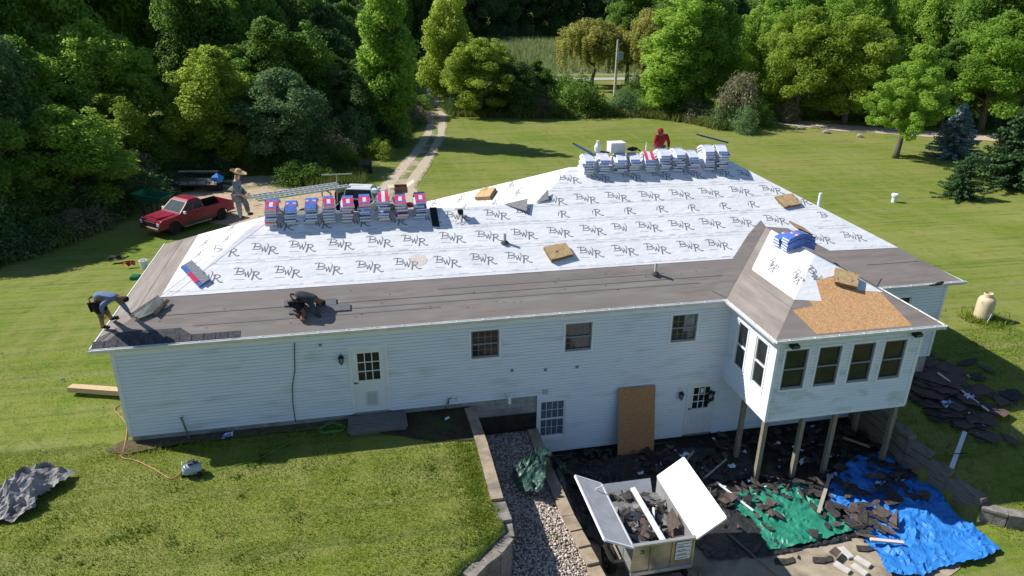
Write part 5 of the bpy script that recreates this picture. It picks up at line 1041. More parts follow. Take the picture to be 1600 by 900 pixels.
# ================================================================ PICKUPS
def pickup(name, loc, rz, paint, lower, label, cat='pickup truck', sc=1., open_door=False, tint=None):
    t = thing(name, loc, label, cat, rz=rz); t.scale = (sc, sc, sc)
    # x forward, origin at ground centre; length 5.8
    Wd = 1.0
    def skin(mb, prof, y0, y1, mi=0, inset=0):
        n = len(prof); P = [(x, y0 + (inset if z > 1.1 else 0), z) for x, z in prof] + [(x, y1 - (inset if z > 1.1 else 0), z) for x, z in prof]
        mb.add(P, [tuple(range(n)), tuple(range(2 * n - 1, n - 1, -1))] + [(i, n + i, n + (i + 1) % n, (i + 1) % n) for i in range(n)], mi)
    def arch(cx, r=.47, z0=.42, k=8): return [(cx + r * math.cos(math.pi * i / k), z0 + r * math.sin(math.pi * i / k)) for i in range(k + 1)]
    body = MB()
    low = [(2.85, .45)] + [(2.9, .75), (2.86, 1.0), (2.7, 1.1), (1.45, 1.2), (-2.8, 1.2), (-2.9, 1.1), (-2.88, .55)] + [(-2.4, .45)] + [(x, z) for x, z in reversed(arch(-1.85))] + [(-1.3, .42), (1.3, .42)] + [(x, z) for x, z in reversed(arch(1.85))] + [(2.4, .45)]
    # rear->front ordering for wheel arches
    low = [(2.86, .5), (2.92, .78), (2.86, 1.0), (2.7, 1.1), (1.45, 1.19), (-.62, 1.2), (-.62, .78), (-.64, 1.2), (-2.82, 1.2), (-2.92, 1.12), (-2.9, .55), (-2.34, .5)] + list(reversed(arch(-1.87))) + list(reversed(arch(1.83))) + [(2.32, .5)]
    low = [p for p in low if p != (-.62, .78) and p != (-.64, 1.2)]
    bd = [(x, z) for x, z in low]
    # sides
    for s in (-1, 1):
        body.prism([(x, s * Wd, z) for x, z in bd], (0, -s * .07, 0), 0)
        body.prism([(x, s * (Wd + .002), min(z, .66)) for x, z in [(2.86, .5), (2.9, .66), (-2.9, .66), (-2.9, .55), (-2.34, .5)] + list(reversed(arch(-1.87))) + list(reversed(arch(1.83))) + [(2.32, .5)]][:3] and [(1.3, s * (Wd + .004), .45), (1.33, s * (Wd + .004), .62), (-1.36, s * (Wd + .004), .62), (-1.34, s * (Wd + .004), .45)], (0, -s * .01, 0), 1)
        body.bar((1.28, s * (Wd - .02), .44), (-1.32, s * (Wd - .02), .44), .1, .12, 1)
    body.box((1.3, -Wd + .06, .95), (2.8, Wd - .06, 1.0)); hood = [(1.5, -Wd + .05, 1.2), (1.5, Wd - .05, 1.2), (2.15, Wd - .08, 1.17), (2.72, Wd - .16, 1.09), (2.72, -Wd + .16, 1.09), (2.15, -Wd + .08, 1.17)]
    body.prism([(1.35, -Wd + .03, 1.17), (1.35, Wd - .03, 1.17), (2.86, Wd - .06, 1.02), (2.86, -Wd + .06, 1.02)], (0, 0, .045)); body.box((1.45, -.55, 1.2), (2.6, .55, 1.205 + .0))
    body.prism([(1.4, -.6, 1.2), (1.4, .6, 1.2), (2.75, .5, 1.09), (2.75, -.5, 1.09)], (0, 0, .04))
    body.box((2.8, -Wd + .05, .55), (2.88, Wd - .05, 1.0)); body.box((-.62, -Wd + .07, .5), (1.4, Wd - .07, 1.15))
    body.box((-2.9, -Wd + .06, .6), (-2.84, Wd - .06, 1.18))
    b_o = body.build('body', [paint, lower], parent=t, fixn=True)
    bed = MB(); bed.box((-2.84, -Wd + .07, .66), (-.64, Wd - .07, .7)); bed.box((-2.84, -Wd + .075, .7), (-.64, -Wd + .12, 1.24)); bed.box((-2.84, Wd - .12, .7), (-.64, Wd - .075, 1.24)); bed.box((-.7, -Wd + .12, .7), (-.64, Wd - .12, 1.22)); bed.build('bed_liner', mat('bed_liner', (.015, .015, .016), rough=.7), parent=t)
    cab = MB()   # lofted cab
    lv = [(1.2, -.62, 1.32, Wd - .03), (1.28, -.6, 1.25, Wd - .05), (1.84, -.46, .58, Wd - .2), (1.95, -.32, .38, Wd - .28)]
    P = []
    for z, xa, xb, y in lv: P += [(xa, -y, z), (xb, -y, z), (xb, y, z), (xa, y, z)]
    F = [(12, 13, 14, 15)] + [(a + i, a + (i + 1) % 4, a + 4 + (i + 1) % 4, a + 4 + i) for a in (0, 4, 8) for i in range(4)]
    cab.add(P, F); cab.build('cab', paint, parent=t, fixn=True)
    def quad_on(za, zb, side, f0, f1, off=.006, name='window'):
        def lerp_lv(z):
            a, b = lv[1], lv[2]; k = (z - a[0]) / (b[0] - a[0]); return [a[i] + (b[i] - a[i]) * k for i in range(4)]
        P = []
        A = lerp_lv(za); B = lerp_lv(zb)
        if side in (-1, 1):
            for L_, fr in ((A, f0), (A, f1), (B, f1), (B, f0)): P.append((L_[1] + (L_[2] - L_[1]) * fr, side * (L_[3] + off), L_[0]))
            if side > 0: P = P[::-1]
            d = (0, side * .004, 0)
        elif side == 'f': P = [(A[2] + off, -A[3] + .08, A[0]), (A[2] + off, A[3] - .08, A[0]), (B[2] + off, B[3] - .06, B[0]), (B[2] + off, -B[3] + .06, B[0])]; d = (.004, 0, .002)
        else: P = [(A[1] - off, A[3] - .08, A[0]), (A[1] - off, -A[3] + .08, A[0]), (B[1] - off, -B[3] + .06, B[0]), (B[1] - off, B[3] - .06, B[0])]; d = (-.004, 0, .002)
        m = MB(); m.prism(P, d); m.build(name, glass_m if name != 'windshield' else mat('windshield_glass', (.08, .10, .12), rough=.06, spec=.7), parent=t, fixn=True)
    for s in (-1, 1): quad_on(1.3, 1.79, s, .06, .46); quad_on(1.3, 1.79, s, .52, .90)
    quad_on(1.29, 1.83, 'f', 0, 1, name='windshield'); quad_on(1.32, 1.80, 'r', 0, 1, name='rear_window')
    for s in (-1, 1):
        for cx in (1.83, -1.87):
            w_ = MB(); w_.lathe([(.24, -.13), (.36, -.13), (.405, -.1), (.405, .1), (.36, .13), (.24, .13)], (cx, s * (Wd - .15), .405), 22, axis=1); wo2 = w_.build('wheel', dk, parent=t)
            r_ = MB(); r_.lathe([(.25, .11 * s), (.2, .1 * s), (.07, .125 * s), (.03, .125 * s)], (cx, s * (Wd - .15), .405), 18, axis=1)
            for k in range(6): a = k * math.pi / 3; r_.bar((cx, s * (Wd - .02), .405), (cx + .24 * math.cos(a), s * (Wd - .02), .405 + .24 * math.sin(a)), .02, .05, up=(0, 1, 0))
            r_.build('rim', mat('dark_rim', (.03, .03, .032), rough=.35, metal=.5), parent=wo2)
        m = MB(); m.box((2.72, s * .86 - .12 * 1, .76), (2.93, s * .86 + .12, .98), ch=.02); m.build('headlight', mat('headlight_glass', (.55, .56, .58), rough=.1), parent=t)
        m = MB(); m.box((-2.935, s * .93 - .06, .85), (-2.86, s * .93 + .06, 1.14), ch=.01); m.build('tail_light', mat('tail_red', (.5, .02, .02), rough=.2), parent=t)
        m = MB(); m.box((.98, s * 1.12 - .09, 1.2), (1.1, s * 1.12 + .09, 1.38), ch=.02); m.bar((1.04, s * .95, 1.22), (1.04, s * 1.06, 1.25), .04, .04); m.build('side_mirror', trim_m if not open_door else dk, parent=t)
        for x in (.05, -.5 + .0): m = MB(); m.box((x - .09, s * (Wd + .012) - .012, 1.08), (x + .09, s * (Wd + .012) + .012, 1.11)); m.build('door_handle', dk, parent=t)
        m = MB(); m.bar((1.2, s * (Wd + .06), .36), (-.9, s * (Wd + .06), .36), .1, .05); m.build('running_board', mat('chrome_bar', (.5, .5, .52), metal=.8, rough=.3), parent=t)
        for x in (.34, -.28 , 1.28): m = MB(); m.box((x, s * (Wd + .001) - .002, .5), (x + .012, s * (Wd + .001) + .002, 1.19)); m.build('door_gap', dk, parent=t)
    m = MB(); m.box((2.89, -.66, .72), (2.935, .66, .99), ch=.01); m.build('grille', mat('grille_black', (.02, .02, .02), rough=.4), parent=t)
    m = MB(); m.box((2.84, -Wd + .04, .42), (3.02, Wd - .04, .66), ch=.05); m.build('front_bumper', lower, parent=t); m = MB(); m.box((-3.03, -Wd + .05, .48), (-2.9, Wd - .05, .66), ch=.03); m.build('rear_bumper', mat('chrome_bar', (0, 0, 0)), parent=t)
    if open_door:
        m = MB(); a = math.radians(55); hx, hy = 1.15, Wd; P = [(0, .5), (-1.0, .5), (-1.0, 1.2), (-.75, 1.75), (-.3, 1.75), (0, 1.25)]
        q = [(hx + x * math.cos(a), hy - x * math.sin(a), z) for x, z in P]; m.prism(q, (.03, .03, 0)); o = m.build('door', dk, parent=t)
        q = [(hx + x * math.cos(a) - .004, hy - x * math.sin(a) - .004, z) for x, z in ((-.12, 1.25), (-.9, 1.25), (-.7, 1.66), (-.36, 1.66))]; m = MB(); m.prism(q, (.04, .04, 0)); m.build('door_window', mat('pale_view', (.12, .16, .07), rough=.2), parent=o)
    return t
maroon = mat('maroon_paint', (.23, .012, .04), (.30, .02, .055), scale=2, rough=.35, coat=.25); low_m = mat('tan_lower_trim', (.10, .06, .055), rough=.4)
A = Vector((-3.94,23.98,-1.90)); B = Vector((-1.79,26.32,-1.90)); d = (A - B).normalized(); mid = (A + B) / 2; nrm = Vector((d.y, -d.x, 0)); mid = mid + nrm * (.85 * .87) + Vector((.3, -.05, 0))
rz_ = math.atan2(d.y, d.x)
tr = pickup('pickup_truck', (mid.x, mid.y, gz(mid.x, mid.y) + .02), rz_, maroon, low_m, 'dark red pickup truck with tan lower trim parked left of the house', sc=.87)
wp_m = mat('white_paint', (.72, .73, .75), rough=.25, coat=.5)
pickup('pickup_truck', (6.9, 25.6, gz(6.9, 25.6) + .02), math.radians(74), wp_m, mat('grey_lower', (.3, .3, .31)), 'white pickup truck with an open door behind the bundle stacks', sc=1., open_door=True)
# flatbed trailer with ladders
lt = thing('ladder_trailer', (3.3, 24.4, gz(3.3, 24.4)), 'equipment trailer with ladder rack and two long aluminium ladders', 'trailer', rz=.35)
fr = mat('dark_frame', (.04, .045, .05), rough=.5)
m = MB(); m.box((-2.2, -.9, .55), (2.2, .9, .64)); m.bar((2.2, 0, .55), (3.5, 0, .5), .1, .1); m.build('deck', mat('deck_grey', (.18, .18, .18), (.28, .27, .25), scale=4), parent=lt)
for x in (-1.7, 1.7):
    for y in (-.85, .85): m = MB(); m.bar((x, y, .6), (x, y, 1.9), .06, .06); m.build('rack_post', fr, parent=lt)
    m = MB(); m.bar((x, -.95, 1.92), (x, .95, 1.92), .06, .06); m.build('rack_bar', fr, parent=lt)
for y in (-.85, .85):
    for x in (-.45, .45): m = MB(); m.lathe([(.1, -.1), (.33, -.1), (.36, -.06), (.36, .06), (.33, .1), (.1, .1)], (x, y * 1.18, .36), 18, axis=1); m.build('wheel', dk, parent=lt)
m = MB(); m.box((-1.9, -.5, .65), (-.6, .6, 1.05), ch=.03); m.build('tool_chest', mat('steel_chest', (.35, .36, .37), metal=.4, rough=.4), parent=lt)
def ladder(x, y, rz, L, wd, lab, z=1.98, tilt=0, n=None):
    t = thing('ladder', (x, y, z), lab, 'ladder', 'ladders on the rack', rz); t.rotation_euler = (0, tilt, rz)
    for s in (-1, 1): m = MB(); m.bar((-L / 2, s * wd / 2, 0), (L / 2, s * wd / 2, 0), .085, .1); m.build('rail', mat('ladder_aluminium', (.66, .68, .70), (.56, .58, .6), scale=5, metal=.4, rough=.4), parent=t)
    k = int(L / .3)
    for i in range(k): m = MB(); xx = -L / 2 + .15 + i * .3; m.bar((xx, -wd / 2, 0), (xx, wd / 2, 0), .05, .04); m.build('rung', mat('ladder_aluminium', (0, 0, 0)), parent=t)
zt = gz(3.3, 24.4)
ladder(3.0, 24.9, .42, 5.6, .42, 'long aluminium ladder on the trailer rack, rear one', z=zt + 2.02); ladder(3.7, 24.3, .42, 5.6, .42, 'long aluminium ladder on the trailer rack, front one', z=zt + 2.02)
m = MB(); p = Vector((5.4, 26.0, zt)); 
bar_t = thing('roof_rack_bar', p, 'pale T-shaped rack post behind the ladder trailer', 'rack')
m.bar((0, 0, 0), (.15, 0, 2.6), .05, .05); m.build('post', alu, parent=bar_t); m = MB(); m.bar((-.75, 0, 2.62), (1.05, 0, 2.62), .05, .06); m.build('crossbar', alu, parent=bar_t)
# utility trailer with blue item
ut = thing('utility_trailer', (-4.15, 34.0, gz(-4, 34)), 'low flat utility trailer with rail sides behind the red pickup', 'trailer', rz=math.radians(-8))
m = MB(); m.box((-1.5, -1.0, .5), (1.5, 1.0, .56)); m.build('deck', mat('pale_deck_boards', (.30, .24, .19), (.42, .34, .28), scale=5), parent=ut)
m = MB()
for y in (-1.02, 1.02):
    m.bar((-1.5, y, .9), (1.5, y, .9), .05, .05)
    for x in (-1.5, -.9, -.3, .3, .9, 1.5): m.bar((x, y, .5), (x, y, .9), .04, .04)
m.bar((-1.5, -1.02, .53), (1.5, -1.02, .53), .04, .1); m.bar((1.5, 0, .5), (2.6, 0, .5), .08, .08); m.build('rail', fr, parent=ut)
for y in (-1.18, 1.18): m = MB(); m.lathe([(.1, -.1), (.33, -.1), (.36, -.06), (.36, .06), (.33, .1), (.1, .1)], (-1.1, y, .36), 18, axis=1); m.build('wheel', dk, parent=ut)
m = MB(); m.bar((-1.6, 1.1, 1.0), (1.0, 1.5, .9), .3, .06); m.build('ramp', lum, parent=ut)
cw = thing('blue_bag', (-2.7, 33.3, gz(-3, 33)), 'bright blue wrapped load at the end of the utility trailer', 'load'); m = MB(); m.add([(x * .42 + random.uniform(-.08, .08), y * .36, .85 + z * .38 + random.uniform(-.08, .08)) for x, y, z in ico], icf); m.build('wrap', blue_m, parent=cw); m = MB(); m.box((-.25, -.2, .0), (.25, .2, .5), ch=.03); m.build('base', dk, parent=cw)
m = MB(); q = (-3.04,34.78,-1.90)
for k in range(5): m.bar((q[0] - .8 + k * .1, q[1] + k * .3, q[2] + .1 + .04 * k), (q[0] + 1.3, q[1] + .5 - k * .25, q[2] + .15), .12, .1)
tag(m.build('log_pile', mat('old_log', (.12, .10, .08), (.22, .19, .15), scale=4)), 'small pile of grey boards beside the utility trailer', 'boards', kind=None)
# green dump cart
gc = thing('garden_cart', (-5.68,28.32,-1.90), 'green tub garden cart on a stand left of the red pickup', 'cart', rz=-.45); gcz = mat('green_tub', (.01, .13, .06), (.02, .17, .08), scale=4, rough=.4)
m = MB(); P = [(-1.05, -.6, 1.35), (1.05, -.6, 1.2), (1.05, .6, 1.2), (-1.05, .6, 1.35), (-.7, -.4, .85), (.75, -.4, .8), (.75, .4, .8), (-.7, .4, .85)]
m.add(P, [(4, 5, 6, 7), (0, 1, 5, 4), (1, 2, 6, 5), (2, 3, 7, 6), (3, 0, 4, 7)]); Q = [(x * .96, y * .94, z + .01) for x, y, z in P]; m.add(Q, [(7, 6, 5, 4), (4, 5, 1, 0), (5, 6, 2, 1), (6, 7, 3, 2), (7, 4, 0, 3)])
for a, b in ((0, 1), (1, 2), (2, 3), (3, 0)): m.bar(P[a], P[b], .07, .05)
m.build('tub', gcz, parent=gc)
for x in (-.5, .55):
    for y in (-.35, .35): m = MB(); m.bar((x, y, .0), (x, y, .85), .06, .06); m.build('leg', fr, parent=gc)
m = MB(); m.box((.2, -.25, .84), (.7, .2, 1.0), ch=.05); tag(m.build('load', mat('red_cloth', (0, 0, 0)), parent=gc))
# utility pole
up = thing('utility_pole', (40.66,74.53,-1.90), 'tall grey utility pole with transformer beyond the hedge', 'pole'); H_ = 11.2
q = (40.66,74.53,-1.90,7.10); H_ = q[3]
m = MB(); m.tube([(0, 0, 0), (0, 0, H_)], [.2, .14], 10); m.build('shaft', mat('pole_wood', (.48, .46, .44), (.6, .58, .55), scale=3, rough=.9), parent=up); m = MB(); m.lathe([(.1, 0), (.34, .02), (.34, .95), (.28, 1.02), (.05, 1.05)], (.55, 0, H_ * .64), 14); m.build('transformer', mat('transformer_grey', (.36, .42, .47), rough=.5), parent=up); m = MB(); m.bar((.0, 0, H_ - .8), (.6, -.1, H_ - .4), .08, .08); m.build('bracket', alu, parent=up)
# ================================================================ PEOPLE
skin_d = mat('skin_brown', (.20, .105, .065), (.24, .13, .085), scale=8, rough=.55); skin_l = mat('skin_tan', (.42, .25, .17), (.47, .29, .2), scale=8, rough=.55)
def skinned(name, verts, edges, radii, m, parent, sub=2, flat=1.):
    me = bpy.data.meshes.new(name); me.from_pydata([tuple(v) for v in verts], edges, []); o = bpy.data.objects.new(name, me); COL.objects.link(o)
    md = o.modifiers.new('s', 'SKIN'); md.use_smooth_shade = True
    for i, r in enumerate(radii):
        sv = me.skin_vertices[0].data[i]; sv.radius = (r, r) if not hasattr(r, '__len__') else r; sv.use_root = (i == 0)
    o.modifiers.new('u', 'SUBSURF').levels = sub
    dg = bpy.context.evaluated_depsgraph_get(); ev = o.evaluated_get(dg); nm = bpy.data.meshes.new_from_object(ev, depsgraph=dg)
    bpy.data.objects.remove(o); nm.name = name; nm.materials.clear(); nm.materials.append(m); nm.polygons.foreach_set('use_smooth', [True] * len(nm.polygons)); nm.update()
    return nm
def person(J, label, skin, shirt, pants, sleeve='long', leg='long', hood=None, hat=None, hair=None, belt=None, shoes=None, face=(1, 0, 0), s=1.):
    """J: dict of joints pelvis, waist, chest, neck, head, and l/r sh el ha hip kn an toe (Vectors)"""
    J = {k: Vector(v) for k, v in J.items()}; base = (J['ran'] + J['lan']) / 2
    t = thing('person', base, label, 'person'); L = lambda k: J[k] - base
    names = ['pelvis', 'waist', 'chest', 'neck', 'head']; V = [L(n) for n in names]; R = [.135 * s, .125 * s, .15 * s, .06 * s, .085 * s]; E = [(0, 1), (1, 2), (2, 3), (3, 4)]
    hd = (J['head'] - J['neck']).normalized(); V.append(L('head') + hd * .1 * s); R.append(.08 * s); E.append((4, 5))
    for side in 'lr':
        i = len(V); V += [L(side + 'sh'), L(side + 'el'), L(side + 'wr'), L(side + 'wr') + (L(side + 'ha') - L(side + 'wr')) * .6]; R += [.062 * s, .045 * s, .03 * s, (.042 * s, .022 * s)]; E += [(2, i), (i, i + 1), (i + 1, i + 2), (i + 2, i + 3)]
        i = len(V); V += [L(side + 'hip'), L(side + 'kn'), L(side + 'an'), L(side + 'toe')]; R += [.09 * s, .062 * s, .042 * s, .04 * s]; E += [(0, i), (i, i + 1), (i + 1, i + 2), (i + 2, i + 3)]
    me = skinned('body', V, E, R, skin, t)
    # grow fingers and face into the same mesh
    bm = bmesh.new(); bm.from_mesh(me)
    ex = MB()
    for side in 'lr':
        w_ = L(side + 'wr'); h = L(side + 'ha'); d = (h - w_).normalized(); u_ = d.orthogonal().normalized(); c = w_ + (h - w_) * .45; v_ = d.cross(u_)
        for k in range(4):
            o_ = u_ * (.027 * (k - 1.5)); ln = (.075, .085, .08, .062)[k]; a = c + o_ + d * .03; ex.tube([a, a + d * ln * .5 + v_ * -.004, a + d * ln * .85 - v_ * .02, a + d * ln - v_ * .035], [.0095, .009, .008, .006], 6)
        a = c - u_ * .03 - d * .02; ex.tube([a, a - u_ * .03 + d * .025, a - u_ * .035 + d * .06], [.012, .01, .007], 6)
    F_ = Vector(face).normalized(); up = hd; sd = F_.cross(up).normalized(); F_ = up.cross(sd).normalized(); hc = L('head') + hd * .04 * s
    ex.tube([hc + F_ * .075 * s + up * .03, hc + F_ * .105 * s, hc + F_ * .08 * s - up * .012], [.008, .016, .008], 6)
    for q in (-1, 1): ex.tube([hc + sd * .078 * q * s + up * .02, hc + sd * .092 * q * s, hc + sd * .078 * q * s - up * .025], [.008, .014, .008], 6)
    em = bpy.data.meshes.new('x'); em.from_pydata([tuple(v) for v in ex.v], [], ex.f); bm.from_mesh(em); bm.to_mesh(me); bm.free(); me.polygons.foreach_set('use_smooth', [True] * len(me.polygons))
    b = link('body', me, t)
    ey = MB()
    for q in (-1, 1): c = hc + F_ * .082 * s + sd * .03 * q + up * .025; ey.add([c + Vector(p) * .011 for p in ico], icf)
    for q in ([hc + F_ * .086 * s - up * .045 - sd * .022, hc + F_ * .086 * s - up * .045 + sd * .022],): ey.tube(q, .005, 4)
    ey.build('face_features', mat('dark_eye', (.02, .015, .012)), parent=t, kind=None) if False else ey.build('face_features', mat('dark_eye', (.02, .015, .012)), parent=b)
    # shirt
    V = [L('pelvis') * .6 + L('waist') * .4, L('waist'), L('chest'), L('neck') * .75 + L('chest') * .25]; R = [.15 * s, .148 * s, .172 * s, .085 * s]; E = [(0, 1), (1, 2), (2, 3)]
    for side in 'lr':
        i = len(V); e = L(side + 'el'); w_ = L(side + 'wr'); V += [L(side + 'sh')] + ([e, w_ * .9 + e * .1] if sleeve == 'long' else [e * .75 + L(side + 'sh') * .25]); R += [.08 * s] + ([.058 * s, .043 * s] if sleeve == 'long' else [.062 * s]); E += [(2, i), (i, i + 1)] + ([(i + 1, i + 2)] if sleeve == 'long' else [])
    link('shirt', skinned('shirt', V, E, R, shirt, t), t)
    V = [L('pelvis') * .85 + L('waist') * .15]; R = [.155 * s]; E = []
    for side in 'lr':
        i = len(V); k = L(side + 'kn'); a = L(side + 'an')
        V += [L(side + 'hip'), k if leg == 'long' else k * .8 + L(side + 'hip') * .2] + ([a * .92 + k * .08] if leg == 'long' else []); R += [.108 * s, .082 * s] + ([.062 * s] if leg == 'long' else []); E += [(0, i), (i, i + 1)] + ([(i + 1, i + 2)] if leg == 'long' else [])
    link('trousers', skinned('trousers', V, E, R, pants, t), t)
    for side in 'lr':
        a = L(side + 'an'); to = L(side + 'toe'); d = (to - a); link('shoe', skinned('shoe', [a - d * .25 + Vector((0, 0, -.01)), a + d * .45, to], [(0, 1), (1, 2)], [.058, .056, .045], shoes or dk, t), t)
    hh = L('head') + hd * .05 * s
    if hair: link('hair', skinned('hair', [hh - F_ * .03 - up * .03, hh - F_ * .015 + up * .055, hh + F_ * .05 + up * .075], [(0, 1), (1, 2)], [.09 * s, .088 * s, .045 * s], hair, t), t)
    if hood: link('hood', skinned('hood', [L('neck'), hh - F_ * .03 - up * .02, hh - F_ * .01 + up * .07], [(0, 1), (1, 2)], [.11 * s, .125 * s, .10 * s], hood, t), t)
    if hat:
        m = MB(); prof = [(.23, .045), (.22, .02), (.13, .0), (.105, .01), (.10, .10), (.07, .135), (.0, .125)]
        n = 20; P = []
        for r, z in prof:
            for j in range(n): q = 2 * math.pi * j / n; rr = r * (1 + .12 * math.cos(2 * q) * (r > .15)); P.append(hh + up * (z + .055 + (.03 * abs(math.sin(q)) if r > .15 else 0)) + F_ * rr * math.cos(q) + sd * rr * math.sin(q))
        m.add(P, [(i * n + j, i * n + (j + 1) % n, (i + 1) * n + (j + 1) % n, (i + 1) * n + j) for i in range(len(prof) - 1) for j in range(n)]); m.build('hat', hat, parent=t, smooth=True)
    if belt:
        m = MB(); c = L('pelvis') * .8 + L('waist') * .2; ax = (L('waist') - L('pelvis')).normalized(); u_ = ax.orthogonal().normalized(); v_ = ax.cross(u_)
        ring = [c + (u_ * math.cos(q) + v_ * math.sin(q)) * .168 * s for q in [2 * math.pi * k / 12 for k in range(13)]]; m.tube(ring, .024, 6); o = m.build('tool_belt', belt, parent=t)
        bd_ = -F_
        for q in (.9, -.9, 2.2):
            m = MB(); d = (bd_ * math.cos(q) + sd * math.sin(q)); cc = c + d * .19; m.add([cc + Vector((x * .06, y * .06, z * .09 - .04)) for x, y, z in ico], icf); m.build('pouch', belt, parent=o)
    return t
cl_b = mat('blue_grey_shirt', (.13, .19, .33), (.17, .24, .39), scale=6, rough=.9); cl_d = mat('dark_shirt', (.03, .035, .045), (.06, .068, .08), scale=5, rough=.9); cl_k = mat('black_shorts', (.015, .015, .018), rough=.9); cl_g = mat('grey_shirt', (.11, .14, .18), (.15, .18, .22), scale=6, rough=.9); cl_j = mat('grey_trousers', (.12, .12, .125), (.16, .155, .16), scale=6, rough=.9); red_h = mat('red_hoodie', (.20, .012, .016), (.27, .02, .025), scale=6, rough=.9); bel = mat('orange_leather', (.22, .07, .025), (.06, .035, .02), scale=7, rough=.7); hai = mat('black_hair', (.012, .01, .009), rough=.8); straw = mat('straw_hat', (.45, .32, .18), (.56, .42, .26), scale=10, rough=.9)
# 1 bent at the left corner; feet on the left eave
fy = .45
fa_ = Vector((0.02,1.09,2.76)); fb_ = Vector((0.13,1.48,2.82))
def pl(px): pass
y1 = fa_.y; y2 = fb_.y; ym = (y1 + y2) / 2
J1 = dict(pelvis=(0.17,0.62,3.77), waist=(0.27,0.60,3.96), chest=(0.54,0.56,3.96), neck=(0.69,0.56,3.89), head=(0.79,0.56,3.85), rsh=(0.59,0.40,3.92), rel=(0.34,0.38,3.77), rwr=(0.35,0.36,3.56), rha=(0.36,0.36,3.45),
          lsh=(0.62,0.74,3.84), lel=(0.74,0.78,3.56), lwr=(0.82,0.80,3.34), lha=(0.87,0.82,3.23), rhip=(0.20,0.50,3.74), rkn=(0.27,0.42,3.45), lhip=(0.20,0.72,3.68), lkn=(0.33,0.72,3.42), ran=fa_ + Vector((-.02, 0, .12)), rtoe=fa_ + Vector((.17, -.03, .08)), lan=fb_ + Vector((-.02, 0, .1)), ltoe=fb_ + Vector((.18, .02, .12)))
person(J1, 'roofer in blue-grey long sleeves and black shorts bending at the left eave', skin_d, cl_b, cl_k, leg='short', hair=hai, belt=bel, face=(.3, 0, -1), s=1.17)
K = lambda x, y, q: None
J2 = dict(pelvis=(5.05,0.72,3.42), waist=(5.16,0.72,3.53), chest=(5.44,0.70,3.48), neck=(5.59,0.70,3.39), head=(5.69,0.70,3.32), rsh=(5.46,0.56,3.38), rel=(5.57,0.50,3.07), rwr=(5.76,0.42,2.86), rha=(5.87,0.40,2.82), lsh=(5.58,0.86,3.36), lel=(5.73,0.84,3.10), lwr=(5.86,0.80,2.99), lha=(5.98,0.78,2.91),
          rhip=(5.05,0.60,3.34), rkn=(5.28,0.52,3.11), lhip=(5.08,0.84,3.29), lkn=(5.31,0.84,3.08), ran=(5.19,0.33,2.92), rtoe=(5.34,0.28,2.89), lan=(5.05,0.52,3.01), ltoe=(5.21,0.45,2.98))
for k in ('ran', 'rtoe', 'lan', 'ltoe'): J2[k] = Vector(J2[k]) + Vector((0, 0, .07))
person(J2, 'roofer in dark clothes crouching over new shingles near the front eave', skin_d, cl_d, cl_k, sleeve='long', leg='short', hair=hai, belt=mat('black_leather', (0, 0, 0)), shoes=mat('brown_boot', (.16, .07, .04)), face=(.5, 0, -1), s=1.14)
f3 = Vector((3.17,5.36,4.35)); f3b = Vector((3.44,5.22,4.49)); X3 = f3 + Vector((0, 0, .1)); X3b = f3b + Vector((0, 0, .1)); up3 = Vector((0, 0, 1))
c3 = (X3 + X3b) / 2; c3.z = X3.z
def c3p(x, y, z): return (c3.x + x, c3.y + y, c3.z + z * .9)
J3 = dict(pelvis=c3p(-.12, 0, .84), waist=c3p(-.13, 0, 1.02), chest=c3p(-.13, 0, 1.22), neck=c3p(-.09, 0, 1.4), head=c3p(-.06, 0, 1.5), rsh=c3p(-.12, -.19, 1.31), rel=c3p(-.1, -.24, 1.03), rwr=c3p(.08, -.2, .86), rha=c3p(.16, -.17, .8), lsh=c3p(-.12, .19, 1.31), lel=c3p(-.08, .23, 1.03), lwr=c3p(.1, .16, .88), lha=c3p(.18, .13, .82), rhip=c3p(-.12, -.09, .8), rkn=c3p(-.12, -.1, .43), ran=X3, rtoe=X3 + Vector((.15, -.03, -.02)), lhip=c3p(-.1, .09, .8), lkn=c3p(.08, .1, .48), lan=X3b, ltoe=X3b + Vector((.16, 0, .0)))
person(J3, 'person in a straw hat and grey work clothes standing at the left hip', skin_l, cl_g, cl_j, hat=straw, hair=hai, belt=bel, face=(1, -.1, 0), s=1.12)
b4 = Vector((17.95, yb + 1.15, h2 - PT * 1.15 + .08))
def p4(x, y, z): return (b4.x + x, b4.y + y, b4.z + z)
J4 = dict(pelvis=p4(0, 0, .86), waist=p4(0, -.05, 1.0), chest=p4(0, -.14, 1.22), neck=p4(-.05, -.2, 1.38), head=p4(-.1, -.26, 1.47), rsh=p4(-.2, -.15, 1.3), rel=p4(-.27, -.22, 1.04), rwr=p4(-.2, -.4, .9), rha=p4(-.17, -.46, .86), lsh=p4(.2, -.15, 1.3), lel=p4(.29, -.2, 1.04), lwr=p4(.2, -.4, .9), lha=p4(.17, -.46, .86), rhip=p4(-.1, 0, .82), rkn=p4(-.12, -.08, .44), ran=p4(-.14, 0, 0), rtoe=p4(-.14, -.17, .06), lhip=p4(.1, 0, .82), lkn=p4(.12, -.08, .44), lan=p4(.14, 0, 0), ltoe=p4(.14, -.17, .06))
person(J4, 'person in a red hooded sweatshirt working behind the upper ridge', skin_d, red_h, cl_j, hood=red_h, face=(-.2, -1, -.3))
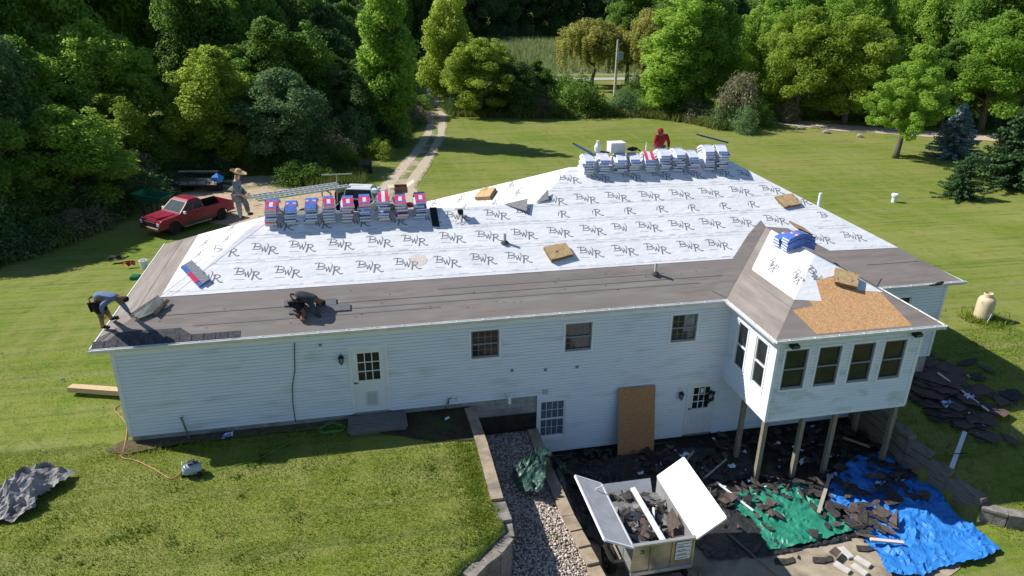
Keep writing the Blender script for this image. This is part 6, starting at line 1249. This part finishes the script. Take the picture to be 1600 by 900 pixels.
# ================================================================ TREES
bark = mat('bark', (.09, .075, .06), (.17, .145, .12), scale=6, rough=.95, stretch=(3, 3, .7))
LM = dict(mid=leafmat('leaf_mid', (.06, .125, .02), (.145, .265, .042), (.27, .41, .075), .55), bright=leafmat('leaf_bright', (.09, .19, .025), (.215, .37, .05), (.37, .52, .09), .58),
          dark=leafmat('leaf_dark', (.032, .07, .022), (.07, .145, .036), (.145, .245, .06), .38), yellow=leafmat('leaf_yellow', (.13, .21, .028), (.28, .39, .05), (.43, .52, .09), .58),
          olive=leafmat('leaf_olive', (.17, .19, .04), (.32, .33, .08), (.45, .44, .13), .55), blue=leafmat('leaf_bluegreen', (.07, .13, .055), (.14, .25, .09), (.25, .37, .15), .42),
          spruce=leafmat('needle_blue', (.13, .20, .20), (.25, .35, .36), (.42, .54, .56), .12), fir=leafmat('needle_dark', (.018, .045, .018), (.04, .09, .032), (.08, .16, .055), .12),
          dry=leafmat('twig_grey', (.12, .13, .065), (.22, .21, .12), (.32, .29, .18), .3), pale=leafmat('leaf_pale', (.2, .27, .08), (.34, .42, .15), (.48, .54, .24), .48))
def leaves(centers, radii, n, size, seed, droop=0, flatz=.75, elong=1.):
    r = np.random.default_rng(seed); C_ = np.array(centers); R_ = np.array(radii); w_ = R_ ** 2; k = r.choice(len(C_), n, p=w_ / w_.sum())
    d = r.normal(size=(n, 3)); d /= np.linalg.norm(d, axis=1)[:, None]; rad = R_[k] * (.45 + .62 * r.random(n) ** .7)
    P = C_[k] + d * rad[:, None] * np.array([1, 1, flatz]); P[:, 2] -= droop * r.random(n) * R_[k]
    nr = d * .6 + r.normal(size=(n, 3)) * .5 + np.array([0, 0, .55]); nr /= np.linalg.norm(nr, axis=1)[:, None]
    u_ = np.cross(nr, r.normal(size=(n, 3))); u_ /= np.linalg.norm(u_, axis=1)[:, None] + 1e-9; v_ = np.cross(nr, u_)
    s = size * r.uniform(.55, 1.3, n)[:, None]; u_ = u_ * s * elong; v_ = v_ * s * .6
    V = np.stack([P - u_, P + v_ * .9 - u_ * .1, P + u_, P - v_ * .9 + u_ * .1], 1).reshape(-1, 3); V[2::4] += nr * s * -.25; V[0::4] += nr * s * -.25
    return V
def crown_broad(seed, H=10, Rr=3.2, base=.18, n=44000, size=.112, lobes=120, lobe=.78, top=1.0):
    r = random.Random(seed); cs = []; rs = []
    spires = [(r.uniform(-.7, .7) * Rr, r.uniform(-.55, .55) * Rr, H * r.uniform(.66, 1.0)) for _ in range(12)] + [(0, 0, H)]
    while len(cs) < lobes:
        t = r.random() ** .8; z = H * (base + (1 - base) * t); a = r.uniform(0, 6.283); prof = math.sin(math.pi * min(1, (t * .86 + .14)) ** .8) ** .6; 
        rr = Rr * prof * r.uniform(.4, 1.12); s = lobe * r.uniform(.55, 1.15) * (.6 + .5 * prof); cs.append((rr * math.cos(a), rr * math.sin(a), z - s * .5)); rs.append(s)
    for x, y, h in spires:
        for j in range(4): cs.append((x * (1 + .1 * j), y * (1 + .1 * j), h - .35 - j * .8)); rs.append(.42 + .22 * j)
    return leaves(cs, rs, n, size, seed), cs, rs
def crown_poplar(seed, H=10, Rr=1.9, n=40000, size=.105):
    r = random.Random(seed); cs = []; rs = []; sp = [(0, 0, H)] + [(r.uniform(-1, 1) * Rr * .6, r.uniform(-1, 1) * Rr * .6, H * r.uniform(.6, .95)) for _ in range(6)]
    for x, y, h in sp:
        z = h - .3
        while z > .9:
            t = z / h; w_ = Rr * .62 * math.sin(math.pi * min(.98, (1 - t) * .8 + .08)) ** .7; a = r.uniform(0, 6.28); cs.append((x + w_ * .6 * math.cos(a), y + w_ * .6 * math.sin(a), z)); rs.append(max(.28, w_ * .62 * r.uniform(.7, 1.2))); z -= .33
    return leaves(cs, rs, n, size, seed), cs, rs
def crown_willow(seed, H=10, Rr=4.2, n=46000, size=.10):
    r = random.Random(seed); V = []; cs = []; rs = []
    for _ in range(55):
        a = r.uniform(0, 6.28); t = r.random() ** .5; rr = Rr * t; z = H * (.97 - .28 * t * t) + r.uniform(-.9, .2); cs.append((rr * math.cos(a), rr * math.sin(a), z)); rs.append(r.uniform(.5, 1.0))
        for _ in range(3):
            L = r.uniform(.15, .5) * H * (.4 + .6 * t); b = r.gauss(0, .5), r.gauss(0, .5); m_ = int(L / .35)
            for j in range(m_): cs.append((cs[-1 - j][0] * 1 if False else rr * math.cos(a) + b[0], rr * math.sin(a) + b[1], z - j * .35)); rs.append(.26)
    return leaves(cs, rs, n, size, seed, droop=.6, elong=1.3), cs, rs
def crown_conifer(seed, H=5, Rr=2.0, n=22000, size=.085, rough_=.08, base=.04):
    r = np.random.default_rng(seed); V = []; nb = 260; cs = []; rs = []
    for i in range(nb):
        t = (i / nb) ** .8; z = H * (base + (1 - base) * t); L = Rr * (1 - t) ** .85 * (1 + r.normal() * rough_) + .08; a = i * 2.4 + r.normal() * .3
        m_ = max(2, int(L / .2))
        for j in range(m_):
            q = (j + 1) / m_; cs.append((L * q * math.cos(a), L * q * math.sin(a), z - .16 * L * q + .12 * q * q * L)); rs.append(.10 + .11 * (1 - q * .5))
    for j in range(5): cs.append((0, 0, H - j * .12)); rs.append(.05 + .02 * j)
    return leaves(cs, rs, n, size, seed, flatz=.55, elong=1.2), cs, rs
def crown_maple(seed, H=10, Rr=3.3, n=38000, size=.105):
    r = random.Random(seed); cs = []; rs = []
    for i in range(46):
        t = (i + .5) / 46; z = H * (.24 + .76 * t); L = Rr * min(1, 1.15 * (1 - t) ** .75 + .05) * r.uniform(.7, 1.1) * (1 if t > .1 else .8); a = i * 2.4 + r.uniform(-.4, .4); m_ = max(2, int(L / .45))
        for j in range(1, m_ + 1):
            q = j / m_; cs.append((L * q * math.cos(a) + r.gauss(0, .1), L * q * math.sin(a) + r.gauss(0, .1), z + L * q * .28 + r.gauss(0, .25))); rs.append(.36 + .28 * r.random())
    return leaves(cs, rs, n, size, seed, flatz=.8), cs, rs
PROTO = {}
def proto(key, kind, mname, seed, **k):
    V, cs, rs = {'broad': crown_broad, 'poplar': crown_poplar, 'willow': crown_willow, 'conifer': crown_conifer, 'maple': crown_maple}[kind](seed, **k)
    n = len(V) // 4; me = npmesh('crown', V, np.arange(4 * n).reshape(-1, 4), LM[mname])
    H = {'broad': 10, 'poplar': 10, 'willow': 10, 'conifer': 5, 'maple': 10}[kind] if 'H' not in k else k['H']
    Rr = k.get('Rr', {'broad': 3.2, 'poplar': 1.9, 'willow': 4.2, 'conifer': 2.0, 'maple': 3.3}[kind])
    tb = MB(); r = random.Random(seed); bend = .5 if kind == 'willow' else .1
    th = H * (.75 if kind != 'willow' else .6); r0 = .026 * H
    path = [(math.sin(i * .9 + seed) * bend * i * .12 * (H / 10), math.cos(i * 1.3 + seed) * bend * i * .12 * (H / 10), th * i / 8 - .15) for i in range(9)]
    tb.tube(path, [r0 * (1.25 if i == 0 else 1 - i / 10.5) for i in range(9)], 8)
    idx = list(range(len(cs))); r.shuffle(idx)
    for i in idx[:26]:
        c = Vector(cs[i]); zs = min(th * .95, max(th * .2, c.z * .62)); f = zs / th * 8; a = Vector(path[int(f)]).lerp(Vector(path[min(8, int(f) + 1)]), f - int(f)); mid = a.lerp(c, .5) + Vector((0, 0, .08 * H * .3))
        tb.tube([a, mid, c], [r0 * .36, r0 * .2, r0 * .07], 5)
    o = tb.build('trunk', bark, smooth=True); tm = o.data; bpy.data.objects.remove(o)
    PROTO[key] = (me, tm, H, Rr)
proto('broad_a', 'broad', 'mid', 11); proto('broad_b', 'broad', 'mid', 12, Rr=3.6, lobe=1.2); proto('bright_a', 'broad', 'bright', 13, Rr=3.3); proto('bright_b', 'broad', 'bright', 14, Rr=2.8, lobe=.9)
proto('dark_a', 'broad', 'dark', 15, lobe=1.1); proto('dark_b', 'broad', 'dark', 16, Rr=3.7); proto('yellow_a', 'broad', 'yellow', 17, Rr=3.2); proto('blue_a', 'broad', 'blue', 18, Rr=3.4, lobe=1.1)
proto('poplar_b', 'poplar', 'bright', 21); proto('poplar_y', 'poplar', 'yellow', 22, Rr=2.2); proto('willow_o', 'willow', 'olive', 23); proto('willow_p', 'willow', 'pale', 24)
proto('spruce', 'conifer', 'spruce', 25, Rr=1.9); proto('fir', 'conifer', 'fir', 26, Rr=2.1, rough_=.3); proto('maple', 'maple', 'bright', 27)
bk_ = dict(H=3, Rr=1.9, base=.03, n=9000, size=.085, lobes=45, lobe=.62)
for nme, mm, sd_ in (('bush_m', 'mid', 31), ('bush_b', 'bright', 32), ('bush_d', 'dark', 33), ('bush_g', 'blue', 34), ('bush_dry', 'dry', 35), ('bush_y', 'yellow', 36)): proto(nme, 'broad', mm, sd_, **bk_)
def tree(name, key, x, y, h, wd, label, cat='tree', group=None, z=None, rz=None):
    me, tm, H, Rr = PROTO[key]; s = h / H; sx = wd / (2 * Rr)
    t = thing(name, (x, y, (gz(x, y) if z is None else z) - .05), label, cat, group, random.uniform(0, 6.28) if rz is None else rz)
    t.scale = (sx * random.uniform(.88, 1.12), sx * random.uniform(.88, 1.12), s); t.rotation_euler[0] = random.gauss(0, .035); t.rotation_euler[1] = random.gauss(0, .035); link('trunk', tm, t); link('crown', me, t); return t
def hand(name, key, q, wd, label, cat='tree', group=None, dh=0): return tree(name, key, q[0], q[1], q[3] + dh, wd, label, cat, group)
# --- individually recognisable trees (measured spots)
tree('broadleaf_tree', 'bright_a', -17, 47, 21, 11, 'tall bright green tree sunlit above the red pickup')
tree('broadleaf_tree', 'bright_b', -14.5, 36.2, 10, 6.5, 'lower light green tree in front of the tall bright tree, above the pickup')
hand('broadleaf_tree', 'yellow_a', (-3.68,40.39,-1.90,9.10), 6.5, 'yellow-green tree above the gravel yard, left of the bluish one')
hand('broadleaf_tree', 'blue_a', (1.42,39.58,-1.90,7.56), 7.0, 'bluish-green rounded tree in front of the dark wood')
hand('tall_poplar', 'poplar_b', (9.81,48.37,-1.90,14.10), 5.6, 'tall light green poplar on the left side of the driveway', dh=2)
hand('bush', 'bush_g', (6.61,43.92,-1.90,4.02), 3.6, 'pale green tall bush below the poplar by the black box', 'bush')
hand('tall_poplar', 'poplar_y', (17.40,67.74,-1.90,13.12), 5.4, 'slim yellow-green poplar right of the driveway', dh=2)
hand('broadleaf_tree', 'yellow_a', (20.40,61.84,-1.90,8.24), 6.6, 'round yellow-green tree at the far left lawn corner')
hand('small_tree', 'dark_a', (24.33,60.44,-1.90,5.92), 4.2, 'small dark tree between the round yellow tree and the hedge')
hand('small_tree', 'broad_a', (27.97,66.35,-1.90,5.56), 4.0, 'narrow mid green young tree behind the dark one')
hand('bush', 'bush_m', (31.47,60.32,-1.90,4.60), 5.2, 'rounded mid green bush at the middle of the far hedge', 'bush')
wl_ = hand('willow_tree', 'willow_o', (40.06,82.38,-1.90,9.60), 10.0, 'olive brown leaning willow beside the utility pole')
hand('willow_tree', 'willow_o', (46.84,78.20,-1.90,11.06), 7.5, 'brownish willow crown behind the utility pole')
hand('tall_poplar', 'poplar_b', (42.40,59.72,-1.90,13.12), 7.5, 'left of the large light green poplars behind the upper ridge', dh=1)
hand('tall_poplar', 'bright_b', (46.16,60.12,-1.90,12.82), 7.0, 'middle of the large light green trees behind the upper ridge', dh=1)
hand('broadleaf_tree', 'bright_a', (54.11,61.90,-1.90,11.66), 6.5, 'light green tree standing behind the grey-brown shrub')
hand('shrub', 'bush_dry', (46.17,51.75,-1.90,5.74), 5.4, 'grey-brown tall shrub with thin leaves at the lawn edge', 'shrub')
hand('bush', 'bush_g', (45.05,47.93,-1.90,2.72), 3.0, 'small bluish bush in front of the grey-brown shrub', 'bush')
hand('broadleaf_tree', 'yellow_a', (53.74,53.03,-1.90,11.88), 8.0, 'yellow-green tree left of the dark gap by the back track')
hand('broadleaf_tree', 'yellow_a', (58.33,50.80,-1.90,11.12), 7.5, 'yellowish tree in the middle of the right tree row')
hand('broadleaf_tree', 'bright_b', (62.38,51.81,-1.90,9.34), 4.5, 'slim light green tree just left of the lone maple')
hand('maple_tree', 'maple', (52.29,35.04,-1.90,9.00), 6.6, 'lone young maple with a bare trunk on the right lawn')
hand('broadleaf_tree', 'bright_a', (70.10,44.98,-1.90,11.72), 9.5, 'large light green tree behind the blue spruce')
hand('broadleaf_tree', 'broad_a', (67.40,47.20,-1.90,8.98), 6.0, 'mid green tree between the maple and the blue spruce')
hand('willow_tree', 'willow_p', (79.47,49.41,-1.90,9.34), 7.5, 'pale weeping willow at the right edge')
hand('blue_spruce', 'spruce', (57.48,34.49,-1.90,4.54), 4.0, 'blue spruce standing on the right lawn')
hand('small_fir', 'fir', (47.86,23.05,-1.90,3.00), 2.7, 'small dark fir nearest the house on the right lawn', 'fir')
hand('large_fir', 'fir', (54.21,24.99,-1.90,5.92), 5.6, 'big dark evergreen at the right edge behind the small fir', 'fir')
hand('large_fir', 'fir', (58.84,25.56,-1.90,6.44), 6.0, 'dark evergreen cut by the right picture edge', 'fir')
# --- left wood
random.seed(21)
_mi = co.matrix_world.inverted()
def screen_x(x, y, z=6):
    q = _mi @ Vector((x, y, z)); return 800 + cam.lens / 36 * 1600 * q.x / -q.z
def cap_h(x, y, h, w_):
    # keep the gravel yard and the parked trucks in the sun, as in the photograph
    for tx, ty in ((-.5, 28.5), (2.5, 29.5), (1, 31.5), (-2.5, 25.5), (5, 27), (-4.5, 33)):
        al = (tx - x) * .893 - (ty - y) * .45; pe = abs((tx - x) * .45 + (ty - y) * .893)
        if al > 0 and pe < w_ * .42 + .6: h = min(h, max(2.5, (al - 1.0) / 1.07 + 1.0))
    return h
edge = [Vector(p[:2]) for p in ((-12.61,19.72,-1.78), (-10.26,22.68,-1.90), (-8.60,26.72,-1.90), (-7.15,33.39,-1.90), (-3.92,37.55,-1.90), (0.49,39.29,-1.90), (4.80,41.75,-1.90), (8.56,45.73,-1.90), (12.36,58.85,-1.90), (14.41,73.25,-1.90), (16.21,90.90,-1.90), (17.73,108.07,-1.90))]
def walk(P, step):
    out = []; carry = 0
    for a, b in zip(P[:-1], P[1:]):
        L = (b - a).length; t = carry; d = (b - a) / L; n = Vector((-d.y, d.x))
        while t < L: out.append((a + d * t, n)); t += step
        carry = t - L
    return out
keys = ['broad_a', 'dark_a', 'broad_b', 'dark_b', 'bright_b', 'dark_a', 'blue_a', 'broad_a']
lab_w = {'bright_a': 'sunlit green tree in the dense left wood', 'broad_a': 'mid green broadleaf tree in the dense left wood', 'broad_b': 'wide mid green tree in the dense left wood', 'dark_a': 'dark green tree in the dense left wood', 'dark_b': 'wide dark green tree in the dense left wood', 'bright_b': 'light green tree in the dense left wood', 'blue_a': 'bluish green tree in the dense left wood', 'yellow_a': 'yellowish tree in the dense left wood'}
def rowlab(r, i, where):
    W1 = ['first', 'second', 'third', 'fourth', 'fifth', 'sixth', 'seventh', 'eighth', 'ninth', 'tenth', 'eleventh', 'twelfth', 'thirteenth', 'fourteenth', 'fifteenth', 'sixteenth', 'seventeenth', 'eighteenth', 'nineteenth', 'twentieth']
    k = W1[i] if i < 20 else (('twenty-', 'thirty-', 'forty-')[i // 20 - 1] if False else 'twenty-') + W1[i - 20] if i < 29 else 'number ' + str(i + 1)
    return k + ' from left in the ' + ['front row', 'second row', 'third row', 'fourth row', 'rear row'][r] + ' of the ' + where
for row, (off, step) in enumerate(((3.5, 5.2), (8.5, 6.2), (14.5, 7.5), (22, 8.5), (32, 10))):
    for i, (p, n) in enumerate(walk(edge, step)):
        q = p + n * (off + random.uniform(-1.3, 1.3)); k = random.choice(keys if row else ['dark_a', 'broad_a', 'dark_b', 'blue_a'])
        h = (random.uniform(5, 7), random.uniform(8.5, 11.5), random.uniform(13, 17), random.uniform(16, 21), random.uniform(19, 25))[row]; h *= 1.0 if q.x > -10 else 1.25
        if row == 0 and random.random() < .25: continue
        sx_ = screen_x(q.x, q.y)
        if 50 < sx_ < 400: k = random.choice(['bright_a', 'bright_b', 'bright_a', 'yellow_a', 'broad_a'])  # sunlit look of this sector put into brighter leaf colours
        elif 400 <= sx_ < 560: k = random.choice(['dark_a', 'dark_b', 'broad_a'])
        h = cap_h(q.x, q.y, h, 7.5)
        tree('woodland_tree', k, q.x, q.y, h, random.uniform(5, 6.5) if row == 0 else random.uniform(6.3, 8.4), lab_w[k].replace('in the dense left wood', rowlab(row, i, 'left wood')), 'tree', 'trees of the left wood')
# --- far and right woods
def band(P, rows, keys, labf, grp, hr, wr, where):
    for r_, (off, step) in enumerate(rows):
        for i_, (p, n) in enumerate(walk(P, step)):
            q = p + n * (off + random.uniform(-1.5, 1.5)); k = random.choice(keys); tree('woodland_tree', k, q.x, q.y, random.uniform(*hr), random.uniform(*wr), labf[k].split(' tree ')[0] + ' tree, ' + rowlab(r_, i_, where), 'tree', grp)
far = [Vector(p) for p in ((22, 180), (45, 192), (75, 196), (105, 184), (135, 165))]
lf = {k: s + ' tree in the far wood beyond the meadow' for k, s in (('dark_a', 'dark'), ('dark_b', 'wide dark'), ('blue_a', 'bluish'), ('broad_b', 'mid green'))}
band(far, ((0, 9), (9, 10), (22, 12)), ['dark_a', 'dark_b', 'dark_b', 'blue_a'], lf, 'trees of the far wood', (20, 28), (11, 15), 'far wood')
right = [Vector(p) for p in ((48, 88), (60, 76), (72, 66), (84, 57), (96, 48), (108, 36))]
lr = {k: s + ' tree in the wood behind the right tree row' for k, s in (('dark_a', 'dark'), ('dark_b', 'wide dark'), ('blue_a', 'bluish'), ('broad_b', 'mid green'), ('broad_a', 'green'), ('bright_a', 'light green'))}
band(right, ((0, 7.5), (10, 9), (22, 11), (36, 13)), ['dark_a', 'dark_b', 'blue_a', 'broad_b', 'broad_a', 'bright_a'], lr, 'trees of the right wood', (13, 20), (8, 11), 'right wood')
lfar = [Vector(p) for p in ((20, 105), (18, 125), (17, 150), (20, 170))]
band(lfar, ((0, 8), (8, 9)), ['dark_a', 'broad_b', 'dark_b'], {'dark_a': 'dark tree behind the driveway end', 'dark_b': 'wide dark tree behind the driveway end', 'broad_b': 'mid green tree behind the driveway end'}, 'trees behind the driveway', (17, 23), (8, 11), 'wood behind the driveway')
# --- hedgerow bushes
hd_ = [Vector(p[:2]) for p in ((17.72,62.21,-1.90), (21.03,61.33,-1.90), (25.79,59.82,-1.90), (30.74,59.13,-1.90), (35.46,59.78,-1.90), (39.33,57.95,-1.90), (42.75,53.78,-1.90), (44.23,49.45,-1.90))]
hk = ['bush_m', 'bush_d', 'bush_b', 'bush_dry', 'bush_g']
nmh = dict(bush_m='mid green', bush_d='dark green', bush_b='light green', bush_dry='greyish', bush_g='bluish', bush_y='yellow-green')
for r_, (off, step) in enumerate(((1.2, 2.4), (4.5, 3.2), (9, 4))):
    for i_, (p, n) in enumerate(walk(hd_, step)):
        q = p + n * (off + random.uniform(-.7, .7)); k = random.choice(hk); tree('hedge_bush', k, q.x, q.y, random.uniform(1.4, 3.0) + off * .14, random.uniform(2.8, 4.4), nmh[k] + ' bush, ' + rowlab(r_, i_, 'far hedgerow'), 'bush', 'hedgerow bushes')
for r_, (off, step, hh) in enumerate(((.3, 2.3, (1.2, 2.4)), (2.6, 3.0, (2.4, 4.2)))):
    for i_, (p, n) in enumerate(walk(edge[:10], step)):
        q = p + n * (off + random.uniform(-.6, .6)); k = random.choice(['bush_m', 'bush_d', 'bush_g', 'bush_dry', 'bush_d']); tree('undergrowth_bush', k, q.x, q.y, random.uniform(*hh), random.uniform(2.6, 4.2), nmh[k] + ' bush, ' + rowlab(r_, i_, 'left undergrowth'), 'bush', 'undergrowth bushes')
tr_ = [Vector(p[:2]) for p in ((54.03,58.13,-1.90), (59.08,53.93,-1.90), (63.28,50.88,-1.90), (66.44,48.86,-1.90), (72.32,46.49,-1.90), (77.72,43.87,-1.90))]
for r_, (off, step) in enumerate(((1.5, 3.2), (5.5, 4))):
    for i_, (p, n) in enumerate(walk(tr_, step)):
        q = p + n * (off + random.uniform(-.7, .7)); k = random.choice(hk); tree('track_bush', k, q.x, q.y, random.uniform(1.5, 3.2), random.uniform(3, 4.6), nmh[k] + ' bush, ' + rowlab(r_, i_, 'back track thicket'), 'bush', 'bushes along the back track')
# --- tall grass masses, meadow, roads
wb_m = leafmat('weed_blade', (.04, .075, .012), (.10, .15, .025), (.22, .23, .07), .35)
def near_path(P, a, b, n):
    out = []; W = walk(P, .5)
    for _ in range(n): p, nn = random.choice(W); q = p + nn * random.uniform(a, b) + Vector((random.uniform(-.4, .4), random.uniform(-.4, .4))); out.append((q.x, q.y))
    return out
blades('tall_grass', near_path(hd_, -1.0, 3, 14000), .8, .06, 'tall rough grass at the foot of the far hedgerow', wb_m, cat='grass')
blades('tall_grass', near_path(edge[:9], -1.2, 2.5, 16000), .6, .05, 'rough grass and weeds along the left wood edge', wb_m, cat='grass')
blades('tall_grass', near_path(tr_, -.3, 3, 8000), .7, .06, 'rough grass beyond the back track', wb_m, cat='grass')
blades('tall_grass', [(random.uniform(3.2, 7.2), random.uniform(32.5, 39)) for _ in range(5000)], .7, .05, 'weeds between the gravel yard and the black box', wb_m, cat='grass')
for i, (px, py, k, wdt, h) in enumerate(((465, 286, 'bush_m', 3.2, 1.8), (492, 270, 'bush_d', 3.4, 2.2), (530, 262, 'bush_m', 3.2, 2.0), (500, 284, 'bush_b', 2.2, 1.2), (590, 248, 'bush_y', 2.4, 1.8))):
    q = (2.46,34.61,-1.90) if i == 0 else ((3.55,37.54,-1.90) if i == 1 else ((5.34,38.94,-1.90) if i == 2 else ((4.03,34.72,-1.90) if i == 3 else (8.41,41.67,-1.90))))
    tree('yard_bush', k, q[0], q[1], h, wdt, ['mid green bush at the right end of the gravel yard', 'dark bush behind the gravel yard bush', 'mid green bush left of the black box', 'small light green bush above the white pickup', 'yellow-green bush beside the driveway'][i], 'bush')
mead = mat('marsh_meadow', (.15, .21, .055), (.24, .28, .11), scale=.6, rough=.95, c3=(.24, .22, .15), scale3=.09, thr3=(.5, .62), bump=1, bscale=3)
fan('meadow', [(26, 99), (40, 98), (60, 96), (80, 92), (100, 110), (110, 150), (80, 182), (50, 184), (22, 168), (20, 120)], mead, .03, rings=12, jit=1.5)
blades('reeds', [(random.uniform(24, 75), random.uniform(100, 178)) for _ in range(26000)], 1.3, .09, 'reeds and long grass of the far meadow', leafmat('reed_blade', (.13, .19, .05), (.24, .29, .11), (.40, .38, .25), .35), cat='reeds')
ribbon('far_road', [(12, 92.0), (25, 93.5), (45, 94.5), (70, 93), (100, 84)], [(12, 88.8), (25, 90.3), (45, 91.3), (70, 89.8), (100, 80.8)], mat('pale_road', (.38, .36, .33), (.46, .44, .4), scale=1), .05)
ribbon('back_track', [(51.47,59.40,-1.90), (54.21,53.78,-1.90), (57.51,50.52,-1.90), (61.57,47.67,-1.90), (65.04,45.36,-1.90), (69.05,43.04,-1.90), (76.35,38.37,-1.90)], [(49.24,55.31,-1.90), (52.17,50.51,-1.90), (55.17,47.16,-1.90), (59.34,44.81,-1.90), (62.71,42.64,-1.90), (66.61,40.46,-1.90), (73.17,35.57,-1.90)], track_m, .03)

random.seed(5)
for r_, (off, step) in enumerate(((-4, 5), (4, 6))):
    for i_, (p, n) in enumerate(walk(far, step)):
        q = p + n * (off + random.uniform(-1, 1)); k = random.choice(['bush_d', 'bush_g', 'bush_m']); tree('thicket_bush', k, q.x, q.y, random.uniform(4, 7) + r_ * 3, random.uniform(6, 9), nmh[k] + ' bush, ' + rowlab(r_, i_, 'far wood edge'), 'bush', 'bushes at the far wood edge')
